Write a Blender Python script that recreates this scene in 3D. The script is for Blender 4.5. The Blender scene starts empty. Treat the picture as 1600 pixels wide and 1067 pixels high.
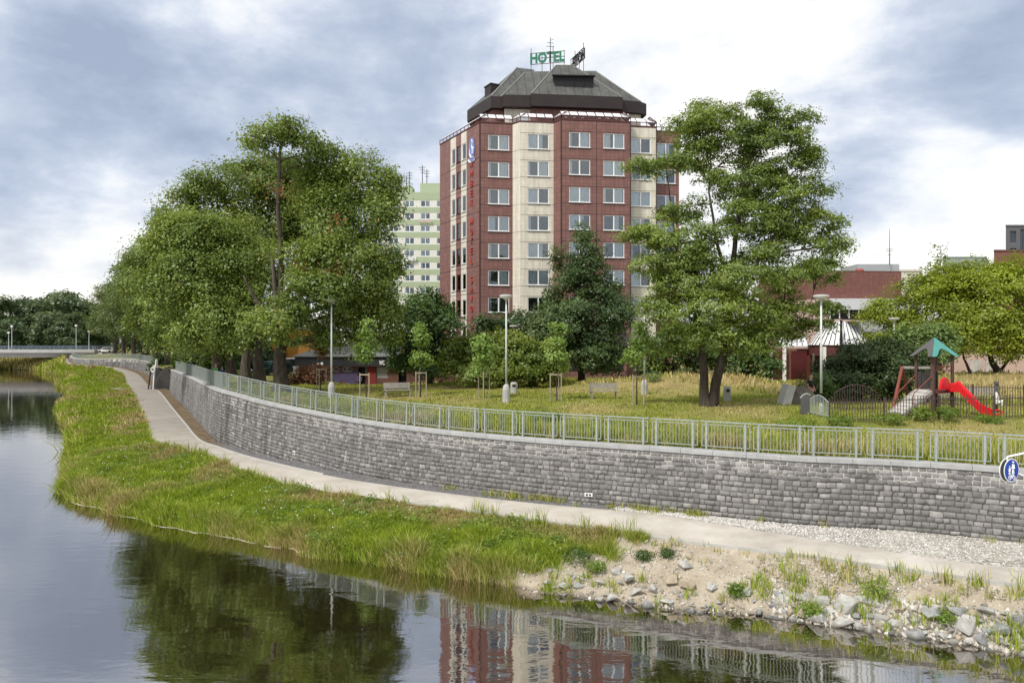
import bpy, bmesh, math, random
import numpy as np
from mathutils import Vector, Matrix
from mathutils.bvhtree import BVHTree

R = math.radians
scene = bpy.context.scene
COL = scene.collection
rng = np.random.default_rng(7)
rnd = random.Random(11)

# ------------------------------------------------------------------ camera
F, CX, CY, CZ = 1155.0, 800.0, 533.5, 8.0
cam_d = bpy.data.cameras.new("camera")
cam = bpy.data.objects.new("camera", cam_d)
COL.objects.link(cam)
cam.location = (0, 0, CZ)
cam.rotation_euler = (R(90), 0, 0)
cam_d.sensor_width = 36.0
cam_d.lens = 36.0 * F / 1600.0
cam_d.clip_start = 0.1
cam_d.clip_end = 6000
scene.camera = cam


def at(px, py, Y):
    """world point seen at a pixel of the 1600 px wide survey at distance Y"""
    return Vector(((px - CX) / F * Y, Y, CZ - (py - CY) / F * Y))


def wx(px, Y):
    return (px - CX) / F * Y


def wz(py, Y):
    return CZ - (py - CY) / F * Y


# ------------------------------------------------------------------ objects
def tag(o, label=None, cat=None, group=None, kind=None):
    if label: o["label"] = label
    if cat: o["category"] = cat
    if group: o["group"] = group
    if kind: o["kind"] = kind
    return o


def empty(name, loc, rz=0.0):
    o = bpy.data.objects.new(name, None)
    o.empty_display_size = 0.3
    COL.objects.link(o)
    o.location = loc
    o.rotation_euler = (0, 0, rz)
    return o


def thing(name, label, cat, loc=(0, 0, 0), rz=0.0, group=None):
    return tag(empty(name, loc, rz), label, cat, group)


def wloc(o):
    v = Vector((0, 0, 0))
    while o is not None:
        v += Vector(o.location)
        o = o.parent
    return v


def copy_tree(o, parent=None):
    c = o.copy()
    COL.objects.link(c)
    if parent is not None:
        c.parent = parent
    for ch in list(o.children):
        copy_tree(ch, c)
    return c


def link(name, me, mats, parent=None):
    for m in (mats if isinstance(mats, (list, tuple)) else [mats]):
        me.materials.append(m)
    o = bpy.data.objects.new(name, me)
    COL.objects.link(o)
    if parent is not None:
        o.parent = parent
    return o


def np_mesh(name, V, faces, attr=None, smooth=False):
    """V (n,3); faces (m,k) ints -> mesh; attr: {name: per-face float array}"""
    V = np.asarray(V, dtype=np.float32); faces = np.asarray(faces, dtype=np.int32)
    me = bpy.data.meshes.new(name)
    m, k = faces.shape
    me.vertices.add(len(V)); me.vertices.foreach_set("co", V.ravel())
    me.loops.add(m * k); me.loops.foreach_set("vertex_index", faces.ravel())
    me.polygons.add(m); me.polygons.foreach_set("loop_start", np.arange(m, dtype=np.int32) * k)
    if smooth:
        me.polygons.foreach_set("use_smooth", np.ones(m, dtype=bool))
    me.update(calc_edges=True)
    for a, arr in (attr or {}).items():
        at_ = me.attributes.new(a, 'FLOAT', 'FACE')
        at_.data.foreach_set("value", np.asarray(arr, dtype=np.float32))
    return me


class MB:
    def __init__(s):
        s.v, s.f, s.m, s.uv = [], [], [], []

    def add(s, verts, faces, m=0, uvs=None):
        b = len(s.v)
        s.v.extend([tuple(p) for p in verts])
        for i, fc in enumerate(faces):
            s.f.append([b + j for j in fc]); s.m.append(m)
            s.uv.append(uvs[i] if uvs else None)
        return s

    def quad(s, a, b, c, d, m=0, uv=None):
        return s.add([a, b, c, d], [(0, 1, 2, 3)], m, [uv] if uv else None)

    def box(s, c, size, rz=0.0, m=0, ry=0.0, rx=0.0):
        hx, hy, hz = size[0] / 2, size[1] / 2, size[2] / 2
        M = Matrix.Translation(Vector(c)) @ Matrix.Rotation(rz, 4, 'Z') @ Matrix.Rotation(ry, 4, 'Y') @ Matrix.Rotation(rx, 4, 'X')
        vs = [M @ Vector((x, y, z)) for z in (-hz, hz) for x, y in ((-hx, -hy), (hx, -hy), (hx, hy), (-hx, hy))]
        return s.add(vs, [(3, 2, 1, 0), (4, 5, 6, 7), (0, 1, 5, 4), (1, 2, 6, 5), (2, 3, 7, 6), (3, 0, 4, 7)], m)

    def beam(s, p, q, w, h=None, m=0, up=(0, 0, 1)):
        p, q = Vector(p), Vector(q); h = h or w
        d = (q - p).normalized(); u = Vector(up)
        if abs(d.dot(u)) > 0.98: u = Vector((1, 0, 0))
        a = d.cross(u).normalized() * (w / 2); b = a.cross(d).normalized() * (h / 2)
        vs = [p - a - b, p + a - b, p + a + b, p - a + b, q - a - b, q + a - b, q + a + b, q - a + b]
        return s.add(vs, [(0, 1, 2, 3), (7, 6, 5, 4), (0, 4, 5, 1), (1, 5, 6, 2), (2, 6, 7, 3), (3, 7, 4, 0)], m)

    def tube(s, pts, rad, n=8, m=0, cap=True):
        pts = [Vector(p) for p in pts]
        if not isinstance(rad, (list, tuple)): rad = [rad] * len(pts)
        rings = []
        u = None
        for i, p in enumerate(pts):
            d = (pts[min(i + 1, len(pts) - 1)] - pts[max(i - 1, 0)]).normalized()
            if u is None:
                u = d.cross(Vector((0.3, 1, 0.2))).normalized()
            else:
                u = (u - d * u.dot(d)).normalized()
            w = d.cross(u)
            rings.append([p + (u * math.cos(2 * math.pi * k / n) + w * math.sin(2 * math.pi * k / n)) * rad[i] for k in range(n)])
        vs = [v for r in rings for v in r]
        fs = []
        for i in range(len(pts) - 1):
            for k in range(n):
                a, b = i * n + k, i * n + (k + 1) % n
                fs.append((a, b, b + n, a + n))
        if cap:
            fs.append(tuple(range(n - 1, -1, -1))); fs.append(tuple(range((len(pts) - 1) * n, len(pts) * n)))
        return s.add(vs, fs, m)

    def lathe(s, prof, n=16, c=(0, 0, 0), m=0):
        vs = [(c[0] + r * math.cos(2 * math.pi * k / n), c[1] + r * math.sin(2 * math.pi * k / n), c[2] + z) for r, z in prof for k in range(n)]
        fs = []
        for i in range(len(prof) - 1):
            for k in range(n):
                a, b = i * n + k, i * n + (k + 1) % n
                fs.append((a, b, b + n, a + n))
        fs.append(tuple(range(n - 1, -1, -1))); fs.append(tuple(range((len(prof) - 1) * n, len(prof) * n)))
        return s.add(vs, fs, m)

    def prism(s, poly, z0, z1, m=0):
        n = len(poly)
        vs = [(x, y, z0) for x, y in poly] + [(x, y, z1) for x, y in poly]
        fs = [tuple(range(n - 1, -1, -1)), tuple(range(n, 2 * n))]
        for i in range(n):
            j = (i + 1) % n
            fs.append((i, j, n + j, n + i))
        return s.add(vs, fs, m)

    def loft(s, polys, m=0):
        """closed rings of equal length, first and last capped"""
        n = len(polys[0]); vs = [p for r in polys for p in r]; fs = []
        for i in range(len(polys) - 1):
            for k in range(n):
                a, b = i * n + k, i * n + (k + 1) % n
                fs.append((a, b, b + n, a + n))
        fs.append(tuple(range(n - 1, -1, -1))); fs.append(tuple(range((len(polys) - 1) * n, len(polys) * n)))
        return s.add(vs, fs, m)

    def build(s, name, mats, parent=None, smooth=False, local=False):
        me = bpy.data.meshes.new(name)
        off = Vector((0, 0, 0)) if (parent is None or local) else wloc(parent)
        me.from_pydata([(x - off.x, y - off.y, z - off.z) for x, y, z in s.v], [], s.f)
        if any(s.m):
            me.polygons.foreach_set("material_index", s.m)
        if smooth:
            me.polygons.foreach_set("use_smooth", [True] * len(s.f))
        if any(u is not None for u in s.uv):
            lay = me.uv_layers.new(name="UVMap")
            flat = []
            for fc, u in zip(s.f, s.uv):
                for i in range(len(fc)):
                    flat.extend(u[i] if u else (0.0, 0.0))
            lay.data.foreach_set("uv", flat)
        me.update()
        return link(name, me, mats, parent)


# ------------------------------------------------------------------ materials
class NT:
    def __init__(s, name):
        s.mat = bpy.data.materials.new(name); s.mat.use_nodes = True
        s.t = s.mat.node_tree; s.n = s.t.nodes; s.l = s.t.links
        s.n.clear()
        s.out = s.n.new('ShaderNodeOutputMaterial')

    def new(s, typ, **kw):
        nd = s.n.new('ShaderNode' + typ)
        for k, v in kw.items(): setattr(nd, k, v)
        return nd

    def put(s, sock, v):
        if isinstance(v, bpy.types.NodeSocket): s.l.new(v, sock)
        else:
            if isinstance(v, (tuple, list)) and len(v) == 3 and sock.type == 'RGBA': v = (*v, 1)
            sock.default_value = v

    def coord(s, which='Object'):
        if which == 'Position': return s.new('NewGeometry').outputs['Position']
        return s.new('TexCoord').outputs[which]

    def mapping(s, vec, scale=(1, 1, 1), loc=(0, 0, 0)):
        m = s.new('Mapping'); s.put(m.inputs['Vector'], vec)
        m.inputs['Scale'].default_value = scale; m.inputs['Location'].default_value = loc
        return m.outputs[0]

    def noise(s, vec, scale, detail=4, rough=0.55, dist=0.0):
        n = s.new('TexNoise'); s.put(n.inputs['Vector'], vec)
        n.inputs['Scale'].default_value = scale; n.inputs['Detail'].default_value = detail
        n.inputs['Roughness'].default_value = rough; n.inputs['Distortion'].default_value = dist
        return n.outputs['Fac']

    def ramp(s, fac, stops, interp='LINEAR'):
        r = s.new('ValToRGB'); s.put(r.inputs[0], fac)
        el = r.color_ramp.elements; r.color_ramp.interpolation = interp
        while len(el) < len(stops): el.new(0.5)
        for e, (p, c) in zip(el, stops):
            e.position = p
            e.color = (*c, 1) if isinstance(c, (tuple, list)) else (c, c, c, 1)
        return r.outputs[0]

    def mix(s, fac, a, b, blend='MIX'):
        m = s.new('Mix', data_type='RGBA', blend_type=blend)
        s.put(m.inputs[0], fac); s.put(m.inputs[6], a); s.put(m.inputs[7], b)
        return m.outputs[2]

    def math(s, op, a, b=0.0, clamp=False):
        m = s.new('Math', operation=op, use_clamp=clamp)
        s.put(m.inputs[0], a); s.put(m.inputs[1], b)
        return m.outputs[0]

    def attr(s, name):
        return s.new('Attribute', attribute_name=name).outputs['Fac']

    def bump(s, h, strength=0.5, dist=0.02):
        b = s.new('Bump'); b.inputs['Strength'].default_value = strength; b.inputs['Distance'].default_value = dist
        s.put(b.inputs['Height'], h)
        return b.outputs[0]

    def bsdf(s, color, rough=0.7, metallic=0.0, spec=0.3, normal=None):
        p = s.new('BsdfPrincipled')
        s.put(p.inputs['Base Color'], color); s.put(p.inputs['Roughness'], rough)
        s.put(p.inputs['Metallic'], metallic); s.put(p.inputs['Specular IOR Level'], spec)
        if normal is not None: s.put(p.inputs['Normal'], normal)
        s.l.new(p.outputs[0], s.out.inputs[0])
        return s.mat


def plain(name, c, rough=0.6, metallic=0.0, var=0.18, scale=3.0, bump=0.0, spec=0.3, coord='Object'):
    t = NT(name); co = t.coord(coord)
    n = t.noise(co, scale, 6, 0.6)
    n2 = t.noise(co, scale * 9, 3)
    f = t.math('ADD', t.math('MULTIPLY', n, 0.7), t.math('MULTIPLY', n2, 0.3))
    dark = tuple(x * (1 - var) for x in c); light = tuple(min(1, x * (1 + var)) for x in c)
    col = t.ramp(f, [(0.3, dark), (0.7, light)])
    nm = t.bump(n2, bump, 0.02) if bump else None
    return t.bsdf(col, rough, metallic, spec, nm)


def leafmat(name, dark, mid, light, odd=None, trans=0.3, scale=0.22):
    """leaf faces: a hue per leaf, slow drift through the crown, some light passing through"""
    t = NT(name)
    g = t.new('NewGeometry')
    isl = g.outputs['Random Per Island']
    oi = t.new('ObjectInfo').outputs['Random']
    n = t.noise(t.coord('Position'), scale, 3, 0.5)
    f = t.math('ADD', t.math('MULTIPLY', isl, 0.30), t.math('MULTIPLY', n, 0.92))
    f = t.math('ADD', f, t.math('MULTIPLY', t.math('SUBTRACT', oi, 0.5), 0.12))
    stops = [(0.2, dark), (0.55, mid), (0.92, light)]
    col = t.ramp(f, stops)
    if odd:
        col = t.mix(t.math('GREATER_THAN', isl, 0.988), col, odd)
    d = t.new('BsdfDiffuse'); t.put(d.inputs[0], col)
    tr = t.new('BsdfTranslucent'); t.put(tr.inputs[0], t.mix(0.5, col, tuple(min(1, x * 1.5) for x in light)))
    gl = t.new('BsdfGlossy'); gl.inputs['Roughness'].default_value = 0.45; t.put(gl.inputs[0], (0.8, 0.85, 0.85))
    m1 = t.new('MixShader'); m1.inputs[0].default_value = trans
    t.l.new(d.outputs[0], m1.inputs[1]); t.l.new(tr.outputs[0], m1.inputs[2])
    m2 = t.new('MixShader'); m2.inputs[0].default_value = 0.035
    t.l.new(m1.outputs[0], m2.inputs[1]); t.l.new(gl.outputs[0], m2.inputs[2])
    t.l.new(m2.outputs[0], t.out.inputs[0])
    return t.mat


def grassmat(name, greens, drys, trans=0.25):
    t = NT(name)
    isl = t.new('NewGeometry').outputs['Random Per Island']
    dry = t.attr('dry')
    n = t.noise(t.coord('Position'), 0.8, 3)
    g = t.ramp(t.math('ADD', t.math('MULTIPLY', isl, 0.55), t.math('MULTIPLY', n, 0.5)), [(0.15, greens[0]), (0.5, greens[1]), (0.85, greens[2])])
    d = t.ramp(isl, [(0.1, drys[0]), (0.5, drys[1]), (0.9, drys[2])])
    f = t.math('ADD', dry, t.math('MULTIPLY', t.math('SUBTRACT', isl, 0.5), 0.7), clamp=True)
    col = t.mix(f, g, d)
    df = t.new('BsdfDiffuse'); t.put(df.inputs[0], col)
    tr = t.new('BsdfTranslucent'); t.put(tr.inputs[0], col)
    m1 = t.new('MixShader'); m1.inputs[0].default_value = trans
    t.l.new(df.outputs[0], m1.inputs[1]); t.l.new(tr.outputs[0], m1.inputs[2])
    t.l.new(m1.outputs[0], t.out.inputs[0])
    return t.mat


def tilemat(name, c, joint, tile=0.46, var=0.12, stain=0.0, mortar=0.012, panel=None, rough=0.55):
    """facade cladding, UV in metres"""
    t = NT(name); uv = t.coord('UV')
    b = t.new('TexBrick', offset=0.0, squash=1.0)
    t.put(b.inputs['Vector'], uv)
    b.inputs['Color1'].default_value = (*[x * (1 - var) for x in c], 1)
    b.inputs['Color2'].default_value = (*[min(1, x * (1 + var)) for x in c], 1)
    b.inputs['Mortar'].default_value = (*joint, 1)
    b.inputs['Scale'].default_value = 1.0; b.inputs['Mortar Size'].default_value = mortar
    b.inputs['Mortar Smooth'].default_value = 0.2; b.inputs['Bias'].default_value = 0.0
    b.inputs['Brick Width'].default_value = tile; b.inputs['Row Height'].default_value = tile
    col = b.outputs['Color']
    n = t.noise(t.mapping(uv, (1.5, 0.10, 1)), 1.6, 6, 0.65)
    col = t.mix(t.math('MULTIPLY', t.ramp(n, [(0.4, 0.0), (0.75, 1.0)]), 0.38 + stain), col, tuple(x * 0.60 for x in c))
    n3 = t.noise(t.coord('Position'), 4.0, 5, 0.7)
    if stain:
        col = t.mix(t.math('MULTIPLY', t.ramp(n3, [(0.56, 0.0), (0.7, 1.0)]), stain), col, tuple(x * 0.35 for x in c))
    return t.bsdf(col, rough, 0, 0.25, t.bump(b.outputs['Fac'], -0.3, 0.01))


M = {}
M['bark'] = None
t = NT('bark'); co = t.coord('Position')
n = t.noise(t.mapping(co, (6, 6, 0.9)), 1.0, 8, 0.7)
M['bark'] = t.bsdf(t.ramp(n, [(0.3, (0.028, 0.022, 0.016)), (0.55, (0.085, 0.07, 0.054)), (0.75, (0.16, 0.14, 0.115))]), 0.9, 0, 0.1, t.bump(n, 0.8, 0.06))
M['darkbark'] = plain('dark_bark', (0.035, 0.028, 0.022), 0.9, var=0.5, scale=2.0, bump=0.6)
M['linden'] = leafmat('linden_leaf', (0.035, 0.066, 0.010), (0.115, 0.172, 0.026), (0.27, 0.325, 0.055), odd=(0.24, 0.14, 0.03))
M['linden_pale'] = leafmat('linden_leaf_pale', (0.055, 0.095, 0.014), (0.165, 0.23, 0.036), (0.33, 0.385, 0.075), odd=(0.26, 0.2, 0.04))
M['linden_far'] = leafmat('linden_leaf_far', (0.03, 0.052, 0.012), (0.085, 0.12, 0.028), (0.16, 0.195, 0.045))
M['brownleaf'] = leafmat('withered_leaf', (0.12, 0.055, 0.015), (0.22, 0.10, 0.03), (0.30, 0.16, 0.05))
M['locust'] = leafmat('locust_leaf', (0.042, 0.08, 0.015), (0.14, 0.20, 0.034), (0.30, 0.36, 0.06), odd=(0.2, 0.17, 0.03))
M['hornbeam'] = leafmat('hornbeam_leaf', (0.022, 0.048, 0.015), (0.058, 0.102, 0.029), (0.125, 0.178, 0.048))
M['maple'] = leafmat('maple_leaf', (0.022, 0.055, 0.012), (0.065, 0.125, 0.025), (0.14, 0.2, 0.04))
M['bushleaf'] = leafmat('shrub_leaf', (0.045, 0.085, 0.010), (0.12, 0.175, 0.018), (0.25, 0.28, 0.035), odd=(0.24, 0.12, 0.03))
M['darkbush'] = leafmat('dark_shrub_leaf', (0.015, 0.036, 0.010), (0.045, 0.085, 0.020), (0.10, 0.15, 0.03))
M['juniper'] = leafmat('juniper_leaf', (0.014, 0.030, 0.012), (0.036, 0.064, 0.02), (0.085, 0.12, 0.035), trans=0.15)
M['sapling'] = leafmat('sapling_leaf', (0.07, 0.13, 0.02), (0.16, 0.26, 0.04), (0.29, 0.38, 0.085), trans=0.35)
M['yellowtree'] = leafmat('willow_leaf', (0.070, 0.100, 0.009), (0.20, 0.255, 0.018), (0.39, 0.44, 0.04))
M['walnut'] = leafmat('walnut_leaf', (0.045, 0.085, 0.02), (0.12, 0.19, 0.045), (0.25, 0.33, 0.10))
M['farleaf'] = leafmat('wood_leaf', (0.028, 0.052, 0.024), (0.07, 0.108, 0.042), (0.135, 0.18, 0.065), scale=0.08)
M['redshrub'] = leafmat('red_shrub_leaf', (0.05, 0.02, 0.012), (0.14, 0.06, 0.03), (0.26, 0.12, 0.05))
M['weed'] = leafmat('weed_leaf', (0.05, 0.10, 0.014), (0.13, 0.21, 0.025), (0.28, 0.34, 0.05))
GRE = [(0.10, 0.165, 0.012), (0.235, 0.335, 0.02), (0.44, 0.52, 0.05)]
DRY = [(0.26, 0.19, 0.075), (0.44, 0.34, 0.14), (0.64, 0.54, 0.27)]
M['grass'] = grassmat('grass_blade', GRE, DRY)
M['parkgrass'] = grassmat('park_grass_blade', [(0.13, 0.165, 0.02), (0.27, 0.32, 0.035), (0.42, 0.46, 0.07)], [(0.30, 0.22, 0.09), (0.47, 0.37, 0.17), (0.62, 0.53, 0.27)])
M['steel'] = plain('galvanised_steel', (0.40, 0.44, 0.42), 0.45, 0.25, 0.12, 5.0)
M['palesteel'] = plain('pale_painted_steel', (0.55, 0.57, 0.54), 0.5, 0.0, 0.12, 4.0)
M['concrete'] = plain('concrete', (0.42, 0.41, 0.38), 0.85, 0, 0.2, 2.5, 0.3)
M['whiteconc'] = plain('light_concrete', (0.46, 0.45, 0.425), 0.85, 0, 0.15, 2.5, 0.2)
M['coping'] = plain('coping_stone', (0.36, 0.36, 0.355), 0.85, 0, 0.22, 1.8, 0.35, coord='Position')
M['palecoping'] = plain('pale_coping_stone', (0.36, 0.35, 0.32), 0.85, 0, 0.3, 1.5, 0.35, coord='Position')
M['darkmetal'] = plain('dark_metal', (0.035, 0.03, 0.03), 0.5, 0.3, 0.2)
M['black'] = plain('black', (0.012, 0.012, 0.013), 0.6, 0, 0.2)
M['white'] = plain('white_paint', (0.78, 0.78, 0.76), 0.45, 0, 0.06)
M['oldwood'] = plain('weathered_wood', (0.30, 0.28, 0.25), 0.85, 0, 0.25, 4, 0.2)
M['stake'] = plain('stake_wood', (0.36, 0.30, 0.22), 0.85, 0, 0.2, 4, 0.2)
M['redwood'] = plain('red_stained_wood', (0.20, 0.055, 0.035), 0.7, 0, 0.2, 3, 0.1)
M['brownwood'] = plain('brown_stained_wood', (0.085, 0.05, 0.04), 0.75, 0, 0.25, 3, 0.1)
M['red'] = plain('red_plastic', (0.66, 0.012, 0.02), 0.35, 0, 0.06, spec=0.4)
M['teal'] = plain('teal_board', (0.075, 0.30, 0.26), 0.5, 0, 0.1)
M['greyboard'] = plain('grey_board', (0.10, 0.095, 0.095), 0.65, 0, 0.15)
# ------------------------------------------------------------------ river curves (stations from right to left)
_tab = rng.random((256, 256))


def vn(x, y, s=1.0):
    x = np.asarray(x, float) * s; y = np.asarray(y, float) * s
    xi, yi = np.floor(x).astype(int), np.floor(y).astype(int)
    fx, fy = x - xi, y - yi
    fx, fy = fx * fx * (3 - 2 * fx), fy * fy * (3 - 2 * fy)
    g = lambda i, j: _tab[i & 255, j & 255]
    return (g(xi, yi) * (1 - fx) + g(xi + 1, yi) * fx) * (1 - fy) + (g(xi, yi + 1) * (1 - fx) + g(xi + 1, yi + 1) * fx) * fy


def sstep(a, b, x):
    t = np.clip((np.asarray(x, float) - a) / (b - a), 0, 1)
    return t * t * (3 - 2 * t)


# water edge, path outer edge, path inner edge, wall foot: (x, y); path height; wall top height
ST = [
    # W                A                B                C               zp     zt
    ((25.0, 12.6), (27.0, 12.9), (28.0, 14.2), (31.5, 14.5), 1.25, 3.40),
    ((13.2, 19.0), (14.15, 20.43), (15.05, 21.75), (17.15, 24.8), 1.25, 3.52),
    ((7.26, 21.5), (8.27, 23.88), (9.3, 26.0), (10.3, 27.35), 1.25, 3.56),
    ((3.15, 22.73), (4.52, 26.1), (5.7, 28.8), (6.1, 29.3), 1.25, 3.60),
    ((-1.0, 24.8), (0.0, 28.93), (1.2, 30.7), (1.4, 31.5), 1.25, 3.63),
    ((-5.82, 26.9), (-4.06, 31.25), (-2.9, 32.85), (-2.94, 34.0), 1.25, 3.68),
    ((-9.29, 29.0), (-8.86, 34.1), (-7.6, 35.9), (-7.2, 36.6), 1.25, 3.85),
    ((-13.6, 31.4), (-13.07, 37.75), (-11.4, 39.2), (-10.9, 40.0), 1.25, 4.02),
    ((-18.2, 34.4), (-17.8, 43.7), (-15.5, 43.3), (-15.2, 44.2), 1.25, 4.27),
    ((-22.9, 38.3), (-21.9, 47.7), (-18.6, 47.0), (-18.2, 47.8), 1.25, 4.47),
    ((-25.3, 42.0), (-24.7, 50.8), (-21.5, 50.8), (-20.5, 50.8), 1.25, 4.58),
    ((-29.5, 49.2), (-30.5, 61.6), (-27.0, 61.0), (-25.7, 60.8), 1.25, 4.45),
    ((-38.4, 64.0), (-37.9, 75.3), (-35.0, 76.0), (-33.5, 75.6), 1.25, 4.38),
    ((-53.3, 86.8), (-50.9, 99.3), (-47.4, 99.3), (-46.0, 99.0), 1.25, 4.12),
    ((-67.9, 113.0), (-61.0, 117.0), (-57.7, 117.0), (-56.5, 117.0), 1.25, 3.8),
    ((-84.0, 137.0), (-76.6, 145.0), (-74.5, 146.5), (-73.8, 148.0), 1.7, 3.95),
    ((-95.0, 160.0), (-90.0, 163.0), (-89.5, 166.5), (-89.4, 168.0), 2.2, 4.0),
    ((-113.0, 182.0), (-108.0, 180.0), (-107.8, 182.0), (-107.7, 183.0), 2.4, 3.6),
    ((-150.0, 212.0), (-150.0, 225.4), (-150.0, 225.8), (-150.0, 226.0), 4.55, 4.6),
    ((-260.0, 215.0), (-260.0, 231.4), (-260.0, 231.8), (-260.0, 232.0), 4.55, 4.6),
    ((-600.0, 220.0), (-600.0, 239.4), (-600.0, 239.8), (-600.0, 240.0), 4.55, 4.6),
]
FAN = [20, 42, 55, 60, 63, 66, 67, 67.5, 68, 68.5, 69, 70, 71, 73, 75, 77, 80, 84, 90, 95, 105]


def cr(vals, s):
    """Catmull-Rom through station values at float station s"""
    vals = np.asarray(vals, float); n = len(vals)
    i = int(min(max(math.floor(s), 0), n - 2)); t = s - i
    p1, p2 = vals[i], vals[i + 1]
    p0 = vals[i - 1] if i > 0 else 2 * p1 - p2
    p3 = vals[i + 2] if i + 2 < n else 2 * p2 - p1
    m1, m2 = (p2 - p0) * 0.5, (p3 - p1) * 0.5
    t2, t3 = t * t, t * t * t
    return (2 * t3 - 3 * t2 + 1) * p1 + (t3 - 2 * t2 + t) * m1 + (-2 * t3 + 3 * t2) * p2 + (t3 - t2) * m2


cW, cA, cB, cC = ([r[k] for r in ST] for k in range(4))
cZP, cZT = [r[4] for r in ST], [r[5] for r in ST]


def lin(vals, s): return float(np.interp(s, range(len(vals)), vals))


SS = []
for i in range(len(ST) - 1):
    k = 12 if i < 13 else 8
    SS += [i + j / k for j in range(k)]
SS.append(len(ST) - 1.0)
SS = np.array(SS)
PW, PA, PB, PC = (np.array([cr(c, s) for s in SS]) for c in (cW, cA, cB, cC))
wid = (sstep(1.5, 2.8, SS) * (1 - sstep(9.0, 10.5, SS)) * 0.38)[:, None]
PA = PA + (PA - PB) / np.linalg.norm(PA - PB, axis=1)[:, None] * wid
PZP = np.array([lin(cZP, s) for s in SS]); PZT = np.array([cr(cZT, s) for s in SS])
for s_i, s in enumerate(SS):           # ragged natural waterline
    if s < 17:
        wob = (vn(s * 3.1, 3.3) - 0.5) * 0.9 + (vn(s * 11.0, 9.1) - 0.5) * 0.35
        d = PA[s_i] - PW[s_i]; d = d / np.linalg.norm(d)
        PW[s_i] -= d * wob * (0.55 if s < 4 else 0.8)
TAN = np.gradient(PC, axis=0); TAN /= np.linalg.norm(TAN, axis=1)[:, None]
NRM = np.stack([TAN[:, 1], -TAN[:, 0]], 1)      # away from the river
PT = PC + NRM * 0.22                            # wall top front edge
ARC = np.concatenate([[0], np.cumsum(np.linalg.norm(np.diff(PC, axis=0), axis=1))])


def on(P, s):
    return np.array([np.interp(s, SS, P[:, 0]), np.interp(s, SS, P[:, 1])])


def bare_amount(s, t):
    """1 where the bank is bare sandy soil, 0 where grass grows"""
    s = np.asarray(s, float); t = np.asarray(t, float)
    e = 2.95 + 0.76 * (1 - t) + (vn(s * 9, t * 6) - 0.5) * 0.5
    b = 1 - sstep(-0.12, 0.12, s - e)
    return b


def bank_z(s, t, zp):
    s = np.asarray(s, float); t = np.asarray(t, float)
    g = np.where(t < 0, t * 1.2, 0.42 * sstep(0, 0.10, t) + (zp - 0.42 - 0.03) * np.clip(t, 0, 1) ** 1.1)
    r = np.where(t < 0, t * 1.2, (zp - 0.03) * np.clip(t, 0, 1) ** 0.85)
    b = 1 - sstep(3.1, 3.9, s)
    z = g * (1 - b) + r * b
    return z


# ---- bank sheet
TS = np.concatenate([[-0.25, -0.1], np.linspace(0, 1, 22)])
V, att_d, att_s = [], [], []
ns, nt = len(SS), len(TS)
S2, T2 = np.meshgrid(SS, TS, indexing='ij')
XY = PW[:, None, :] * (1 - T2[..., None]) + PA[:, None, :] * T2[..., None]
Z = bank_z(S2, T2, PZP[:, None] + 0 * T2)
Z += np.where((T2 > 0.02) & (T2 < 0.97), ((vn(XY[..., 0], XY[..., 1], 1.1) - 0.5) * 0.16 + (vn(XY[..., 0], XY[..., 1], 3.7) - 0.5) * 0.07), 0)
V = np.concatenate([XY, Z[..., None]], 2).reshape(-1, 3)


def grid_faces(a, b, flip=False):
    i, j = np.meshgrid(np.arange(a - 1), np.arange(b - 1), indexing='ij')
    q = np.stack([i * b + j, i * b + j + 1, (i + 1) * b + j + 1, (i + 1) * b + j], -1).reshape(-1, 4)
    return q[:, ::-1] if flip else q


me = np_mesh('river_bank', V, grid_faces(ns, nt, True), smooth=True)
a = me.attributes.new('bare', 'FLOAT', 'POINT'); a.data.foreach_set('value', bare_amount(S2, T2).ravel().astype(np.float32))
dryv = np.clip((vn(XY[..., 0], XY[..., 1], 0.35) - 0.35) * 1.6 + (sstep(0.45, 0.85, T2) - 0.3) * 0.6, 0, 1)
a = me.attributes.new('dry', 'FLOAT', 'POINT'); a.data.foreach_set('value', dryv.ravel().astype(np.float32))
t = NT('bank_soil'); co = t.coord('Position')
n1 = t.noise(co, 1.3, 8, 0.65); n2 = t.noise(co, 9.0, 6, 0.7); n3 = t.noise(co, 34.0, 3, 0.7)
green = t.mix(t.attr('dry'), (0.055, 0.085, 0.014), (0.20, 0.15, 0.07))
sand = t.ramp(n1, [(0.3, (0.25, 0.20, 0.145)), (0.5, (0.41, 0.35, 0.265)), (0.7, (0.53, 0.48, 0.39))])
sand = t.mix(t.ramp(n2, [(0.45, 0.0), (0.62, 1.0)]), sand, (0.37, 0.30, 0.215))
sand = t.mix(t.ramp(n3, [(0.55, 0.0), (0.66, 1.0)]), sand, (0.50, 0.475, 0.425))
z = t.new('SeparateXYZ'); t.put(z.inputs[0], co)
wet = t.ramp(t.math('ADD', z.outputs[2], t.math('MULTIPLY', n2, 0.1)), [(0.03, 1.0), (0.16, 0.0)])
col = t.mix(t.attr('bare'), green, sand)
col = t.mix(t.math('MULTIPLY', wet, 0.6), col, (0.06, 0.05, 0.035))
M['soil'] = t.bsdf(col, 0.95, 0, 0.1, t.bump(t.math('ADD', n2, t.math('MULTIPLY', n3, 0.5)), 0.9, 0.05))
bank = link('river_bank', me, M['soil']); tag(bank, kind='structure')

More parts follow.
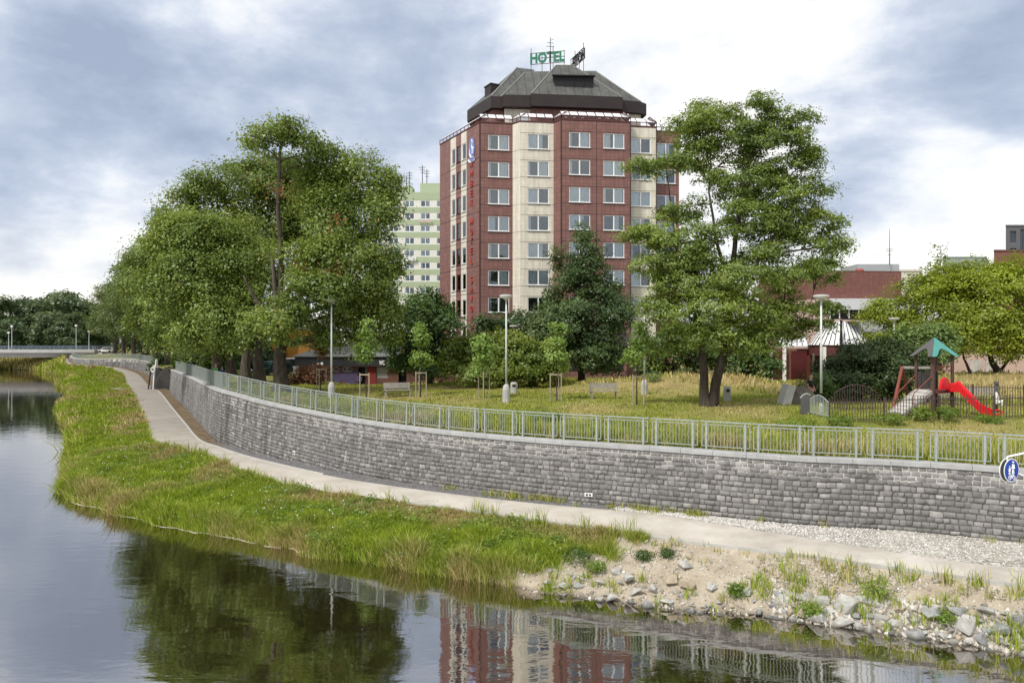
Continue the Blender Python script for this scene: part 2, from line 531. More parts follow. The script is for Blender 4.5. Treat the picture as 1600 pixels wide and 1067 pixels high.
# ---- path with kerbs
t = NT('path_gravel'); co = t.coord('Position')
n1 = t.noise(co, 0.5, 6, 0.6); n2 = t.noise(co, 14.0, 5, 0.7); n3 = t.noise(co, 60.0, 2, 0.6)
f = t.math('ADD', t.math('MULTIPLY', n1, 0.6), t.math('ADD', t.math('MULTIPLY', n2, 0.25), t.math('MULTIPLY', n3, 0.2)))
col = t.ramp(f, [(0.36, (0.345, 0.31, 0.265)), (0.52, (0.475, 0.435, 0.38)), (0.68, (0.58, 0.54, 0.48))])
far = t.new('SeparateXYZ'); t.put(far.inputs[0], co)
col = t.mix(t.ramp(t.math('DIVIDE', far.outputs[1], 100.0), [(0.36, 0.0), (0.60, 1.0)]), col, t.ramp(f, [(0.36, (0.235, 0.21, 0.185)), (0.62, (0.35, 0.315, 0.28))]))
st = t.noise(t.mapping(co, (0.35, 0.35, 1)), 1.0, 7, 0.7, 1.2)
col = t.mix(t.math('MULTIPLY', t.ramp(st, [(0.48, 0.0), (0.66, 1.0)]), 0.4), col, (0.26, 0.235, 0.20))
col = t.mix(t.math('MULTIPLY', t.ramp(t.noise(co, 5.0, 5, 0.8), [(0.60, 0.0), (0.72, 1.0)]), 0.45), col, (0.62, 0.595, 0.55))
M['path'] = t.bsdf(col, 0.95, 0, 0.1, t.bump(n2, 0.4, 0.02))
K = 6
UU = np.linspace(0, 1, K)
SE, UE = np.meshgrid(SS, UU, indexing='ij')
PAe = PA.copy()
for i, s in enumerate(SS):      # wobbly grass-side edge further away
    if s > 5: PAe[i] += (PA[i] - PB[i]) / np.linalg.norm(PA[i] - PB[i]) * (vn(s * 6, 1.7) - 0.5) * 0.35
spur = np.exp(-((SS - 13.35) / 0.16) ** 2)[:, None] * 3.2
PAe = PAe + (PA - PB) / np.linalg.norm(PA - PB, axis=1)[:, None] * spur
XY = PAe[:, None] * (1 - UE[..., None]) + PB[:, None] * UE[..., None]
Zp = PZP[:, None] + 0.012 + 0.04 * (1 - (2 * UE - 1) ** 2)
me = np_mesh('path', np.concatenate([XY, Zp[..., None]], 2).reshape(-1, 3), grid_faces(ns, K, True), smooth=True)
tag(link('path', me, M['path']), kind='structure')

# ---- verge between path and wall: white gravel on the right, dark cobbles in the middle, brown soil far off
UU = np.linspace(-0.02, 1.3, 8)
SE, UE = np.meshgrid(SS, UU, indexing='ij')
XY = PB[:, None] * (1 - UE[..., None]) + PC[:, None] * UE[..., None]
Zv = PZP[:, None] + 0.0 + 0.05 * sstep(3.5, 6, SE) * np.clip(UE, 0, 1) + (vn(XY[..., 0], XY[..., 1], 4) - 0.5) * 0.05 * (UE > 0.05)
me = np_mesh('gravel_verge', np.concatenate([XY, Zv[..., None]], 2).reshape(-1, 3), grid_faces(ns, 8, True), smooth=True)
a = me.attributes.new('zone', 'FLOAT', 'POINT'); a.data.foreach_set('value', (SE / 20).ravel().astype(np.float32))
t = NT('verge'); co = t.coord('Position')
v = t.new('TexVoronoi'); t.put(v.inputs['Vector'], co); v.inputs['Scale'].default_value = 11.0
n1 = t.noise(co, 1.6, 6, 0.65); n2 = t.noise(co, 22, 4, 0.7)
peb = t.new('RGBToBW'); t.put(peb.inputs[0], v.outputs['Color'])
white = t.ramp(peb.outputs[0], [(0.15, (0.24, 0.22, 0.19)), (0.5, (0.44, 0.415, 0.375)), (0.85, (0.60, 0.575, 0.53))])
white = t.mix(t.ramp(n1, [(0.46, 0.0), (0.60, 0.9)]), white, (0.36, 0.33, 0.275))
cob = t.ramp(peb.outputs[0], [(0.1, (0.105, 0.10, 0.10)), (0.9, (0.20, 0.195, 0.195))])
brown = t.ramp(n1, [(0.35, (0.09, 0.07, 0.055)), (0.6, (0.20, 0.145, 0.085))])
zn = t.attr('zone')
col = t.mix(t.ramp(t.math('ADD', zn, t.math('MULTIPLY', n2, 0.03)), [(0.15, 0.0), (0.19, 1.0)]), white, cob)
col = t.mix(t.ramp(zn, [(0.44, 0.0), (0.5, 1.0)]), col, brown)
M['verge'] = t.bsdf(col, 0.95, 0, 0.1, t.bump(v.outputs['Distance'], 0.9, 0.03))
tag(link('gravel_verge', me, M['verge']), kind='structure')


def kerb(name, P, s0, s1, zoff, w, h, mat):
    mb = MB(); idx = [i for i, s in enumerate(SS) if s0 <= s <= s1]
    tn = np.gradient(P, axis=0); tn /= np.linalg.norm(tn, axis=1)[:, None]
    nn = np.stack([tn[:, 1], -tn[:, 0]], 1)
    for i in idx[:-1]:
        j = i + 1
        a0, a1 = P[i] - nn[i] * w / 2, P[i] + nn[i] * w / 2
        b0, b1 = P[j] - nn[j] * w / 2, P[j] + nn[j] * w / 2
        za, zb = PZP[i] + zoff, PZP[j] + zoff
        vs = [(*a0, za - h), (*a1, za - h), (*a1, za), (*a0, za), (*b0, zb - h), (*b1, zb - h), (*b1, zb), (*b0, zb)]
        mb.add(vs, [(3, 2, 6, 7), (0, 3, 7, 4), (1, 5, 6, 2)])
    return tag(mb.build(name, mat), kind='structure')


kerb('path_kerb', PA, 0, 5.2, 0.05, 0.07, 0.3, M['concrete'])
kerb('path_kerb', PB, 6.5, 13.2, 0.06, 0.10, 0.2, M['whiteconc'])

# ------------------------------------------------------------------ stone walls
t = NT('wall_stone')
isl = t.new('NewGeometry').outputs['Random Per Island']
co = t.coord('Position')
n1 = t.noise(co, 7.0, 6, 0.7); n2 = t.noise(t.mapping(co, (1.2, 1.2, 0.35)), 0.55, 5, 0.6)
col = t.ramp(isl, [(0.0, (0.178, 0.174, 0.171)), (0.35, (0.234, 0.228, 0.224)), (0.62, (0.28, 0.273, 0.267)), (0.88, (0.335, 0.327, 0.318)), (1.0, (0.47, 0.455, 0.425))])
col = t.mix(t.ramp(n1, [(0.35, 0.55), (0.7, 0.0)]), col, (0.075, 0.07, 0.072))
col = t.mix(t.math('MULTIPLY', t.ramp(n2, [(0.42, 0.0), (0.68, 1.0)]), 0.45), col, (0.27, 0.255, 0.235))
streak = t.noise(t.mapping(co, (2.4, 2.4, 0.12)), 1.0, 4, 0.6)
xx = t.new('SeparateXYZ'); t.put(xx.inputs[0], co)
leftness = t.ramp(t.math('DIVIDE', xx.outputs[0], -30.0), [(0.15, 0.15), (0.5, 1.0)])
col = t.mix(t.math('MULTIPLY', t.math('MULTIPLY', t.ramp(streak, [(0.48, 0.0), (0.66, 1.0)]), 0.7), leftness), col, (0.055, 0.05, 0.05))
moss = t.noise(co, 0.45, 6, 0.7)
low = t.ramp(t.math('DIVIDE', t.math('SUBTRACT', xx.outputs[2], 1.25), 1.2), [(0.0, 1.0), (0.6, 0.0)])
col = t.mix(t.math('MULTIPLY', t.math('MULTIPLY', t.ramp(moss, [(0.5, 0.0), (0.68, 1.0)]), low), 0.5), col, (0.12, 0.115, 0.075))
col = t.mix(t.math('MULTIPLY', t.ramp(t.noise(co, 0.9, 5, 0.75), [(0.55, 0.0), (0.72, 1.0)]), 0.35), col, (0.10, 0.09, 0.088))
M['stone'] = t.bsdf(col, 0.9, 0, 0.15, t.bump(n1, 0.8, 0.025))
t = NT('wall_mortar'); co = t.coord('Position')
top = t.attr('depth')
n1 = t.noise(co, 1.1, 4, 0.6); n2 = t.noise(co, 16, 4, 0.7)
f = t.ramp(t.math('ADD', top, t.math('MULTIPLY', t.math('SUBTRACT', n1, 0.5), 2.4)), [(0.40, 1.0), (0.62, 0.0)])
col = t.mix(f, t.ramp(n2, [(0.3, (0.05, 0.047, 0.046)), (0.7, (0.15, 0.142, 0.135))]), t.ramp(n2, [(0.3, (0.36, 0.345, 0.315)), (0.7, (0.52, 0.50, 0.46))]))
M['mortar'] = t.bsdf(col, 0.95, 0, 0.1)


def wall_frame(arc):
    x = np.interp(arc, ARC, PC[:, 0]); y = np.interp(arc, ARC, PC[:, 1])
    tx = np.interp(arc, ARC, PT[:, 0]); ty = np.interp(arc, ARC, PT[:, 1])
    zt = np.interp(arc, ARC, PZT); zp = np.interp(arc, ARC, PZP)
    nx = np.interp(arc, ARC, NRM[:, 0]); ny = np.interp(arc, ARC, NRM[:, 1])
    return np.array([x, y]), np.array([tx, ty]), zt, zp, np.array([nx, ny])


def build_wall(s0, s1, label, cat, stone_w, row_h, coping_mat):
    a0, a1 = np.interp(s0, SS, ARC), np.interp(s1, SS, ARC)
    C0, T0, zt, zp, n = wall_frame(a0)
    root = thing('retaining_wall', label, cat, (C0[0], C0[1], zp))

    def pt(arc, d, out=0.0):
        C, T, zt, zp, n = wall_frame(arc)
        H = zt - zp
        p = T + (C - T) * (d / H)
        return (p[0] - n[0] * out, p[1] - n[1] * out, zt - d)
    mb = MB(); depth = []
    step = 0.8 if s1 < 14 else 3.0
    N = int((a1 - a0) / step)
    body = []
    for i in range(N):
        u, v = a0 + (a1 - a0) * i / N, a0 + (a1 - a0) * (i + 1) / N
        Hu, Hv = wall_frame(u)[2] - wall_frame(u)[3] + 0.35, wall_frame(v)[2] - wall_frame(v)[3] + 0.35
        for k in range(4):
            dd0, dd1 = [0, 0.3, 0.6, 1.2, 9][k], [0, 0.3, 0.6, 1.2, 9][k + 1]
            mb.quad(pt(u, min(dd0, Hu)), pt(u, min(dd1, Hu)), pt(v, min(dd1, Hv)), pt(v, min(dd0, Hv)))
            depth.append((dd0 + min(dd1, Hu)) / 2)
    # ends and back
    for arc, fl in ((a0, 1), (a1, 0)):
        C, T, zt, zp, n = wall_frame(arc)
        q = [(C[0], C[1], zp - .3), (C[0] + n[0] * 3.2, C[1] + n[1] * 3.2, zp - .3), (T[0] + n[0] * 3.0, T[1] + n[1] * 3.0, zt), (T[0], T[1], zt)]
        mb.add(q, [(0, 1, 2, 3) if fl else (3, 2, 1, 0)]); depth.append(6.0)
    o = mb.build('mortar_face', M['mortar'], root)
    a = o.data.attributes.new('depth', 'FLOAT', 'FACE'); a.data.foreach_set('value', depth)
    # stones
    V, Fc = [], []
    r = random.Random(int(s0 * 7) + 5)
    Hmax = max(wall_frame(a0 + (a1 - a0) * k / 30)[2] - wall_frame(a0 + (a1 - a0) * k / 30)[3] for k in range(31))
    d = 0.0; row = 0
    while d < Hmax + 0.1:
        h = row_h * r.uniform(0.84, 1.18)
        arc = a0 - r.uniform(0, stone_w)
        while arc < a1:
            w = stone_w * r.choice((0.72, 0.85, 1.0, 1.0, 1.15, 1.35, 1.6))
            u0, u1 = max(arc, a0), min(arc + w, a1)
            arc += w
            mid = wall_frame((u0 + u1) / 2)
            if u1 - u0 < 0.08 or d > mid[2] - mid[3] + 0.05: continue
            g = r.uniform(0.008, 0.02); o_ = r.uniform(0.006, 0.028); e = r.uniform(0.006, 0.016)
            j = lambda: r.uniform(-0.019, 0.019)
            b = len(V)
            outer = [(u0 + g + j(), d + g + j()), (u1 - g + j(), d + g + j()), (u1 - g + j(), d + h - g + j()), (u0 + g + j(), d + h - g + j())]
            for (uu, dd) in outer: V.append(pt(uu, dd, 0.0))
            cu, cd = (u0 + u1) / 2, d + h / 2
            for (uu, dd) in outer:
                V.append(pt(uu + (e if uu < cu else -e), dd + (e if dd < cd else -e), o_ + r.uniform(-0.008, 0.008)))
            Fc.append((b + 7, b + 6, b + 5, b + 4))
            for k in range(4):
                l = (k + 1) % 4
                Fc.append((b + k, b + 4 + k, b + 4 + l, b + l))
        d += h; row += 1
    V = np.array(V) - np.array(root.location)
    link('stone_face', np_mesh('stone_face', V, np.array(Fc)), M['stone'], root)
    # coping slabs
    mb = MB(); arc = a0; L = 1.25 if s1 < 14 else 4.0
    while arc < a1 - 0.1:
        e = min(arc + L, a1)
        k = 3
        for q in range(k):
            u, v = arc + 0.006 + (e - arc - 0.012) * q / k, arc + 0.006 + (e - arc - 0.012) * (q + 1) / k
            fr = []
            for uu in (u, v):
                C, T, zt, zp, n = wall_frame(uu)
                f, bk = T - n * 0.07, T + n * 0.43
                fr.append([(f[0], f[1], zt - 0.0), (f[0], f[1], zt + 0.15), (f[0] + n[0] * .015, f[1] + n[1] * .015, zt + 0.165), (bk[0], bk[1], zt + 0.175), (bk[0], bk[1], zt - 0.0)])
            vs = fr[0] + fr[1]
            fs = [(i, i + 5, (i + 1) % 5 + 5, (i + 1) % 5) for i in range(5)]
            if q == 0: fs.append((4, 3, 2, 1, 0))
            if q == k - 1: fs.append((5, 6, 7, 8, 9))
            mb.add(vs, fs)
        arc = e
    mb.build('coping', coping_mat, root)
    return root


build_wall(0.35, 12.95, 'long grey granite block wall curving beside the gravel path, topped with pale coping', 'wall', 0.255, 0.188, M['coping'])
build_wall(14.05, 17.95, 'far stone wall section past the stair gap, curving toward the bridge', 'wall', 0.5, 0.3, M['palecoping'])

# ------------------------------------------------------------------ park ground: one sheet from the wall top to the horizon
RR = np.array([0.30, 0.8, 1.5, 2.5, 3.6, 5, 6.5, 8.5, 11, 13.5, 16, 18.5, 21, 24, 27, 30, 34, 40, 50, 65, 90, 130, 200, 350, 700, 1500, 4000])
FD = np.array([[math.cos(R(lin(FAN, s))), math.sin(R(lin(FAN, s)))] for s in SS])
SE, RE = np.meshgrid(SS, RR, indexing='ij')
XY = PT[:, None] + NRM[:, None] * 0.3 + FD[:, None] * (RE[..., None] - 0.3)
ztop = PZT[:, None] + 0.06
zmid = np.maximum(4.62, PZT)[:, None]
Zg = ztop + (zmid - ztop) * sstep(0, 11, RE)
Zg = Zg + (4.15 - Zg) * sstep(12, 30, RE) * (SE < 18)
Zg = Zg + (4.0 - Zg) * sstep(8, 20, RE) * sstep(7.4, 8.6, SE) * (1 - sstep(12, 13, SE))


def mounds(x, y):
    z = 0
    for mx, my, sx, sy, h in ((12.5, 54, 6.0, 4.0, 1.30), (6.5, 56, 3.0, 3.0, 0.3), (17.5, 54.5, 3.5, 3.5, 0.5), (36, 58, 8.5, 5.0, 1.35), (46, 55, 6, 5, 1.1), (24.5, 58, 4.0, 4, 0.35)):
        z = z + h * np.exp(-((x - mx) / sx) ** 2 - ((y - my) / sy) ** 2)
    return z


Zg = Zg + mounds(XY[..., 0], XY[..., 1]) + (vn(XY[..., 0], XY[..., 1], 0.7) - 0.5) * 0.12 * sstep(0.5, 3, RE)
V = np.concatenate([XY, Zg[..., None]], 2).reshape(-1, 3)
gf = grid_faces(ns, len(RR), True)
me = np_mesh('park_ground', V, gf, smooth=True)
ground_bvh = BVHTree.FromPolygons([Vector(p) for p in V.tolist()], gf.tolist())


def gz(x, y):
    h = ground_bvh.ray_cast(Vector((x, y, 60)), Vector((0, 0, -1)))
    return h[0].z if h[0] is not None else 4.2


def gpt(px, Y, dz=0.0):
    x = wx(px, Y)
    return Vector((x, Y, gz(x, Y) + dz))


def gpix(px, py):
    """ground point met by the survey ray"""
    o = Vector((0, 0, CZ)); d = Vector(((px - CX) / F, 1, -(py - CY) / F)).normalized()
    h = ground_bvh.ray_cast(o, d)
    return h[0]


def park_dry(x, y, r):
    """share of dry straw-coloured grass"""
    m = mounds(x, y)
    d = 0.10 + 0.6 * sstep(0.15, 0.8, m) + (vn(x, y, 0.26) - 0.5) * 1.15 + (vn(x, y, 0.9) - 0.5) * 0.4 + 0.24 * sstep(4, 9, r)
    return np.clip(d, 0, 1)


dv = park_dry(XY[..., 0], XY[..., 1], RE)
a = me.attributes.new('dry', 'FLOAT', 'POINT'); a.data.foreach_set('value', dv.ravel().astype(np.float32))
t = NT('park_turf'); co = t.coord('Position')
n1 = t.noise(co, 0.8, 6, 0.6); n2 = t.noise(co, 8, 5, 0.7)
g = t.ramp(t.math('ADD', t.math('MULTIPLY', n1, 0.5), t.math('MULTIPLY', n2, 0.5)), [(0.35, (0.10, 0.125, 0.025)), (0.65, (0.21, 0.23, 0.045))])
d = t.ramp(n2, [(0.35, (0.25, 0.185, 0.075)), (0.65, (0.44, 0.35, 0.17))])
M['turf'] = t.bsdf(t.mix(t.attr('dry'), g, d), 0.95, 0, 0.1, t.bump(n2, 0.8, 0.08))
tag(link('park_ground', me, M['turf']), kind='structure')

# ------------------------------------------------------------------ water
t = NT('river_water'); co = t.coord('Position')
w1 = t.noise(t.mapping(co, (0.55, 1.1, 1)), 1.0, 3, 0.5, 0.6)
w2 = t.noise(t.mapping(co, (1.6, 3.6, 1)), 1.0, 3, 0.55, 0.3)
patch = t.ramp(t.noise(t.mapping(co, (0.03, 0.07, 1)), 1.0, 4, 0.6, 1.0), [(0.42, 0.25), (0.62, 1.0)])
hgt = t.math('ADD', t.math('MULTIPLY', w1, 1.0), t.math('MULTIPLY', t.math('MULTIPLY', w2, patch), 0.38))
nm = t.bump(hgt, 1.0, 0.0065)
df = t.new('BsdfDiffuse'); df.inputs[0].default_value = (0.016, 0.0115, 0.005, 1)
gl = t.new('BsdfGlossy'); gl.inputs['Roughness'].default_value = 0.03; gl.inputs[0].default_value = (0.95, 0.925, 0.905, 1)
t.l.new(nm, gl.inputs['Normal'])
fr = t.new('Fresnel'); fr.inputs['IOR'].default_value = 3.4; t.l.new(nm, fr.inputs['Normal'])
ms = t.new('MixShader'); t.put(ms.inputs[0], t.math('ADD', t.math('MULTIPLY', fr.outputs[0], 0.65), 0.34, clamp=True)); t.l.new(df.outputs[0], ms.inputs[1]); t.l.new(gl.outputs[0], ms.inputs[2])
t.l.new(ms.outputs[0], t.out.inputs[0])
M['water'] = t.mat
mb = MB()
mb.quad((-900, -80, 0), (150, -80, 0), (150, 240, 0), (-900, 240, 0))
tag(mb.build('river_water', M['water']), kind='structure')

# scum line along the grassy waterline
mb = MB()
ss = np.arange(5.6, 10.6, 0.02)
for i in range(len(ss) - 1):
    if vn(ss[i] * 7, 4.2) < 0.33: continue
    p, q = on(PW, ss[i]), on(PW, ss[i + 1])
    dp = on(PA, ss[i]) - p; dp /= np.linalg.norm(dp)
    w = 0.0 + 0.10 * vn(ss[i] * 13, 2.2); o = 0.10 + 0.25 * vn(ss[i] * 5, 8.1)
    w2_ = 0.0 + 0.10 * vn(ss[i + 1] * 13, 2.2); o2 = 0.10 + 0.25 * vn(ss[i + 1] * 5, 8.1)
    a, b = p - dp * (o + w), p - dp * (o - 0.06 - 0.1 * vn(ss[i] * 31, 7.7))
    c, d_ = q - dp * (o2 - 0.06 - 0.1 * vn(ss[i + 1] * 31, 7.7)), q - dp * (o2 + w2_)
    mb.quad((a[0], a[1], .006), (b[0], b[1], .006), (c[0], c[1], .006), (d_[0], d_[1], .006))
tag(mb.build('foam', plain('scum_foam', (0.42, 0.38, 0.29), 0.9, 0, 0.4, 6, coord='Position')), kind='stuff')

# ------------------------------------------------------------------ sky and light
SUN_AZ, SUN_EL = 222.0, 52.0
world = bpy.data.worlds.new("World"); scene.world = world; world.use_nodes = True
wt = world.node_tree; wt.nodes.clear()
W = NT.__new__(NT); W.t = wt; W.n = wt.nodes; W.l = wt.links
W.out = W.n.new('ShaderNodeOutputWorld')
sky = W.new('TexSky', sky_type='NISHITA'); sky.sun_disc = False
sky.sun_elevation = R(SUN_EL); sky.sun_rotation = R(SUN_AZ); sky.altitude = 380
bg1 = W.new('Background'); W.l.new(sky.outputs[0], bg1.inputs[0]); bg1.inputs[1].default_value = 0.1
dirv = W.coord('Generated')
sx = W.new('SeparateXYZ'); W.put(sx.inputs[0], dirv)
den = W.math('ADD', W.math('MAXIMUM', sx.outputs[2], 0.0), 0.10)
cmb = W.new('CombineXYZ')
W.put(cmb.inputs[0], W.math('DIVIDE', sx.outputs[0], den)); W.put(cmb.inputs[1], W.math('DIVIDE', sx.outputs[1], den)); cmb.inputs[2].default_value = 0.7
pl = cmb.outputs[0]
c1 = W.noise(W.mapping(pl, (0.75, 0.62, 1), (1.7, 0.4, 0)), 1.0, 8, 0.52, 0.35)
c2 = W.noise(W.mapping(pl, (2.2, 1.9, 1), (4.1, 2.2, 0)), 1.0, 8, 0.55, 0.5)
c3 = W.noise(W.mapping(dirv, (3.6, 3.6, 7.2), (2.3, 0.7, 1.1)), 1.0, 10, 0.60, 0.12)
cl = W.math('ADD', W.math('ADD', W.math('MULTIPLY', c1, 0.34), W.math('MULTIPLY', c2, 0.20)), W.math('MULTIPLY', W.math('SUBTRACT', W.math('MULTIPLY', c3, 1.9), 0.45), 0.66))


def blob(px, py, rad_px, amp, sx_=1.0):
    global cl
    v = Vector(((px - CX) / F, 1, -(py - CY) / F)).normalized()
    d = W.new('VectorMath', operation='DOT_PRODUCT'); W.put(d.inputs[0], dirv); d.inputs[1].default_value = v
    mr = W.new('MapRange', interpolation_type='SMOOTHSTEP')
    W.put(mr.inputs[0], d.outputs['Value'])
    mr.inputs[1].default_value = math.cos(math.atan(rad_px / F)); mr.inputs[2].default_value = 1.0
    mr.inputs[3].default_value = 0.0; mr.inputs[4].default_value = amp
    cl = W.math('ADD', cl, mr.outputs[0])


for b in ((1120, 40, 420, 0.085), (960, 20, 260, 0.04), (1300, 130, 300, 0.05), (650, 90, 240, -0.12), (250, 40, 330, -0.07), (230, 250, 260, -0.14), (520, 230, 160, -0.08),
          (60, 280, 260, -0.10), (100, 400, 260, 0.14), (250, 390, 180, 0.07), (120, 330, 90, 0.08), (200, 350, 70, 0.06), (1420, 215, 160, -0.14), (1300, 230, 120, -0.05), (1450, 300, 120, 0.13), (1570, 260, 130, 0.08), (1450, 385, 110, -0.03), (1560, 40, 150, -0.03), (130, 150, 180, 0.03)):
    blob(*b)
ccol = W.ramp(cl, [(0.26, (0.25, 0.295, 0.39)), (0.40, (0.32, 0.37, 0.465)), (0.49, (0.385, 0.43, 0.515)), (0.56, (0.47, 0.51, 0.58)), (0.64, (0.59, 0.61, 0.64)), (0.77, (0.72, 0.71, 0.68)), (0.92, (0.82, 0.795, 0.74))])
hz = W.ramp(sx.outputs[2], [(0.0, 1.0), (0.05, 0.75), (0.16, 0.0)])
ccol = W.mix(W.math('MULTIPLY', hz, 0.55), ccol, (0.66, 0.64, 0.60))
bg2 = W.new('Background'); W.put(bg2.inputs[0], ccol); bg2.inputs[1].default_value = 1.12
mx = W.new('MixShader'); mx.inputs[0].default_value = 0.95
W.l.new(bg1.outputs[0], mx.inputs[1]); W.l.new(bg2.outputs[0], mx.inputs[2]); W.l.new(mx.outputs[0], W.out.inputs[0])

sd = bpy.data.lights.new('sun', 'SUN'); sun = bpy.data.objects.new('sun', sd); COL.objects.link(sun)
sd.energy = 2.7; sd.angle = R(11); sd.color = (1.0, 0.955, 0.88)
sdir = Vector((math.sin(R(SUN_AZ)) * math.cos(R(SUN_EL)), math.cos(R(SUN_AZ)) * math.cos(R(SUN_EL)), math.sin(R(SUN_EL))))
sun.rotation_euler = (-sdir).to_track_quat('-Z', 'Y').to_euler()
sun.location = (0, 0, 60)
scene.view_settings.view_transform = 'Standard'; scene.view_settings.look = 'None'
scene.view_settings.gamma = 1.0; scene.view_settings.use_curve_mapping = False
scene.view_settings.exposure = 0.5
scene.cycles.max_bounces = 6; scene.cycles.diffuse_bounces = 3; scene.cycles.glossy_bounces = 3
scene.cycles.transmission_bounces = 3; scene.cycles.transparent_max_bounces = 6
scene.cycles.sample_clamp_indirect = 6.0
scene.cycles.use_denoising = True
# ------------------------------------------------------------------ buildings
BRICK = (0.225, 0.115, 0.100)
M['hotel_tile'] = tilemat('brown_red_tile', BRICK, (0.095, 0.048, 0.042), 0.46, 0.12, 0.12, 0.014)
M['hotel_cream'] = tilemat('cream_tile', (0.70, 0.655, 0.545), (0.52, 0.475, 0.385), 0.46, 0.05, 0.42)
M['hotel_white'] = tilemat('pale_panel', (0.66, 0.62, 0.53), (0.5, 0.46, 0.38), 0.9, 0.04, 0.2)
M['joint'] = plain('panel_joint', (0.05, 0.028, 0.026), 0.8)
M['winframe'] = plain('window_frame_white', (0.80, 0.80, 0.79), 0.4, 0, 0.04)
M['curtain'] = plain('net_curtain', (0.82, 0.83, 0.82), 0.9, 0, 0.12, 6)
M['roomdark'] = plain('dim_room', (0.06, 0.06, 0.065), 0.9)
t = NT('window_glass')
tb = t.new('BsdfTransparent'); tb.inputs[0].default_value = (0.9, 0.93, 0.94, 1)
gl = t.new('BsdfGlossy'); gl.inputs['Roughness'].default_value = 0.02; gl.inputs[0].default_value = (0.85, 0.92, 1.0, 1)
fr = t.new('Fresnel'); fr.inputs['IOR'].default_value = 1.55
ms = t.new('MixShader'); t.l.new(t.math('ADD', fr.outputs[0], 0.05), ms.inputs[0]); t.l.new(tb.outputs[0], ms.inputs[1]); t.l.new(gl.outputs[0], ms.inputs[2])
t.l.new(ms.outputs[0], t.out.inputs[0]); M['glass'] = t.mat
t = NT('seam_roof'); uv = t.coord('UV')
wv = t.new('SeparateXYZ'); t.put(wv.inputs[0], uv)
seam = t.math('GREATER_THAN', t.math('FRACT', t.math('DIVIDE', wv.outputs[0], 0.95)), 0.93)
n = t.noise(t.coord('Position'), 0.9, 6, 0.65)
col = t.ramp(n, [(0.3, (0.058, 0.058, 0.055)), (0.7, (0.115, 0.115, 0.106))])
col = t.mix(t.math('MULTIPLY', seam, 0.85), col, (0.028, 0.03, 0.028))
M['roof'] = t.bsdf(col, 0.6, 0.1, 0.3)
M['fascia'] = plain('dark_fascia', (0.030, 0.022, 0.021), 0.55, 0, 0.25, 0.8, coord='Position')
t = NT('canopy_glazing')
M['canopy_glass'] = plain('canopy_glazing', (0.74, 0.75, 0.76), 0.2, 0, 0.05, spec=0.6)
M['redtrim'] = plain('dark_red_trim', (0.10, 0.035, 0.033), 0.6, 0, 0.15)
M['greenletter'] = plain('green_letter', (0.02, 0.155, 0.085), 0.5)
M['redletter'] = plain('red_letter', (0.40, 0.055, 0.04), 0.5)
M['emblem_blue'] = plain('emblem_blue', (0.17, 0.20, 0.43), 0.4)


def facade(mb, p0, p1, z0, z1, holes=(), depth=0.18, m=0, u0=0.0):
    """vertical wall strip from p0 to p1 (outside on the right hand side), with openings (ua, ub, za, zb)"""
    p0, p1 = Vector(p0), Vector(p1); L = (p1 - p0).length; d = (p1 - p0) / L
    nin = Vector((-d.y, d.x))
    us = sorted({0.0, L, *[h[0] for h in holes], *[h[1] for h in holes]})
    zs = sorted({z0, z1, *[h[2] for h in holes], *[h[3] for h in holes]})
    P = lambda u, z, dd=0.0: (p0.x + d.x * u + nin.x * dd, p0.y + d.y * u + nin.y * dd, z)
    for i in range(len(us) - 1):
        for j in range(len(zs) - 1):
            ua, ub, za, zb = us[i], us[i + 1], zs[j], zs[j + 1]
            if any(ua >= h[0] - 1e-6 and ub <= h[1] + 1e-6 and za >= h[2] - 1e-6 and zb <= h[3] + 1e-6 for h in holes): continue
            mb.quad(P(ua, za), P(ub, za), P(ub, zb), P(ua, zb), m, [(u0 + ua, za), (u0 + ub, za), (u0 + ub, zb), (u0 + ua, zb)])
    for ua, ub, za, zb in holes:
        for a, b in (((ua, za), (ub, za)), ((ub, za), (ub, zb)), ((ub, zb), (ua, zb)), ((ua, zb), (ua, za))):
            mb.quad(P(*a), P(*a, depth), P(*b, depth), P(*b), m, [a, a, b, b])
    return d, nin


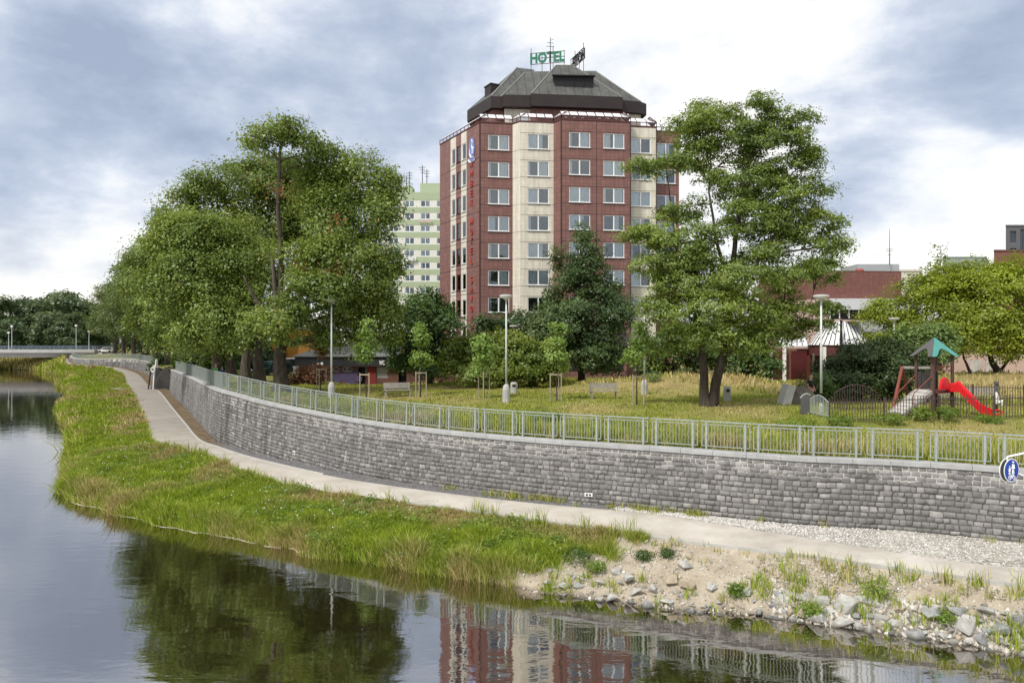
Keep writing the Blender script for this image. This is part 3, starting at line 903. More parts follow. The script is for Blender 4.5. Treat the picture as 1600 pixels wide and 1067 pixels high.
def window_proto(name, w, h, panes=(0.5,), curtain=(1, 1), frame=0.07, sill=True, style=0, fm=None):
    """local: x along the facade, y into the wall, z up, origin at the opening's centre"""
    fm = fm or M['winframe']
    mb = MB(); f = frame; y0 = 0.07
    for sx_ in (-1, 1): mb.box((sx_ * (w / 2 - f / 2), y0, 0), (f, 0.06, h))
    for sz in (-1, 1): mb.box((0, y0, sz * (h / 2 - f / 2)), (w - 2 * f, 0.06, f))
    xs = [-w / 2] + [-w / 2 + w * p for p in panes] + [w / 2]
    for p in panes: mb.box((-w / 2 + w * p, y0 - 0.004, 0), (f * 1.7, 0.06, h - 2 * f))
    o = mb.build(name, fm)
    g = MB(); g.box((0, y0 + 0.02, 0), (w - 0.04, 0.012, h - 0.04)); g.build('pane', M['glass'], o, local=True)
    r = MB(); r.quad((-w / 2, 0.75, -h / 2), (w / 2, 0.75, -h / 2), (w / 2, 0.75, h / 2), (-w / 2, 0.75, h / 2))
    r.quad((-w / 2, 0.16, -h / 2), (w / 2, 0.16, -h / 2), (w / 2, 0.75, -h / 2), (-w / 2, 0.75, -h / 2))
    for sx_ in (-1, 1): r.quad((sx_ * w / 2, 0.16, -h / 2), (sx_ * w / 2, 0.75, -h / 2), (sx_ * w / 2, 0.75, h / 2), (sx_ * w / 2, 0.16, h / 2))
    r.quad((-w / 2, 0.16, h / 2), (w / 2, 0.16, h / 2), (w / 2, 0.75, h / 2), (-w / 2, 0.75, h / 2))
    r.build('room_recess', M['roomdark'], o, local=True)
    c = MB(); k = 0
    for i in range(len(xs) - 1):
        if i < len(curtain) and curtain[i]:
            a, b = xs[i] + 0.05, xs[i + 1] - 0.02
            if curtain[i] < 1: b = a + (b - a) * curtain[i]
            nn = 10
            for q in range(nn):
                x0, x1 = a + (b - a) * q / nn, a + (b - a) * (q + 1) / nn
                ya, yb = 0.2 + (0.025 if q % 2 else 0), 0.2 + (0 if q % 2 else 0.025)
                c.quad((x0, ya, -h / 2 + 0.04), (x1, yb, -h / 2 + 0.04), (x1, yb, h / 2 - 0.04), (x0, ya, h / 2 - 0.04))
                k = 1
    if k: c.build('curtain', M['curtain'], o, local=True)
    if sill:
        s_ = MB(); s_.box((0, -0.03, -h / 2 - 0.025), (w + 0.12, 0.16, 0.05)); s_.build('sill', fm, o, local=True)
    return o


def put_window(proto, root, p0, d, u, z, used):
    """copies the window part and its sub-parts on to a facade"""
    if proto not in used:
        used.append(proto); o = proto; o.parent = root
    else:
        o = copy_tree(proto, root)
    L = wloc(root)
    o.location = (p0[0] + d.x * u - L.x, p0[1] + d.y * u - L.y, z - L.z)
    o.rotation_euler = (0, 0, math.atan2(d.y, d.x))
    return o


# ---------------- the hotel tower
px2 = lambda px, Y: Vector((wx(px, Y), Y))
HB = 4.0                                       # ground level at the hotel
hotel = thing('hotel_tower', 'tall brown tiled hotel tower with cream window bays and a grey seamed metal hat roof', 'hotel', (2.5, 78.0, HB))
P = {}
P[0] = px2(687.3, 84.0); P[1] = px2(750, 75.3); P[2] = px2(801, 75.85); P[3] = px2(813, 75.0); P[4] = px2(865, 75.45); P[5] = px2(877, 74.35)
P[6] = px2(985.5, 75.3)
vdir = Vector((-0.14, 0.99)).normalized()
P[7] = P[6] + vdir * 1.35; P[8] = px2(1026, 77.1); P[9] = P[8] + vdir * 1.35; P[10] = px2(1061, 78.9)
P[11] = P[10] + vdir * 15; P[12] = P[0] + Vector((1.5, 9.0))
ZT = 30.25
rows = [28.32 - 2.765 * k for k in range(8)]
zb = 7.9                                        # top of the dark ground storey
WW, WH = 2.18, 1.52
brickmb, creammb, whitemb, jointmb = MB(), MB(), MB(), MB()
protos = [window_proto('window', WW, WH, (0.5,), cu) for cu in ((1, 1), (1, 0.4), (0.3, 0), (0.7, 1), (1, 0), (0, 0.5), (0, 0), (0.25, 0.9))]
slim = [window_proto('window', 1.15, 1.75, (), cu, sill=True) for cu in ((0.6,), (0,), (1,))]
used = []


def bay(mb, a, b, centers, w=WW, h=WH, mats_=protos, zlist=rows[:7], top=ZT, bottom=zb):
    holes = [(c - w / 2, c + w / 2, z - h / 2, z + h / 2) for c in centers for z in zlist]
    d, nin = facade(mb, a, b, bottom, top, holes, 0.16)
    for c in centers:
        for z in zlist:
            put_window(rnd.choice(mats_), hotel, a, d, c, z, used)
    return d, nin


def joints(a, b, zs, us=(), w=0.045):
    a, b = Vector(a), Vector(b); L = (b - a).length; d = (b - a) / L; n = Vector((d.y, -d.x)) * 0.006
    for z in zs:
        q0, q1 = a + n, b + n
        jointmb.quad((q0.x, q0.y, z - w / 2), (q1.x, q1.y, z - w / 2), (q1.x, q1.y, z + w / 2), (q0.x, q0.y, z + w / 2))
    for u in us:
        q0, q1 = a + d * (u - w / 2) + n, a + d * (u + w / 2) + n
        jointmb.quad((q0.x, q0.y, zb), (q1.x, q1.y, zb), (q1.x, q1.y, ZT), (q0.x, q0.y, ZT))


zj = [r_ + s_ for r_ in rows[:7] for s_ in (-WH / 2 - 0.12, WH / 2 + 0.10)]
bay(brickmb, P[1], P[2], [(P[2] - P[1]).length * 0.57]); joints(P[1], P[2], zj)
facade(creammb, P[2], P[3], zb, ZT); joints(P[2], P[3], zj[::2], w=0.03)
bay(creammb, P[3], P[4], [(P[4] - P[3]).length * 0.54]); joints(P[3], P[4], zj, w=0.035)
facade(brickmb, P[4], P[5], zb, ZT); joints(P[4], P[5], zj[::2], w=0.03)
L3 = (P[6] - P[5]).length
bay(brickmb, P[5], P[6], [L3 * 0.262, L3 * 0.755]); joints(P[5], P[6], zj, us=(L3 * 0.505,))
facade(brickmb, P[6], P[7], zb, ZT)
L8 = (P[8] - P[7]).length
bay(creammb, P[7], P[8], [L8 * 0.46]); joints(P[7], P[8], zj, w=0.035)
facade(brickmb, P[8], P[9], zb, ZT)
bay(brickmb, P[9], P[10], [(P[10] - P[9]).length * 0.5]); joints(P[9], P[10], zj)
facade(brickmb, P[10], P[11], zb, ZT); facade(brickmb, P[11], P[12], zb, ZT); facade(brickmb, P[12], P[0], zb, ZT)
# left facade: three strips of slim windows
cuts = [687.3, 704.0, 712.5, 720.5, 729.0, 750.0]


def left_at(px):
    """point of the left facade seen at a pixel column"""
    a, b = P[0], P[1]; k = (px - CX) / F
    s_ = (k * a.y - a.x) / ((b.x - a.x) - k * (b.y - a.y))
    return a + (b - a) * s_


ci = [left_at(c) for c in cuts]
zleft = [r_ - 0.15 for r_ in rows]
for i, mb in enumerate((brickmb, whitemb, brickmb, whitemb, brickmb)):
    a, b = ci[i], ci[i + 1]; Ls = (b - a).length
    if i in (1, 2, 3):
        w_ = min(0.95, Ls - 0.35)
        zl = zleft[:8] if i == 3 else zleft[:7]
        bt = zleft[7] - 1.1 if i == 3 else zb
        holes = [(Ls * 0.52 - w_ / 2, Ls * 0.52 + w_ / 2, z - 0.85, z + 0.85) for z in zl]
        d, nin = facade(mb, a, b, min(bt, zb), ZT, holes, 0.16)
        pr = window_proto('window', w_, 1.70, (), (0.7,), fm=None if i != 2 else M['redtrim'])
        pr2 = window_proto('window', w_, 1.70, (), (0,), fm=None if i != 2 else M['redtrim'])
        for z in zl: put_window(rnd.choice((pr, pr2)), hotel, a, d, Ls * 0.52, z, used)
        for p_ in (pr, pr2):
            if p_ not in used:
                for ch in list(p_.children): bpy.data.objects.remove(ch)
                bpy.data.objects.remove(p_)
    else:
        facade(mb, a, b, zb, ZT)
    joints(a, b, [r_ - 1.52 for r_ in rows[:7]], w=0.05)
for p_ in protos + slim:
    if p_ not in used:
        for ch in list(p_.children): bpy.data.objects.remove(ch)
        bpy.data.objects.remove(p_)
# corner pipes
for k in (1, 5, 6, 8):
    jointmb.tube([(P[k].x - 0.03, P[k].y - 0.05, zb), (P[k].x - 0.03, P[k].y - 0.05, ZT)], 0.05, 6)
ring = [P[i] for i in range(13)]
brickmb.prism([(p.x, p.y) for p in ring], ZT - 0.02, ZT + 0.02)
brickmb.build('tiled_wall', M['hotel_tile'], hotel); creammb.build('cream_bay', M['hotel_cream'], hotel)
whitemb.build('pale_strip', M['hotel_white'], hotel); jointmb.build('panel_joint', M['joint'], hotel)
# ground storey, set back
mb = MB(); cen = Vector((6, 82))
base = [p + (cen - p).normalized() * 0.5 for p in ring]
for i in range(13): facade(mb, base[i], base[(i + 1) % 13], HB - 0.6, zb)
mb.prism([(p.x, p.y) for p in ring], zb - 0.02, zb + 0.01)
mb.build('ground_storey', M['hotel_tile'], hotel)
mb = MB()
for k in (1, 3, 5):
    d = (base[k + 1] - base[k]).normalized(); q = base[k] + d * 0.4; L = (base[k + 1] - base[k]).length - 0.8
    n = Vector((d.y, -d.x))
    for zc, hh, t_ in ((6.2, 2.3, 0.03),):
        c = q + d * L / 2 + n * 0.03
        mb = MB(); mb.box((c.x, c.y, zc), (L, 0.05, hh), math.atan2(d.y, d.x)); mb.build('shop_window', M['darkmetal'], hotel)
mb = MB()
q = px2(985, 74.6)
mb.loft([[(q.x - 1.2, q.y - 0.6, 7.6), (q.x + 0.1, q.y - 0.6, 7.6), (q.x + 0.1, q.y + 1.4, 7.6), (q.x - 1.2, q.y + 1.4, 7.6)],
         [(q.x - 1.2, q.y + 0.6, 8.9), (q.x - 0.3, q.y + 0.6, 8.9), (q.x - 0.3, q.y + 1.4, 8.9), (q.x - 1.2, q.y + 1.4, 8.9)]])
mb.build('entrance_canopy', M['darkmetal'], hotel)
# slanted glass skirt along the parapet
fm_, gm = MB(), MB()


def skirt(a, b, inset=0.75):
    a, b = Vector(a), Vector(b); L = (b - a).length; d = (b - a) / L; nin = Vector((-d.y, d.x))
    n = max(2, round(L / 0.95)); z0, z1, z2 = ZT + 0.03, ZT + 0.52, ZT + 1.08
    fm_.beam((a.x, a.y, z0 + 0.06), (b.x, b.y, z0 + 0.06), 0.10, 0.12)
    fm_.beam((a.x + nin.x * .02, a.y + nin.y * .02, z1), (b.x + nin.x * .02, b.y + nin.y * .02, z1), 0.07, 0.07)
    e0, e1 = a + nin * inset, b + nin * inset
    fm_.beam((e0.x, e0.y, z2), (e1.x, e1.y, z2), 0.07, 0.07)
    for i in range(n + 1):
        p = a + d * L * i / n; q = p + nin * inset
        fm_.beam((p.x, p.y, z0), (p.x, p.y, z1), 0.07, 0.07)
        fm_.beam((p.x, p.y, z1), (q.x, q.y, z2), 0.07, 0.07)
    for i in range(n):
        p0, p1 = a + d * (L * i / n + 0.06), a + d * (L * (i + 1) / n - 0.06)
        q0, q1 = p0 + nin * (inset - .05), p1 + nin * (inset - .05)
        o_ = 0.04
        gm.add([(p0.x, p0.y, z1 + o_), (p1.x, p1.y, z1 + o_), (q1.x, q1.y, z2 + o_ - .03), (q0.x, q0.y, z2 + o_ - .03),
                (p0.x, p0.y, z1 + o_ + .02), (p1.x, p1.y, z1 + o_ + .02), (q1.x, q1.y, z2 + o_ - .01), (q0.x, q0.y, z2 + o_ - .01)],
               [(3, 2, 1, 0), (4, 5, 6, 7), (0, 1, 5, 4), (1, 2, 6, 5), (2, 3, 7, 6), (3, 0, 4, 7)])


for i in range(10): skirt(P[i], P[i + 1])
fm_.build('skirt_frame', M['redtrim'], hotel); gm.build('skirt_glazing', M['canopy_glass'], hotel)
# penthouse storey
pa = [px2(733, 83.6) + Vector((.6, .3)), px2(769, 79.4), px2(787, 79.6), px2(788, 79.1), px2(829, 79.3), px2(830, 78.9), px2(969, 79.9), px2(970, 80.8), px2(1001, 81.2)]
pa += [pa[8] + vdir * 9, pa[0] + Vector((2, 9))]
mbb, mbc = MB(), MB()
for i in range(11):
    tgt = mbc if i in (3, 7) else mbb
    facade(tgt, pa[i], pa[(i + 1) % 11], ZT, 33.2)
mbb.build('penthouse_wall', M['hotel_tile'], hotel); mbc.build('penthouse_cream_wall', M['hotel_cream'], hotel)
mb = MB()
for px_ in (852, 862 - 24 + 24, 884, 897, 910, 936, 949, 962):
    c = px2(px_, 79.05 + (px_ - 830) * 0.0072)
    mb = MB(); mb.lathe([(0.17, -0.0), (0.2, 0.05), (0.14, 0.1)], 10, (c.x, c.y - 0.12, 31.95)); mb.build('porch_lamp', M['white'], hotel)
mb = MB()
for px_, w_ in ((820, 1.2), (868, 1.1), (922, 1.1), (984, 0.8)):
    c = px2(px_, 79.02 + (px_ - 830) * 0.0072 + (1.0 if px_ > 975 else 0.15 if px_ < 829 else 0))
    mb = MB(); mb.box((c.x, c.y - 0.03, 31.4), (w_, 0.06, 1.4), 0.1); mb.build('penthouse_window', M['curtain'], hotel)
# fascia band and seamed roof
FZ0, FZ1 = 32.85, 34.1
fa = [px2(730, 83.7), px2(767.5, 78.7), px2(783, 78.8), px2(788, 78.2), px2(829, 78.4), px2(830.2, 78.0), px2(973, 79.1), px2(974, 80.0), px2(1001, 80.5), px2(1010, 81.3)]
fa += [fa[9] + vdir * 8.5, fa[0] + Vector((1.5, 9.5))]
mb = MB(); mb.prism([(p.x, p.y) for p in fa], FZ0, FZ1); mb.build('fascia', M['fascia'], hotel)


def roof_face(mb, pts):
    pts = [Vector(p) for p in pts]
    e = (pts[1] - pts[0]); e.z = 0; e.normalize()
    n = (pts[1] - pts[0]).cross(pts[-1] - pts[0]).normalized(); s_ = n.cross(e)
    mb.add(pts, [tuple(range(len(pts)))], 0, [[((p - pts[0]).dot(e), (p - pts[0]).dot(s_)) for p in pts]])


V3 = lambda p, z: Vector((p.x, p.y, z))
mb = MB(); ZF = FZ1 + 0.02
# main body
A0, A1, A2, A3 = V3(px2(783, 78.9), ZF), V3(fa[8], ZF), V3(fa[10], ZF), V3(px2(770, 88.5), ZF)
T0, T1, T2, T3 = at(820, 114, 82.6), at(930, 112.6, 83.4), at(931, 111, 86.0), at(822, 112, 86.0)
for f_ in ((A0, A1, T1, T0), (A1, A2, T2, T1), (A2, A3, T3, T2), (A3, A0, T0, T3), (T0, T1, T2, T3)): roof_face(mb, f_)
# left rear wing
B0, B1, B2, B3 = V3(fa[1], ZF), V3(px2(795, 79.2), ZF), V3(px2(850, 92), ZF), V3(fa[11], ZF)
B00 = V3(fa[0], ZF)
U0, U1, U2 = at(808, 106, 85.4), at(836, 109.8, 86.2), at(826, 108, 89.0)
for f_ in ((B0, B1, U1, U0), (B00, B0, U0), (B3, B00, U0, U2), (B1, B2, U2, U1), (B2, B3, U2), (U0, U1, U2)): roof_face(mb, f_)
# central front hip
C0, C1 = V3(fa[5], ZF + .01), V3(fa[6], ZF + .01)
D0, D1 = at(868.7, 102.7, 82.6), at(896, 103, 82.9)
D2, D3 = at(897, 103, 85.5), at(868, 102.7, 85.5)
C2, C3 = V3(fa[6] + vdir * 6, ZF), V3(fa[5] + vdir * 6, ZF)
for f_ in ((C0, C1, D1, D0), (C1, C2, D2, D1), (C3, C0, D0, D3), (C2, C3, D3, D2), (D0, D1, D2, D3)): roof_face(mb, f_)
mb.build('roof', M['roof'], hotel)
mb = MB()
for p, q in ((C0, D0), (C1, D1), (D0, D1), (A0, T0), (B0, U0), (A1, T1)): mb.beam(p, q, 0.16, 0.10)
mb.build('ridge_cap', plain('ridge_cap', (0.20, 0.20, 0.18), 0.6), hotel)
# dormer strip and chimney box
mb = MB()
nrm = (D0 - C0).normalized()
g0, g1 = at(863, 126.5, 80.75), at(926, 127.5, 81.15)
h0, h1 = at(868, 138.2, 79.6), at(926, 139.6, 80.0)
vs = [g0, g1, h1, h0]
back = [v + Vector((0, 2.0, 0)) for v in vs]
vs2 = [Vector((g0.x, h0.y - 0.15, g0.z)), Vector((g1.x, h1.y - 0.15, g1.z)), Vector((h1.x, h1.y - 0.15, h1.z)), Vector((h0.x, h0.y - 0.15, h0.z))]
mb.add(vs2 + back, [(3, 2, 1, 0), (0, 1, 5, 4), (1, 2, 6, 5), (2, 3, 7, 6), (3, 0, 4, 7)])
for k in range(1, 4):
    a = vs2[0].lerp(vs2[1], k / 4); b = vs2[3].lerp(vs2[2], k / 4)
    mb.beam(a + Vector((0, -.03, 0)), b + Vector((0, -.03, 0)), 0.09)
mb.beam(vs2[0] + Vector((-.1, -.12, .06)), vs2[1] + Vector((.1, -.12, .06)), 0.35, 0.12)
mb.build('dormer', M['black'], hotel)
mb = MB(); c = px2(770, 81.8); mb.box((c.x, c.y, 35.4), (1.25, 1.5, 1.5), 0.5); mb.box((c.x, c.y, 36.2), (1.4, 1.65, 0.12), 0.5)
mb.build('chimney', M['fascia'], hotel)
# mast
mb = MB(); c = at(860, 118, 84.2)
mb.tube([c, c + Vector((0, 0, 4.3))], [0.06, 0.035], 6)
for dz, l in ((3.7, 0.7), (3.3, 0.9), (2.7, 0.5)): mb.beam(c + Vector((-l / 2, 0, dz)), c + Vector((l / 2, 0.1, dz)), 0.045)
mb.beam(c + Vector((0, 0, 3.95)), c + Vector((0.35, -.3, 4.0)), 0.03)
mb.build('antenna_mast', M['darkmetal'], hotel)


def text_mesh(body, size, extrude, bold=0.04):
    cu = bpy.data.curves.new('lettering', 'FONT'); cu.body = body; cu.size = size; cu.extrude = extrude
    cu.offset = size * bold
    o = bpy.data.objects.new('lettering', cu); COL.objects.link(o)
    dg = bpy.context.evaluated_depsgraph_get()
    me = bpy.data.meshes.new_from_object(o.evaluated_get(dg))
    bpy.data.objects.remove(o); bpy.data.curves.remove(cu)
    V = np.array([v.co[:] for v in me.vertices])
    me.name = 'lettering'
    return me, V.min(0), V.max(0)


def place_text(name, body, mat, parent, M4, height, width=None, extrude=0.05, bold=0.04):
    """text standing in the local xz plane of M4, from its lower left corner, given height and width"""
    me, lo, hi = text_mesh(body, 1.0, extrude, bold)
    sy_ = height / (hi[1] - lo[1]); sx_ = (width / (hi[0] - lo[0])) if width else sy_
    off = wloc(parent) if parent is not None else Vector()
    for v in me.vertices:
        x, y, z = v.co
        p = M4 @ Vector(((x - lo[0]) * sx_, -z, (y - lo[1]) * sy_))
        v.co = p - off
    me.update(); me.materials.clear()
    return link(name, me, mat, parent)


def frame_matrix(p, xdir):
    x = Vector((xdir[0], xdir[1], 0)).normalized(); z = Vector((0, 0, 1)); y = z.cross(x)
    m = Matrix.Identity(4)
    for i in range(3): m[i][0], m[i][1], m[i][2], m[i][3] = x[i], y[i], z[i], p[i]
    return m


def rooftop_sign(label, a, b, h, foot_z, mat, rear=False):
    root = thing('rooftop_sign', label, 'sign', (a.x, a.y, foot_z))
    d = Vector((b.x - a.x, b.y - a.y)); w = d.length; d.normalize()
    Mx = frame_matrix(a, d)
    place_text('lettering', 'HOTEL', mat, root, Mx, h, w, 0.05)
    mb = MB(); n = Vector((-d.y, d.x))
    for k in (0.02, 0.34, 0.66, 0.98):
        p = a + Vector((d.x * w * k + n.x * .1, d.y * w * k + n.y * .1, 0))
        mb.tube([(p.x, p.y, foot_z), (p.x, p.y, a.z + h * 1.05 + (0.5 if k in (.02, .66) else 0))], 0.035, 6)
    for dz in (-0.05, h * 0.5, h):
        p, q = a + Vector((n.x * .1, n.y * .1, dz)), a + Vector((d.x * w + n.x * .1, d.y * w + n.y * .1, dz))
        mb.beam(p, q, 0.06)
    mb.build('support_frame', M['darkmetal'], root)
    return root


sa = at(828.5, 100.3, 84.8); sb = at(882.5, 96.5, 84.0)
rooftop_sign('green HOTEL letters on a rooftop frame facing the river', sa, sb, 1.22, 37.4, M['greenletter'])
sc = at(913.5, 92.0, 83.9); se = at(893.0, 101.5, 87.6)
rooftop_sign('dark HOTEL rooftop letters seen from behind at an angle', sc, se, 1.25, 37.4, M['darkmetal'])
# vertical lettering and emblem on the left facade
dL = (P[1] - P[0]).normalized(); nL = Vector((dL.y, -dL.x))
txt = 'AMBER HOTEL SAVOY'
pc = left_at(738.0)
for i, chh in enumerate(txt):
    if chh == ' ': continue
    py = 257.0 + (498.0 - 257.0) * i / 16.0
    p = Vector((pc.x, pc.y, wz(py + 5.0, pc.y))) + Vector((nL.x * .08, nL.y * .08, 0)) - Vector((dL.x * .33, dL.y * .33, 0))
    place_text('letter', chh, M['redletter'], hotel, frame_matrix(p, dL), 0.70, 0.16 if chh == 'I' else 0.56, 0.03, 0.0)
root = thing('emblem_sign', 'blue oval emblem with a white swan like curl above the red vertical letters', 'sign', (pc.x, pc.y, wz(237, pc.y)))
mb = MB(); ex = Vector((dL.x, dL.y, 0)); en = Vector((nL.x, nL.y, 0))
cc = Vector((pc.x, pc.y, wz(234, pc.y)))
def oval(mb, c, rx, ry, off, th, n=28):
    f_ = [c + ex * rx * math.cos(2 * math.pi * k / n) + Vector((0, 0, ry * math.sin(2 * math.pi * k / n))) + en * (off + th) for k in range(n)]
    b_ = [p - en * th for p in f_]
    mb.loft([b_, f_])
oval(mb, cc, 0.66, 1.25, 0.03, 0.06); mb.build('emblem_disc', M['emblem_blue'], root)
mb = MB()
pts = [(-.05, -.75), (.3, -.45), (.34, 0), (.1, .3), (.22, .75), (.02, 1.0), (-.2, .75)]
mb.tube([cc + ex * x + Vector((0, 0, z)) + en * 0.10 for x, z in pts], [.05, .13, .15, .1, .08, .07, .03], 6)
pts = [(-.4, .1), (-.42, -.4), (-.1, -.8), (.3, -.85)]
mb.tube([cc + ex * x + Vector((0, 0, z)) + en * 0.10 for x, z in pts], [.05, .08, .1, .04], 6)
for s_ in (-1, 1): mb.tube([cc + ex * x * s_ + Vector((0, 0, z)) + en * 0.08 for x, z in ((.1, -1.35), (.45, -1.2), (.72, -.95), (.6, -1.3))], [.05, .12, .12, .04], 6)
mb.build('emblem_figure', plain('emblem_white', (0.62, 0.66, 0.80), 0.5), root)

# ---------------- green banded apartment block
GY = 167.0
M['greenband'] = plain('green_render', (0.37, 0.43, 0.29), 0.8, 0, 0.06, 0.5, coord='Position')
M['whiteband'] = plain('white_render', (0.66, 0.66, 0.61), 0.8, 0, 0.06, 0.5, coord='Position')
x0, x1 = wx(575, GY), wx(735, GY)
blk = thing('apartment_block', 'tall pale green and white banded apartment block behind the trees', 'building', ((x0 + x1) / 2, GY + 6, 4))
mbw, mbg = MB(), MB()
ztop = wz(302, GY); fl = 19.35 * GY / F
zrow = [wz(318.5, GY) - fl * k for k in range(12)]
cols = [605.5 - 28, 605.5, 640.5 - 0.5, 665.3, 690, 715]
cols = [wx(c, GY) - x0 for c in (590, 615, 640, 664.7, 689.5, 714)]
wp = [window_proto('window', 2.1, 1.35, (0.5,), cu, frame=0.09, sill=False) for cu in ((1, 1), (0.4, 0), (0, 1), (0.8, 0.3))]
u2 = []
holes = [(c - 1.05, c + 1.05, z - .675, z + .675) for c in cols for z in zrow]
d, nin = facade(mbw, (x0, GY), (x1, GY), 4, ztop, holes)
for c in cols:
    for z in zrow: put_window(rnd.choice(wp), blk, (x0, GY), d, c, z, u2)
for p_ in wp:
    if p_ not in u2:
        for ch in list(p_.children): bpy.data.objects.remove(ch)
        bpy.data.objects.remove(p_)
facade(mbw, (x1, GY), (x1, GY + 12), 4, ztop); facade(mbw, (x1, GY + 12), (x0, GY + 12), 4, ztop); facade(mbw, (x0, GY + 12), (x0, GY), 4, ztop)
mbw.prism([(x0, GY), (x1, GY), (x1, GY + 12), (x0, GY + 12)], ztop - .02, ztop)
for k in range(-1, 12):
    za = zrow[k] - .675 - 0.14 if k >= 0 else ztop + .2
    zb_ = (zrow[k + 1] + .675 + 0.14) if k + 1 < 12 else za - 1.4
    mbg.box(((x0 + x1) / 2, GY + 5.985, (za + zb_) / 2), (x1 - x0 + .05, 12.07, za - zb_))
mbw.build('white_wall', M['whiteband'], blk); mbg.build('green_band', M['greenband'], blk)
for a, b, t_, y_ in ((617, 645, 291.5, 5), (656, 700, 286.5, 4)):
    mb = MB(); mb.box((wx((a + b) / 2, GY + y_), GY + y_ + 2, (wz(t_, GY + y_) + ztop) / 2), (wx(b, GY) - wx(a, GY), 4, wz(t_, GY + y_) - ztop)); mb.build('roof_house', M['greenband'], blk)
for px_, t_ in ((627, 272), (635, 276), (640, 268), (660, 259), (667, 265), (622, 278)):
    mb = MB(); p = Vector((wx(px_, GY + 5), GY + 5, ztop))
    mb.tube([p, (p.x, p.y, wz(t_, GY + 5))], 0.09, 5)
    for q in range(3):
        zz = wz(t_ + 3 + q * 4, GY + 5); mb.beam((p.x - .8 + .2 * q, p.y, zz), (p.x + .7 - .1 * q, p.y, zz), 0.09)
    mb.build('aerial', M['darkmetal'], blk)
for px_, py_, c_, nm_ in ((664, 345, (0.55, 0.42, 0.40), 'laundry'), (640, 404, (0.72, 0.72, 0.72), 'laundry')):
    mb = MB(); p = at(px_, py_, GY - .5)
    for k in range(5): mb.box((p.x - 1.2 + k * .6, p.y, p.z - .1 * (k % 2)), (0.5, .05, 0.9 if px_ < 650 else 0.55))
    tag(mb.build(nm_, plain('cloth', c_, 0.9)), 'washing hung out below a window of the green banded block, ' + ('higher and pinkish' if px_ > 650 else 'lower and white'), 'laundry')

# ---------------- low brick toilet building
WY = 68.0
wb0, wb1 = wx(467, WY), wx(735, WY)
M['wcbrick'] = tilemat('dark_clinker', (0.16, 0.075, 0.058), (0.09, 0.06, 0.05), 0.22, 0.25, 0.3, 0.015)
M['slate'] = plain('grey_roofing', (0.17, 0.17, 0.16), 0.85, 0, 0.2, 1.0, 0.2, coord='Position')
wc = thing('toilet_building', 'low brick building with a shallow grey roof, dark fascia and a WC sign', 'building', ((wb0 + wb1) / 2, WY + 4, 4.1))
mb = MB(); ez = wz(556.5, WY); fz = wz(572, WY)
xo = lambda px_: wx(px_, WY) - wb0
holes = [(xo(559.5), xo(573), 4.0, wz(573.5, WY)), (xo(588), xo(606), wz(590.5, WY), wz(573.5, WY)), (xo(622.5), xo(635), 4.0, wz(573, WY))]
facade(mb, (wb0, WY), (wb1, WY), 3.8, fz, holes, 0.5)
facade(mb, (wb1, WY), (wb1, WY + 8), 3.8, ez); facade(mb, (wb1, WY + 8), (wb0, WY + 8), 3.8, ez); facade(mb, (wb0, WY + 8), (wb0, WY), 3.8, ez)
mb.build('brick_wall', M['wcbrick'], wc)
mb = MB(); mb.box(((wb0 + wb1) / 2, WY + 0.0, (ez + fz) / 2), (wb1 - wb0 + 0.5, 0.9, ez - fz)); mb.build('fascia', plain('tarred_fascia', (0.03, 0.03, 0.034), 0.7, 0, 0.3, 2), wc)
mb = MB(); rz_ = wz(536.5, WY + 7)
e = 0.45
mb.add([(wb0 - e, WY - .6, ez + .03), (wb1 + e, WY - .6, ez + .03), (wb1 + e, WY + 7, rz_), (wb0 + 1.6, WY + 7, rz_), (wb1 + e, WY + 14, ez), (wb0 - e, WY + 14, ez)], [(0, 1, 2, 3), (3, 2, 4, 5), (0, 3, 5)])
mb.add([(wb0 - e, WY - .6, ez - .05), (wb1 + e, WY - .6, ez - .05), (wb1 + e, WY - .6, ez + .03), (wb0 - e, WY - .6, ez + .03)], [(0, 1, 2, 3)])
mb.build('roof', M['slate'], wc)
for a, b in ((559.5, 573), (622.5, 635)):
    mb = MB(); mb.box(((wx(a, WY) + wx(b, WY)) / 2, WY + .45, 5.0), (wx(b, WY) - wx(a, WY), .06, 2.4)); mb.build('door', M['black'], wc)
mb = MB(); mb.box(((wx(573.5, WY) + wx(587.5, WY)) / 2, WY - .03, 4.8), (0.82, .06, 1.95)); mb.build('red_panel', plain('faded_red_paint', (0.20, 0.03, 0.025), 0.7), wc)
mb = MB(); cxw = (wx(588, WY) + wx(606, WY)) / 2; cw = wx(606, WY) - wx(588, WY)
mb.box((cxw, WY + .12, (wz(590.5, WY) + wz(573.5, WY)) / 2), (cw, .05, 1.0))
for dz in (-.3, 0, .3): mb.box((cxw, WY + .085, (wz(582, WY)) + dz), (cw, .03, .05))
mb.build('window', plain('frosted_pane', (0.38, 0.37, 0.36), 0.4), wc)
pz = Vector((wx(592.5, WY - .5), WY - .5, wz(570, WY)))
place_text('lettering', 'WC', M['white'], wc, frame_matrix(pz, (1, 0)), 0.42, 0.5, 0.02)
mb = MB(); p = at(503, 568, WY - .6); mb.lathe([(0.13, 0), (0.13, .04)], 14, (0, 0, 0))
vs = [(p.x + x, p.y - z, p.z + y) for x, y, z in mb.v]; mb.v = vs
mb.box((p.x - .32, p.y, p.z), (.28, .03, .09)); mb.build('notice', M['white'], wc)
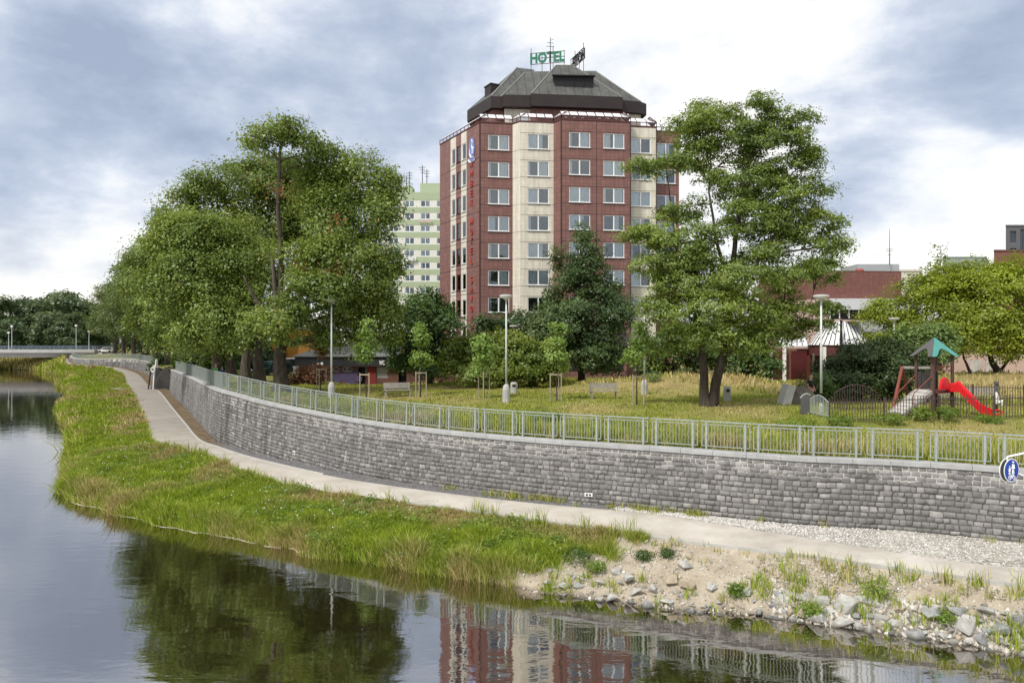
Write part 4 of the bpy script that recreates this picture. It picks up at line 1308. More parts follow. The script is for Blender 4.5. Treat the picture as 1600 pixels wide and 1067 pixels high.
# purple graffiti splash and tag loops on the brick
mb = MB()
r = random.Random(4)
for k in range(34):
    x_, y_ = r.gauss(538, 10), r.gauss(590, 6)
    p = at(x_, y_, WY - .02); s_ = r.uniform(.15, .45)
    q = [(p.x + s_ * math.cos(a + r.uniform(-.3, .3)), WY - .02 - k * .0004, p.z + .7 * s_ * math.sin(a + r.uniform(-.3, .3))) for a in [i * 2 * math.pi / 7 for i in range(7)]]
    mb.add(q, [tuple(range(7))])
for x_ in (526, 540, 546):
    c_ = at(x_, 577, WY - .05)
    mb.tube([(c_.x + .28 * math.cos(a), WY - .05, c_.z + .2 * math.sin(a)) for a in [i * .7 for i in range(9)]], .035, 5, 1)
mb.build('graffiti', [plain('purple_spray', (0.09, 0.07, 0.14), 0.7, 0, 0.3), plain('white_spray', (0.5, 0.45, 0.45), 0.7)], wc)

# ---------------- orange house behind the trunks
OY = 98.0
oh = thing('orange_house', 'orange plastered house glimpsed between the big trunk and the toilet building', 'building', (wx(445, OY), OY + 4, 4.2))
mb = MB(); facade(mb, (wx(425, OY), OY), (wx(466, OY), OY), 3.6, 9.6, [(0.4, 1.3, 5.6, 7.0)]); facade(mb, (wx(466, OY), OY), (wx(466, OY), OY + 8), 3.6, 9.6)
facade(mb, (wx(466, OY), OY + 8), (wx(425, OY), OY + 8), 3.6, 9.6); facade(mb, (wx(425, OY), OY + 8), (wx(425, OY), OY), 3.6, 9.6)
mb.build('wall', plain('orange_plaster', (0.60, 0.27, 0.055), 0.85, 0, 0.08, 1), oh)
mb = MB(); mb.loft([[(wx(423, OY), OY - .4, 9.6), (wx(468, OY), OY - .4, 9.6), (wx(468, OY), OY + 8.4, 9.6), (wx(423, OY), OY + 8.4, 9.6)],
                    [(wx(425, OY), OY + 3.8, 11.5), (wx(466, OY), OY + 3.8, 11.5), (wx(466, OY), OY + 4.2, 11.5), (wx(425, OY), OY + 4.2, 11.5)]])
mb.build('roof', M['slate'], oh)

# ---------------- restaurant pavilion on the right
RY = 76.0
M['pavbrick'] = tilemat('pavilion_tile', (0.215, 0.095, 0.080), (0.13, 0.065, 0.055), 0.28, 0.12)
M['pinkwall'] = plain('pink_render', (0.50, 0.36, 0.31), 0.85, 0, 0.08, 0.7, coord='Position')
M['greywhite'] = plain('grey_white_panel', (0.55, 0.56, 0.57), 0.6, 0, 0.06, 0.5, coord='Position')
pav = thing('restaurant_pavilion', 'brown tiled pavilion with pale band, round striped skylight roof and white posts', 'building', (wx(1330, RY), RY + 4, 4.1))
X = lambda px_, Y=RY: wx(px_, Y)
mb = MB(); z1, z2 = wz(467, RY), wz(424, RY)
facade(mb, (X(1242), RY), (X(1418), RY + 1.2), z1, z2); facade(mb, (X(1418), RY + 1.2), (X(1424), RY + 12), z1, z2); facade(mb, (X(1236), RY + 10), (X(1242), RY), z1, z2)
mb.prism([(X(1242), RY), (X(1418), RY + 1.2), (X(1424), RY + 12), (X(1236), RY + 10)], z2 - .02, z2 + .12)
facade(mb, (X(1205), RY - .5), (X(1242), RY - .5), 4, wz(545, RY)); mb.build('tiled_wall', M['pavbrick'], pav)
mb = MB(); facade(mb, (X(1243), RY + .1), (X(1297), RY + .35), wz(545, RY), z1); facade(mb, (X(1238), RY + 8), (X(1243), RY + .1), wz(545, RY), z1); mb.build('pink_wall', M['pinkwall'], pav)
mb = MB(); mb.box(((X(1298) + X(1440)) / 2, RY + .3, (wz(466, RY) + wz(484, RY)) / 2), (X(1440) - X(1298), .6, (484 - 466.8) * RY / F)); mb.build('pale_band', M['greywhite'], pav)
mb = MB(); mb.box(((X(1298) + X(1440)) / 2, RY + .7, (wz(484, RY) + wz(500, RY)) / 2), (X(1440) - X(1298), .3, 1.05))
for k in range(9): mb.box((X(1300 + k * 15), RY + .5, wz(491, RY)), (.09, .1, .9), 0, 1)
mb.build('window_band', [M['black'], M['curtain']], pav)
mb = MB(); mb.box(((X(1298) + X(1440)) / 2, RY + .35, wz(500.5, RY)), (X(1440) - X(1298), .7, .22)); mb.box(((X(1243) + X(1440)) / 2, RY + 1.0, 5.6), (X(1440) - X(1243), .3, 4.0))
mb.build('lower_wall', M['pinkwall'], pav)
mb = MB(); mb.box((X(1326), RY - 3.2, wz(498.5, RY - 3)), (3.2, 2.2, .12)); mb.beam((X(1313, RY - 4), RY - 4.2, wz(500, RY - 4)), (X(1313, RY - 4), RY - 4.2, wz(560, RY - 4)), 0.18)
mb.build('roof_cap', M['darkmetal'], pav)
# conical skylight: alternating pale and dark sectors
mbp, mbk = MB(), MB(); cc = Vector((X(1313, RY - 1), RY - 1.2, 0)); zt_, zb2 = wz(503, RY - 3), wz(539, RY - 4)
Nn = 40; rt, rb = 1.5, 3.2
for k in range(Nn):
    a0, a1 = 2 * math.pi * k / Nn, 2 * math.pi * (k + 1) / Nn
    am = a0 + (a1 - a0) * 0.16
    for (b0, b1, tgt, o_) in ((a0, am, mbk, .04), (am, a1, mbp, 0)):
        f_ = lambda a, r_, z: (cc.x + (r_ + o_) * math.cos(a), cc.y + (r_ + o_) * math.sin(a), z + o_)
        tgt.quad(f_(b0, rb, zb2), f_(b1, rb, zb2), f_(b1, rt, zt_), f_(b0, rt, zt_))
mbp.lathe([(rt, 0), (rt, .05)], Nn, (cc.x, cc.y, zt_)); mbp.build('cone_glazing', M['canopy_glass'], pav); mbk.build('cone_rib', M['darkmetal'], pav)
mb = MB(); mb.lathe([(rb - .15, 0), (rb - .15, 1.0)], 24, (cc.x, cc.y, zb2 - 1.05)); mb.build('cone_drum', M['redtrim'], pav)
mb = MB(); za, zb3 = wz(524, RY - 4), wz(540, RY - 6)
mb.add([(X(1212, RY - 6), RY - 6, zb3), (X(1262, RY - 6), RY - 6, zb3), (X(1258, RY - 3), RY - 3, za), (X(1219, RY - 3), RY - 3, za)], [(0, 1, 2, 3)])
mb.add([(X(1212, RY - 6), RY - 6, zb3 - .1), (X(1262, RY - 6), RY - 6, zb3 - .1), (X(1262, RY - 6), RY - 6, zb3), (X(1212, RY - 6), RY - 6, zb3)], [(0, 1, 2, 3)])
for k in range(1, 6):
    a = 1212 + 50 * k / 6
    mb.beam((X(a, RY - 6), RY - 6, zb3 + .03), (X(1219 + 39 * k / 6, RY - 3), RY - 3, za + .03), .07, .05, 1)
mb.build('porch_roof', [M['canopy_glass'], M['darkmetal']], pav)
mb = MB()
for px_ in (1204.5, 1225.5, 1288):
    mb = MB(); mb.box((X(px_, RY - 6), RY - 6, (zb3 + 4) / 2 - .05), (.26, .26, zb3 - 4.1)); mb.build('white_post', M['white'], pav)
mb = MB()
for px_ in (1214, 1246, 1270): mb.box((X(px_), RY - .62, 5.6), (1.7, .2, 2.9))
mb.build('glass_door', plain('dark_red_glazing', (0.09, 0.02, 0.022), 0.2, 0, 0.3, 0.6), pav)
mb = MB(); mb.lathe([(0.42, 0), (0.5, .4), (0.36, .62)], 14, (X(1343, RY + 5), RY + 5, z2 + .1)); mb.build('roof_vent', plain('vent_red', (0.30, 0.05, 0.04), 0.6), pav)
mb = MB(); mb.box(((X(1337, RY + 20) + X(1402, RY + 20)) / 2, RY + 22, (wz(413.5, RY + 20) + 9) / 2), (X(1402, RY + 20) - X(1337, RY + 20), 5, wz(413.5, RY + 20) - 9))
mb.build('plant_room', plain('plant_room_grey', (0.36, 0.38, 0.40), 0.8, 0, 0.08, 0.5), pav)
mb = MB(); p = Vector((wx(1390, RY + 19), RY + 19, wz(414, RY + 19))); mb.tube([p, (p.x, p.y, wz(358, RY + 19))], [.06, .025], 5)
for dz, l in ((2.0, .9), (1.75, .7), (1.3, .4)): mb.beam((p.x - l / 2, p.y, p.z + dz), (p.x + l / 2, p.y, p.z + dz), .05)
mb.build('aerial', M['darkmetal'], pav)

# low pink wall building behind the yellow green trees
lw = thing('garden_building', 'low pink building with spray painted panels under the yellow green trees', 'building', (wx(1480, 74), 77, 4.2))
mb = MB(); facade(mb, (wx(1428, 74), 74), (wx(1640, 74), 74), 3.9, wz(545, 74)); facade(mb, (wx(1640, 74), 74), (wx(1640, 74), 80), 3.9, wz(545, 74)); facade(mb, (wx(1428, 74), 80), (wx(1428, 74), 74), 3.9, wz(545, 74))
mb.prism([(wx(1426, 74), 73.7), (wx(1642, 74), 73.7), (wx(1642, 74), 80.3), (wx(1426, 74), 80.3)], wz(545, 74), wz(545, 74) + .2)
mb.build('wall', M['pinkwall'], lw)
M['chalk'] = plain('chalky_panel', (0.45, 0.43, 0.40), 0.8, 0, 0.4, 0.9)
for a, b in ((1516, 1534), (1540, 1562), (1430, 1444)): mb = MB(); mb.box(((wx(a, 74) + wx(b, 74)) / 2, 73.97, 5.2), (wx(b, 74) - wx(a, 74), .05, 1.9)); mb.build('painted_panel', M['chalk'], lw)

# distant blocks on the right
def far_block(px0, px1, py, Y, D, mat, label, name, win=(), cap=None):
    root = thing(name, label, 'building', (wx((px0 + px1) / 2, Y), Y + D / 2, 4))
    mb = MB(); a, b = (wx(px0, Y), Y), (wx(px1, Y), Y); zt_ = wz(py, Y)
    holes = [(wx(w[0], Y) - a[0], wx(w[1], Y) - a[0], wz(w[3], Y), wz(w[2], Y)) for w in win]
    facade(mb, a, b, 3.5, zt_, holes, .3); k_ = (Y + D) / Y * 1.01; c_, e_ = (b[0] * k_, Y + D), (a[0] * k_, Y + D)
    facade(mb, b, c_, 3.5, zt_); facade(mb, c_, e_, 3.5, zt_); facade(mb, e_, a, 3.5, zt_)
    mb.prism([(a[0] - .1, Y - .1), (b[0] + .1, Y - .1), c_, e_], zt_, zt_ + .25)
    mb.build('wall', mat, root)
    if holes:
        mb = MB()
        for h in holes:
            mb.box((a[0] + (h[0] + h[1]) / 2, Y + .25, (h[2] + h[3]) / 2), (h[1] - h[0], .06, h[3] - h[2]))
            mb.beam((a[0] + (h[0] + h[1]) / 2, Y + .2, h[2]), (a[0] + (h[0] + h[1]) / 2, Y + .2, h[3]), .1)
        mb.build('window', plain('dim_pane', (0.05, 0.06, 0.075), 0.15, spec=0.6), root)
    return root


far_block(1473, 1540, 403, 150, 15, plain('grey_green_render', (0.33, 0.38, 0.35), 0.85), 'pale grey green block just showing over the yellow green trees', 'apartment_block')
far_block(1571.5, 1680, 354, 120, 12, plain('slate_grey_render', (0.125, 0.125, 0.13), 0.8), 'dark grey block with tall windows at the right edge', 'apartment_block',
          ((1578, 1588, 361, 379), (1594, 1606, 358, 392), (1578, 1588, 388, 400)))
far_block(1553, 1640, 393, 108, 10, M['pavbrick'], 'red brown brick block in front of the dark grey block', 'apartment_block')
far_block(1404, 1436, 424, 100, 8, plain('pale_render', (0.6, 0.57, 0.5), 0.85), 'small pale rendered block beside the tiled pavilion', 'apartment_block')

# ---------------- road bridge upstream
BY = 203.0
br = thing('road_bridge', 'low concrete road bridge crossing the river in the distance', 'bridge', (-150, BY + 5, 2.3))
xr = wx(149, BY); zd = wz(546.5, BY)
mb = MB(); mb.box(((-340 + xr) / 2, BY + 5, zd - .4), (xr + 340, 11, .8)); mb.build('deck', plain('deck_concrete', (0.36, 0.355, 0.34), 0.85, 0, 0.15, 0.4, coord='Position'), br)
mb = MB(); mb.box(((-340 + xr - 3) / 2, BY + 5, zd - 1.45), (xr - 3 + 340, 8, 1.3)); mb.build('girder', plain('girder_concrete', (0.30, 0.29, 0.28), 0.85, 0, 0.15, 0.3, coord='Position'), br)
mb = MB(); mb.box((xr - 1.5, BY + 5, zd - 3), (6, 9, 4.6)); mb.box((-210, BY + 5, 1.5), (2, 7, 5)); mb.build('abutment', M['concrete'], br)
mb = MB()
for yy in (BY + .1, BY + 9.9):
    for dz in (.35, .7, 1.05): mb.beam((-340, yy, zd + dz), (xr, yy, zd + dz), .07)
    for k in range(80): mb.beam((xr - k * 2.5, yy, zd), (xr - k * 2.5, yy, zd + 1.1), .09)
mb.build('railing', plain('blue_grey_paint', (0.13, 0.17, 0.22), 0.5), br)
# ------------------------------------------------------------------ railing sections on the wall
def section_parts(detail=True):
    rail, infill, posts = MB(), MB(), [MB(), MB()]
    Ls = 1.93
    rail.box((0, 0, 1.10), (Ls, 0.07, 0.045))
    f = 0.032
    x0, x1, zb_, zt_ = -0.91, 0.91, 0.13, 0.98
    for x in (x0, x1): infill.box((x, 0.03, (zb_ + zt_) / 2), (f, f, zt_ - zb_))
    for z in (zb_, zt_): infill.box((0, 0.03, z), (x1 - x0 - f, f, f))
    n = 15
    for k in range(1, n):
        x = x0 + (x1 - x0) * k / n
        infill.box((x, 0.03, (zb_ + zt_) / 2), (0.016, 0.016, zt_ - zb_ - f))
    for p, x in zip(posts, (-0.735, 0.735)):
        p.box((x, 0, 0.535), (0.075, 0.05, 1.085)); p.box((x, 0, 0.006), (0.15, 0.12, 0.012))
        p.tube([(x, 0.02, 0.3), (x, 0.05, 0.3)], 0.02, 6); p.tube([(x, 0.02, 0.8), (x, 0.05, 0.8)], 0.02, 6)
    return rail, infill, posts


M['railpaint'] = plain('grey_green_railing_paint', (0.305, 0.338, 0.31), 0.5, 0.1, 0.2, 6)
RLAB = 'grey green steel railing section with thin upright bars on the stone wall coping'
FLAB = 'small distant grey railing section on the coping of the stone wall'
proto = thing('railing_section', RLAB, 'railing', group='railing sections along the river wall')
ra, inf, po = section_parts()
ra.build('handrail', M['railpaint'], proto); inf.build('barred_panel', M['railpaint'], proto)
for p in po: p.build('post', M['railpaint'], proto)
ra, inf, po = section_parts()
mb = MB()
for q in (ra, inf, *po): mb.add(q.v, q.f)
farproto = tag(mb.build('railing_section', M['railpaint']), FLAB, 'railing', 'far railing sections along the river wall')
used_r, used_f = False, False


def rail_run(s0, s1, pitch, far_from):
    global used_r, used_f
    a0, a1 = np.interp(s0, SS, ARC), np.interp(s1, SS, ARC)
    arc = a0
    while arc + pitch < a1:
        def P3(a_):
            C, T, zt, zp, n = wall_frame(a_)
            q = T + n * 0.30
            return Vector((q[0], q[1], zt + 0.172))
        p, q = P3(arc), P3(arc + pitch)
        c = (p + q) / 2; d = (p - q)           # local x to the right seen from the river
        if c.y < far_from:
            if not used_r: o = proto; used_r = True
            else: o = copy_tree(proto)
        else:
            if not used_f: o = farproto; used_f = True
            else:
                o = farproto.copy(); COL.objects.link(o)
        o.location = c
        o.rotation_euler = (0, -math.asin(max(-.2, min(.2, d.z / d.length))), math.atan2(d.y, d.x))
        arc += pitch


rail_run(0.55, 12.9, 2.0, 62)
rail_run(14.08, 17.5, 2.0, 60)

# ------------------------------------------------------------------ street lamps
def make_lamp(h):
    root = thing('street_lamp', '', 'street lamp', group='park lamps with round flat heads')
    mb = MB(); mb.lathe([(0.23, -0.3), (0.22, 0.75), (0.17, 0.95), (0.07, 1.05)], 10); mb.build('concrete_base', M['concrete'], root)
    mb = MB(); mb.tube([(0, 0, 1.0), (0, 0, h * .55), (0, 0, h - .2)], [0.062, 0.055, 0.045], 10); mb.build('pole', M['palesteel'], root, smooth=True)
    mb = MB(); mb.lathe([(0.05, h - .32), (0.16, h - .18), (0.36, h - .12), (0.385, h - .06), (0.37, h + .02), (0.2, h + .05), (0.02, h + .06)], 24)
    hd = mb.build('lamp_head', M['concrete'], root)
    mb = MB(); mb.lathe([(0.34, h - .128), (0.17, h - .19), (0.09, h - .2)], 24); mb.build('diffuser', M['white'], hd)
    return root


lampp = make_lamp(6.2)
first = True
for px_, Y, top_py, lab in ((518, 47.0, 466, 'street lamp with a brownish round head in front of the big linden crown'),
                            (791, 42.5, 460, 'street lamp in front of the hotel with a white flat round head and concrete base'),
                            (803, 62.0, 508, 'shorter farther street lamp head just above the yellow green shrub'),
                            (1007, 47.5, 480, 'street lamp standing beside the rightmost staked sapling, head hidden in leaves'),
                            (1283, 36.0, 460, 'tall street lamp with a bowl head between the locust tree and the dark bush'),
                            (1397, 55.0, 496, 'street lamp with a pale flat head in front of the yellow green trees')):
    o = lampp if first else copy_tree(lampp)
    first = False
    p = gpt(px_, Y); o.location = p
    o.scale.z = (wz(top_py, Y) - p.z) / 6.26
    o['label'] = lab
    if px_ == 1283:
        for ch in o.children:
            if ch.name.startswith('concrete_base'): ch.scale = (.5, .5, .45)
# far bridge lamps
for k, (px_, top) in enumerate(((18.5, 511), (119, 510), (13.5, 521), (139, 519))):
    yy = BY + .6 if k < 2 else BY + 9.5
    root = thing('bridge_lamp', ('near' if k < 2 else 'fainter far') + ' side lamp post on the road bridge, the one ' + ('further left' if px_ < 60 else 'nearer the right end'), 'street lamp', (wx(px_, yy), yy, zd))
    h = wz(top, yy) - zd
    mb = MB(); mb.tube([(0, 0, 0), (0, 0, h)], [.09, .06], 6); mb.build('pole', M['palesteel'], root, local=True)
    mb = MB(); mb.lathe([(.1, h - .1), (.32, h + .05), (.32, h + .3), (.1, h + .45)], 10); mb.build('lamp_head', M['white'], root, local=True)

# ------------------------------------------------------------------ benches, bins, stones
def make_bench():
    root = thing('park_bench', '', 'bench', group='park benches on the grass')
    for x in (-.75, .75):
        mb = MB(); mb.box((x, 0, .22), (.06, .06, .44)); mb.box((x, .42, .42), (.06, .06, .86), rx=-.12); mb.box((x, .2, .42), (.06, .5, .05))
        mb.build('leg', M['oldwood'], root)
    mb = MB()
    for k in range(4): mb.box((0, .02 + k * .12, .46), (1.7, .10, .035))
    mb.build('seat', M['oldwood'], root)
    mb = MB()
    for k in range(3): mb.box((0, .42 + k * .018, .62 + k * .12), (1.7, .03, .10), rx=-.12)
    mb.build('backrest', M['oldwood'], root)
    return root


bp = make_bench()
first = True
for px_, Y, rz, lab in ((945, 43.5, R(186), 'weathered wooden park bench facing the river below the dry mound'), (622, 46.5, R(20), 'grey wooden park bench between the two left saplings'),
                        (1540, 44, R(0), 'wooden bench behind the slide at the right edge'), (1475, 40, R(4), 'wooden bench beside the playground tower')):
    o = bp if first else copy_tree(bp); first = False
    o.location = gpt(px_, Y); o.rotation_euler.z = rz if rz < R(90) else rz - R(180); o['label'] = lab
for px_, Y, w_, h_, lab in ((1136, 41.5, .38, .85, 'grey concrete litter bin right of the forked locust trunks'), (803, 48.0, .42, .75, 'grey concrete litter bin behind the lamp by the hotel shrubs')):
    root = thing('litter_bin', lab, 'bin', gpt(px_, Y))
    mb = MB(); mb.lathe([(w_ * .55, -.1), (w_ * .55, h_ * .85), (w_ * .48, h_ * .97), (w_ * .2, h_)], 12); mb.build('shell', M['concrete'], root, local=True)
    mb = MB(); mb.box((0, -w_ * .5, h_ * .72), (w_ * .5, .08, .14)); mb.build('opening', M['black'], root, local=True)
root = thing('concrete_slab', 'tilted pale concrete slab beside a mossy heap near the standing woman', 'slab', gpt(1228, 39.5))
mb = MB(); mb.box((0, 0, .45), (.42, .9, 1.25), ry=R(16)); mb.build('slab', M['whiteconc'], root, local=True)
mb = MB(); r = random.Random(3)
bm = bmesh.new()
for k in range(60):
    a = r.uniform(0, 6.28); e = r.uniform(0, 1.5)
    bm.verts.new((.95 * math.cos(a) * math.cos(e) + r.uniform(-.08, .08), .8 * math.sin(a) * math.cos(e), 1.0 * math.sin(e) + r.uniform(-.08, .08)))
bmesh.ops.convex_hull(bm, input=bm.verts)
me = bpy.data.meshes.new('boulder'); bm.to_mesh(me); bm.free()
o = link('boulder', me, plain('lichened_rock', (0.16, 0.14, 0.11), 0.95, 0, 0.4, 3, 0.8)); o.location = gpt(1250, 40.0, -.1)
tag(o, 'dark weathered boulder heap leaning on the pale concrete slab', 'boulder')

# ------------------------------------------------------------------ saplings' stake frames
STAKES = [(501, 51, 3), (572, 46.5, 3), (657, 46.5, 3), (756, 44.5, 3), (870, 42.5, 2), (995, 40.0, 3)]
SLAB = ['leftmost wooden stake frame, around the brownish sapling by the graffiti wall', 'wooden stake frame around the sapling in front of the dark WC doorway', 'wooden stake frame around the sapling right of the grey bench',
        'wooden stake frame just left of the white headed lamp', 'wooden stake frame with one thick stake in front of the dark hornbeam', 'wooden stake frame behind the park bench, rightmost of the row']


def make_stakes():
    root = thing('stake_frame', '', 'tree stakes', group='stake frames around the young trees')
    for a in (0.5, 2.6, 4.7):
        mb = MB(); x, y = .38 * math.cos(a), .38 * math.sin(a); mb.tube([(x, y, -.2), (x, y, 1.62)], .035, 7); mb.build('stake', M['stake'], root)
    mb = MB(); q = [Vector((.38 * math.cos(a), .38 * math.sin(a), 1.52)) for a in (0.5, 2.6, 4.7)]
    for i in range(3): mb.beam(q[i], q[(i + 1) % 3], .04, .07)
    mb.build('cross_bar', M['stake'], root)
    return root


sp = make_stakes()
for i, (px_, Y, n) in enumerate(STAKES):
    o = sp if i == 0 else copy_tree(sp)
    o.location = gpt(px_, Y); o.rotation_euler.z = i * .7; o['label'] = SLAB[i]

# ------------------------------------------------------------------ playground
PY = 35.0
g0 = gz(wx(1460, PY), PY)
tower = thing('play_tower', 'wooden play tower with a teal and grey pointed roof, stepped ramp and red slide', 'play tower', (wx(1459, PY), PY, g0))
cornL, cornF, cornR, cornB = (Vector((wx(1431.5, 35.3), 35.3)), Vector((wx(1457.5, 34.3), 34.3)), Vector((wx(1488, 35.2), 35.2)), Vector((wx(1463, 36.2), 36.2)))
zp_, zr_ = wz(610, 35), wz(557, 35)
for c, w_ in ((cornL, .11), (cornF, .15), (cornR, .12), (cornB, .13)):
    mb = MB(); mb.box((c.x, c.y, (g0 - .2 + zr_ + .1) / 2), (w_, w_, zr_ + .1 - g0 + .2), R(40)); mb.build('post', M['brownwood'], tower)
mb = MB(); mb.prism([(c.x, c.y) for c in (cornL, cornF, cornR, cornB)], zp_ - .12, zp_); mb.build('platform', M['redwood'], tower)
apex = Vector((wx(1459.5, 35.2), 35.2, wz(527.5, 35.2)))
ctr = (cornL + cornF + cornR + cornB) / 4
ev = [ctr + (c - ctr) * 1.36 for c in (cornL, cornF, cornR, cornB)]


def arch_panel(mb, a, b, apex, z):
    """roof board with an arched cut-out along its eave"""
    A, B = Vector((a.x, a.y, z)), Vector((b.x, b.y, z)); n = 14
    prof = []
    for i in range(n + 1):
        u = i / n
        h = 0.0
        if .2 < u < .8: h = .40 * math.sqrt(max(0, 1 - ((u - .5) / .3) ** 2))
        base = A.lerp(B, u); prof.append(base.lerp(apex, h))
    nrm = (B - A).cross(apex - A).normalized() * .03
    up = [apex] + prof
    for off in (Vector(), nrm):
        for i in range(n):
            tri = (apex + off, prof[i] + off, prof[i + 1] + off)
            mb.add(tri if off.length else tri[::-1], [(0, 1, 2)])
    for i in range(n): mb.add([prof[i], prof[i + 1], prof[i + 1] + nrm, prof[i] + nrm], [(0, 1, 2, 3)])
    for p in (prof[0], prof[-1]): mb.add([p, apex, apex + nrm, p + nrm], [(0, 1, 2, 3)])


for i, m_ in enumerate((M['greyboard'], M['teal'], M['teal'], M['greyboard'])):
    mb = MB(); arch_panel(mb, ev[i], ev[(i + 1) % 4], apex, zr_); mb.build('roof_board', m_, tower)
mb = MB(); c = (cornL + cornF) / 2; d = cornF - cornL
mb2 = MB(); cb = (cornL + cornB) / 2; db = cornB - cornL
mb2.box((cb.x, cb.y, zp_ + .45), (db.length - .1, .04, .85), math.atan2(db.y, db.x)); mb2.build('side_board', M['greyboard'], tower)
mb = MB()
for z in (zp_ + .95, zp_ + 1.15): mb.beam((cornF.x, cornF.y, z), (cornR.x, cornR.y, z), .05)
mb.beam((cornF.x, cornF.y, zp_ + .95), ((cornF.x + cornR.x) / 2, (cornF.y + cornR.y) / 2, zp_ + 1.15), .04)
mb.build('guard_rail', M['redwood'], tower)
# stepped ramp toward the left
mb, tr = MB(), MB()
a0, a1 = Vector((cornL.x, cornL.y, zp_)), Vector((cornF.x, cornF.y, zp_))
b0, b1 = at(1388, 643, 34.6), at(1411, 645, 33.7)
b0.z = b1.z = gz(b0.x, b0.y) + .08
mb.beam(a0, b0, .07, .16); mb.beam(a1, b1, .07, .16)
for k in range(7):
    f0, f1 = k / 7, (k + .74) / 7
    p0, p1, q0, q1 = a0.lerp(b0, f0), a1.lerp(b1, f0), a0.lerp(b0, f1), a1.lerp(b1, f1)
    up = Vector((0, 0, .06))
    tr.add([p0 + up, p1 + up, q1 + up, q0 + up, p0, p1, q1, q0], [(0, 1, 2, 3), (7, 6, 5, 4), (0, 4, 5, 1), (1, 5, 6, 2), (2, 6, 7, 3), (3, 7, 4, 0)])
mb.build('ramp_beam', M['oldwood'], tower); tr.build('ramp_tread', plain('pale_worn_board', (0.45, 0.43, 0.40), 0.8, 0, 0.2, 4), tower)
for (p, q) in ((a0, b0), (a1, b1)):
    mb = MB(); m_ = p.lerp(q, .62)
    mb.tube([p + Vector((0, 0, .75)), m_ + Vector((0, 0, .62)), m_ + Vector((-.06, 0, .5)), m_ + Vector((-.07, 0, 0))], .025, 6); mb.build('handrail', M['redwood'], tower)
# slide: red chute with raised sides and a hood
e = (cornR + cornF) / 2 * 0 + (cornR + cornB) / 2
s0 = Vector((wx(1479, 35.0), 34.9, zp_ + .02)); path = [s0, s0 + Vector((.35, -.05, -.03)), at(1497, 607, 34.8), at(1515, 626, 34.5), at(1532, 643, 34.2), at(1543, 648, 34.1), at(1551, 650, 34.0)]
mb = MB(); rings = []
for i, p in enumerate(path):
    d = (path[min(i + 1, 6)] - path[max(i - 1, 0)]); d.z = 0; d.normalize(); w = Vector((-d.y, d.x, 0)) * .27
    hs = .36 if 0 < i < 6 else .3
    rings.append([p + w + Vector((0, 0, hs)), p + w * .8 + Vector((0, 0, .02)), p - w * .8 + Vector((0, 0, .02)), p - w + Vector((0, 0, hs)), p - w * 1.12 + Vector((0, 0, hs)), p - w - Vector((0, 0, .05)), p + w - Vector((0, 0, .05)), p + w * 1.12 + Vector((0, 0, hs))])
mb.loft(rings); mb.build('slide_chute', M['red'], tower)
mb = MB(); p = path[-1]; d = Vector((1, -.1, 0)); w = Vector((0, .3, 0))
mb.box((p.x - .05, p.y, (p.z + g0) / 2 - .02), (.5, .6, max(.25, p.z - g0 + .1)))
mb.tube([(p.x + .2, p.y - .28, g0 + .05), (p.x + .24, p.y - .28, p.z + .2), (p.x + .1, p.y - .28, p.z + .3), (p.x - .25, p.y - .28, p.z + .28)], .05, 6); mb.build('slide_foot', M['red'], tower)
mb = MB(); hood = []
c = Vector((wx(1474, 34.75), 34.75, zp_ + .08))
prof = [(.42 * math.cos(a), .55 * math.sin(a)) for a in [math.pi * k / 12 for k in range(13)]]
hx = (cornR - cornF).normalized(); hn = Vector((hx.y, -hx.x))
for off in (0, .12):
    hood.append([Vector((c.x + hx.x * x + hn.x * off, c.y + hx.y * x + hn.y * off, c.z + z)) for x, z in prof])
mb.loft(hood); mb.build('slide_hood', M['red'], tower)
# A-frame swing next to it
sw = thing('swing_frame', 'red brown A-frame swing with a pale top beam left of the play tower', 'swing', (wx(1412, 35.8), 35.8, g0))
t0 = at(1410, 574, 35.6)
mb = MB(); mb.beam(t0, at(1457, 574.5, 35.3), .12); mb.build('top_beam', M['oldwood'], sw)
for px_, py_, Y in ((1393, 634, 34.7), (1422, 620, 36.8)):
    f = Vector((wx(px_, Y), Y, g0 - .1)); mb = MB(); mb.beam(t0 + Vector((0, 0, .02)), f, .12); mb.build('leg', M['redwood'], sw)
mb = MB(); q = at(1408, 600, 35.5); mb.beam(t0.lerp(Vector((wx(1393, 34.7), 34.7, g0)), .5), t0.lerp(Vector((wx(1422, 36.8), 36.8, g0)), .5), .08); mb.build('brace', M['redwood'], sw)
m_ = t0.lerp(at(1457, 574.5, 35.3), .5)
for dx in (-.2, .2):
    mb = MB(); mb.tube([(m_.x + dx, m_.y, m_.z), (m_.x + dx, m_.y, g0 + .5)], .012, 4); mb.build('chain', M['darkmetal'], sw)
mb = MB(); mb.box((m_.x, m_.y, g0 + .5), (.45, .2, .04)); mb.build('seat', M['black'], sw)
# playground fence (runs in front of and behind the tower)
M['fencepaint'] = plain('dark_brown_fence_paint', (0.085, 0.06, 0.055), 0.55, 0.1, 0.2)


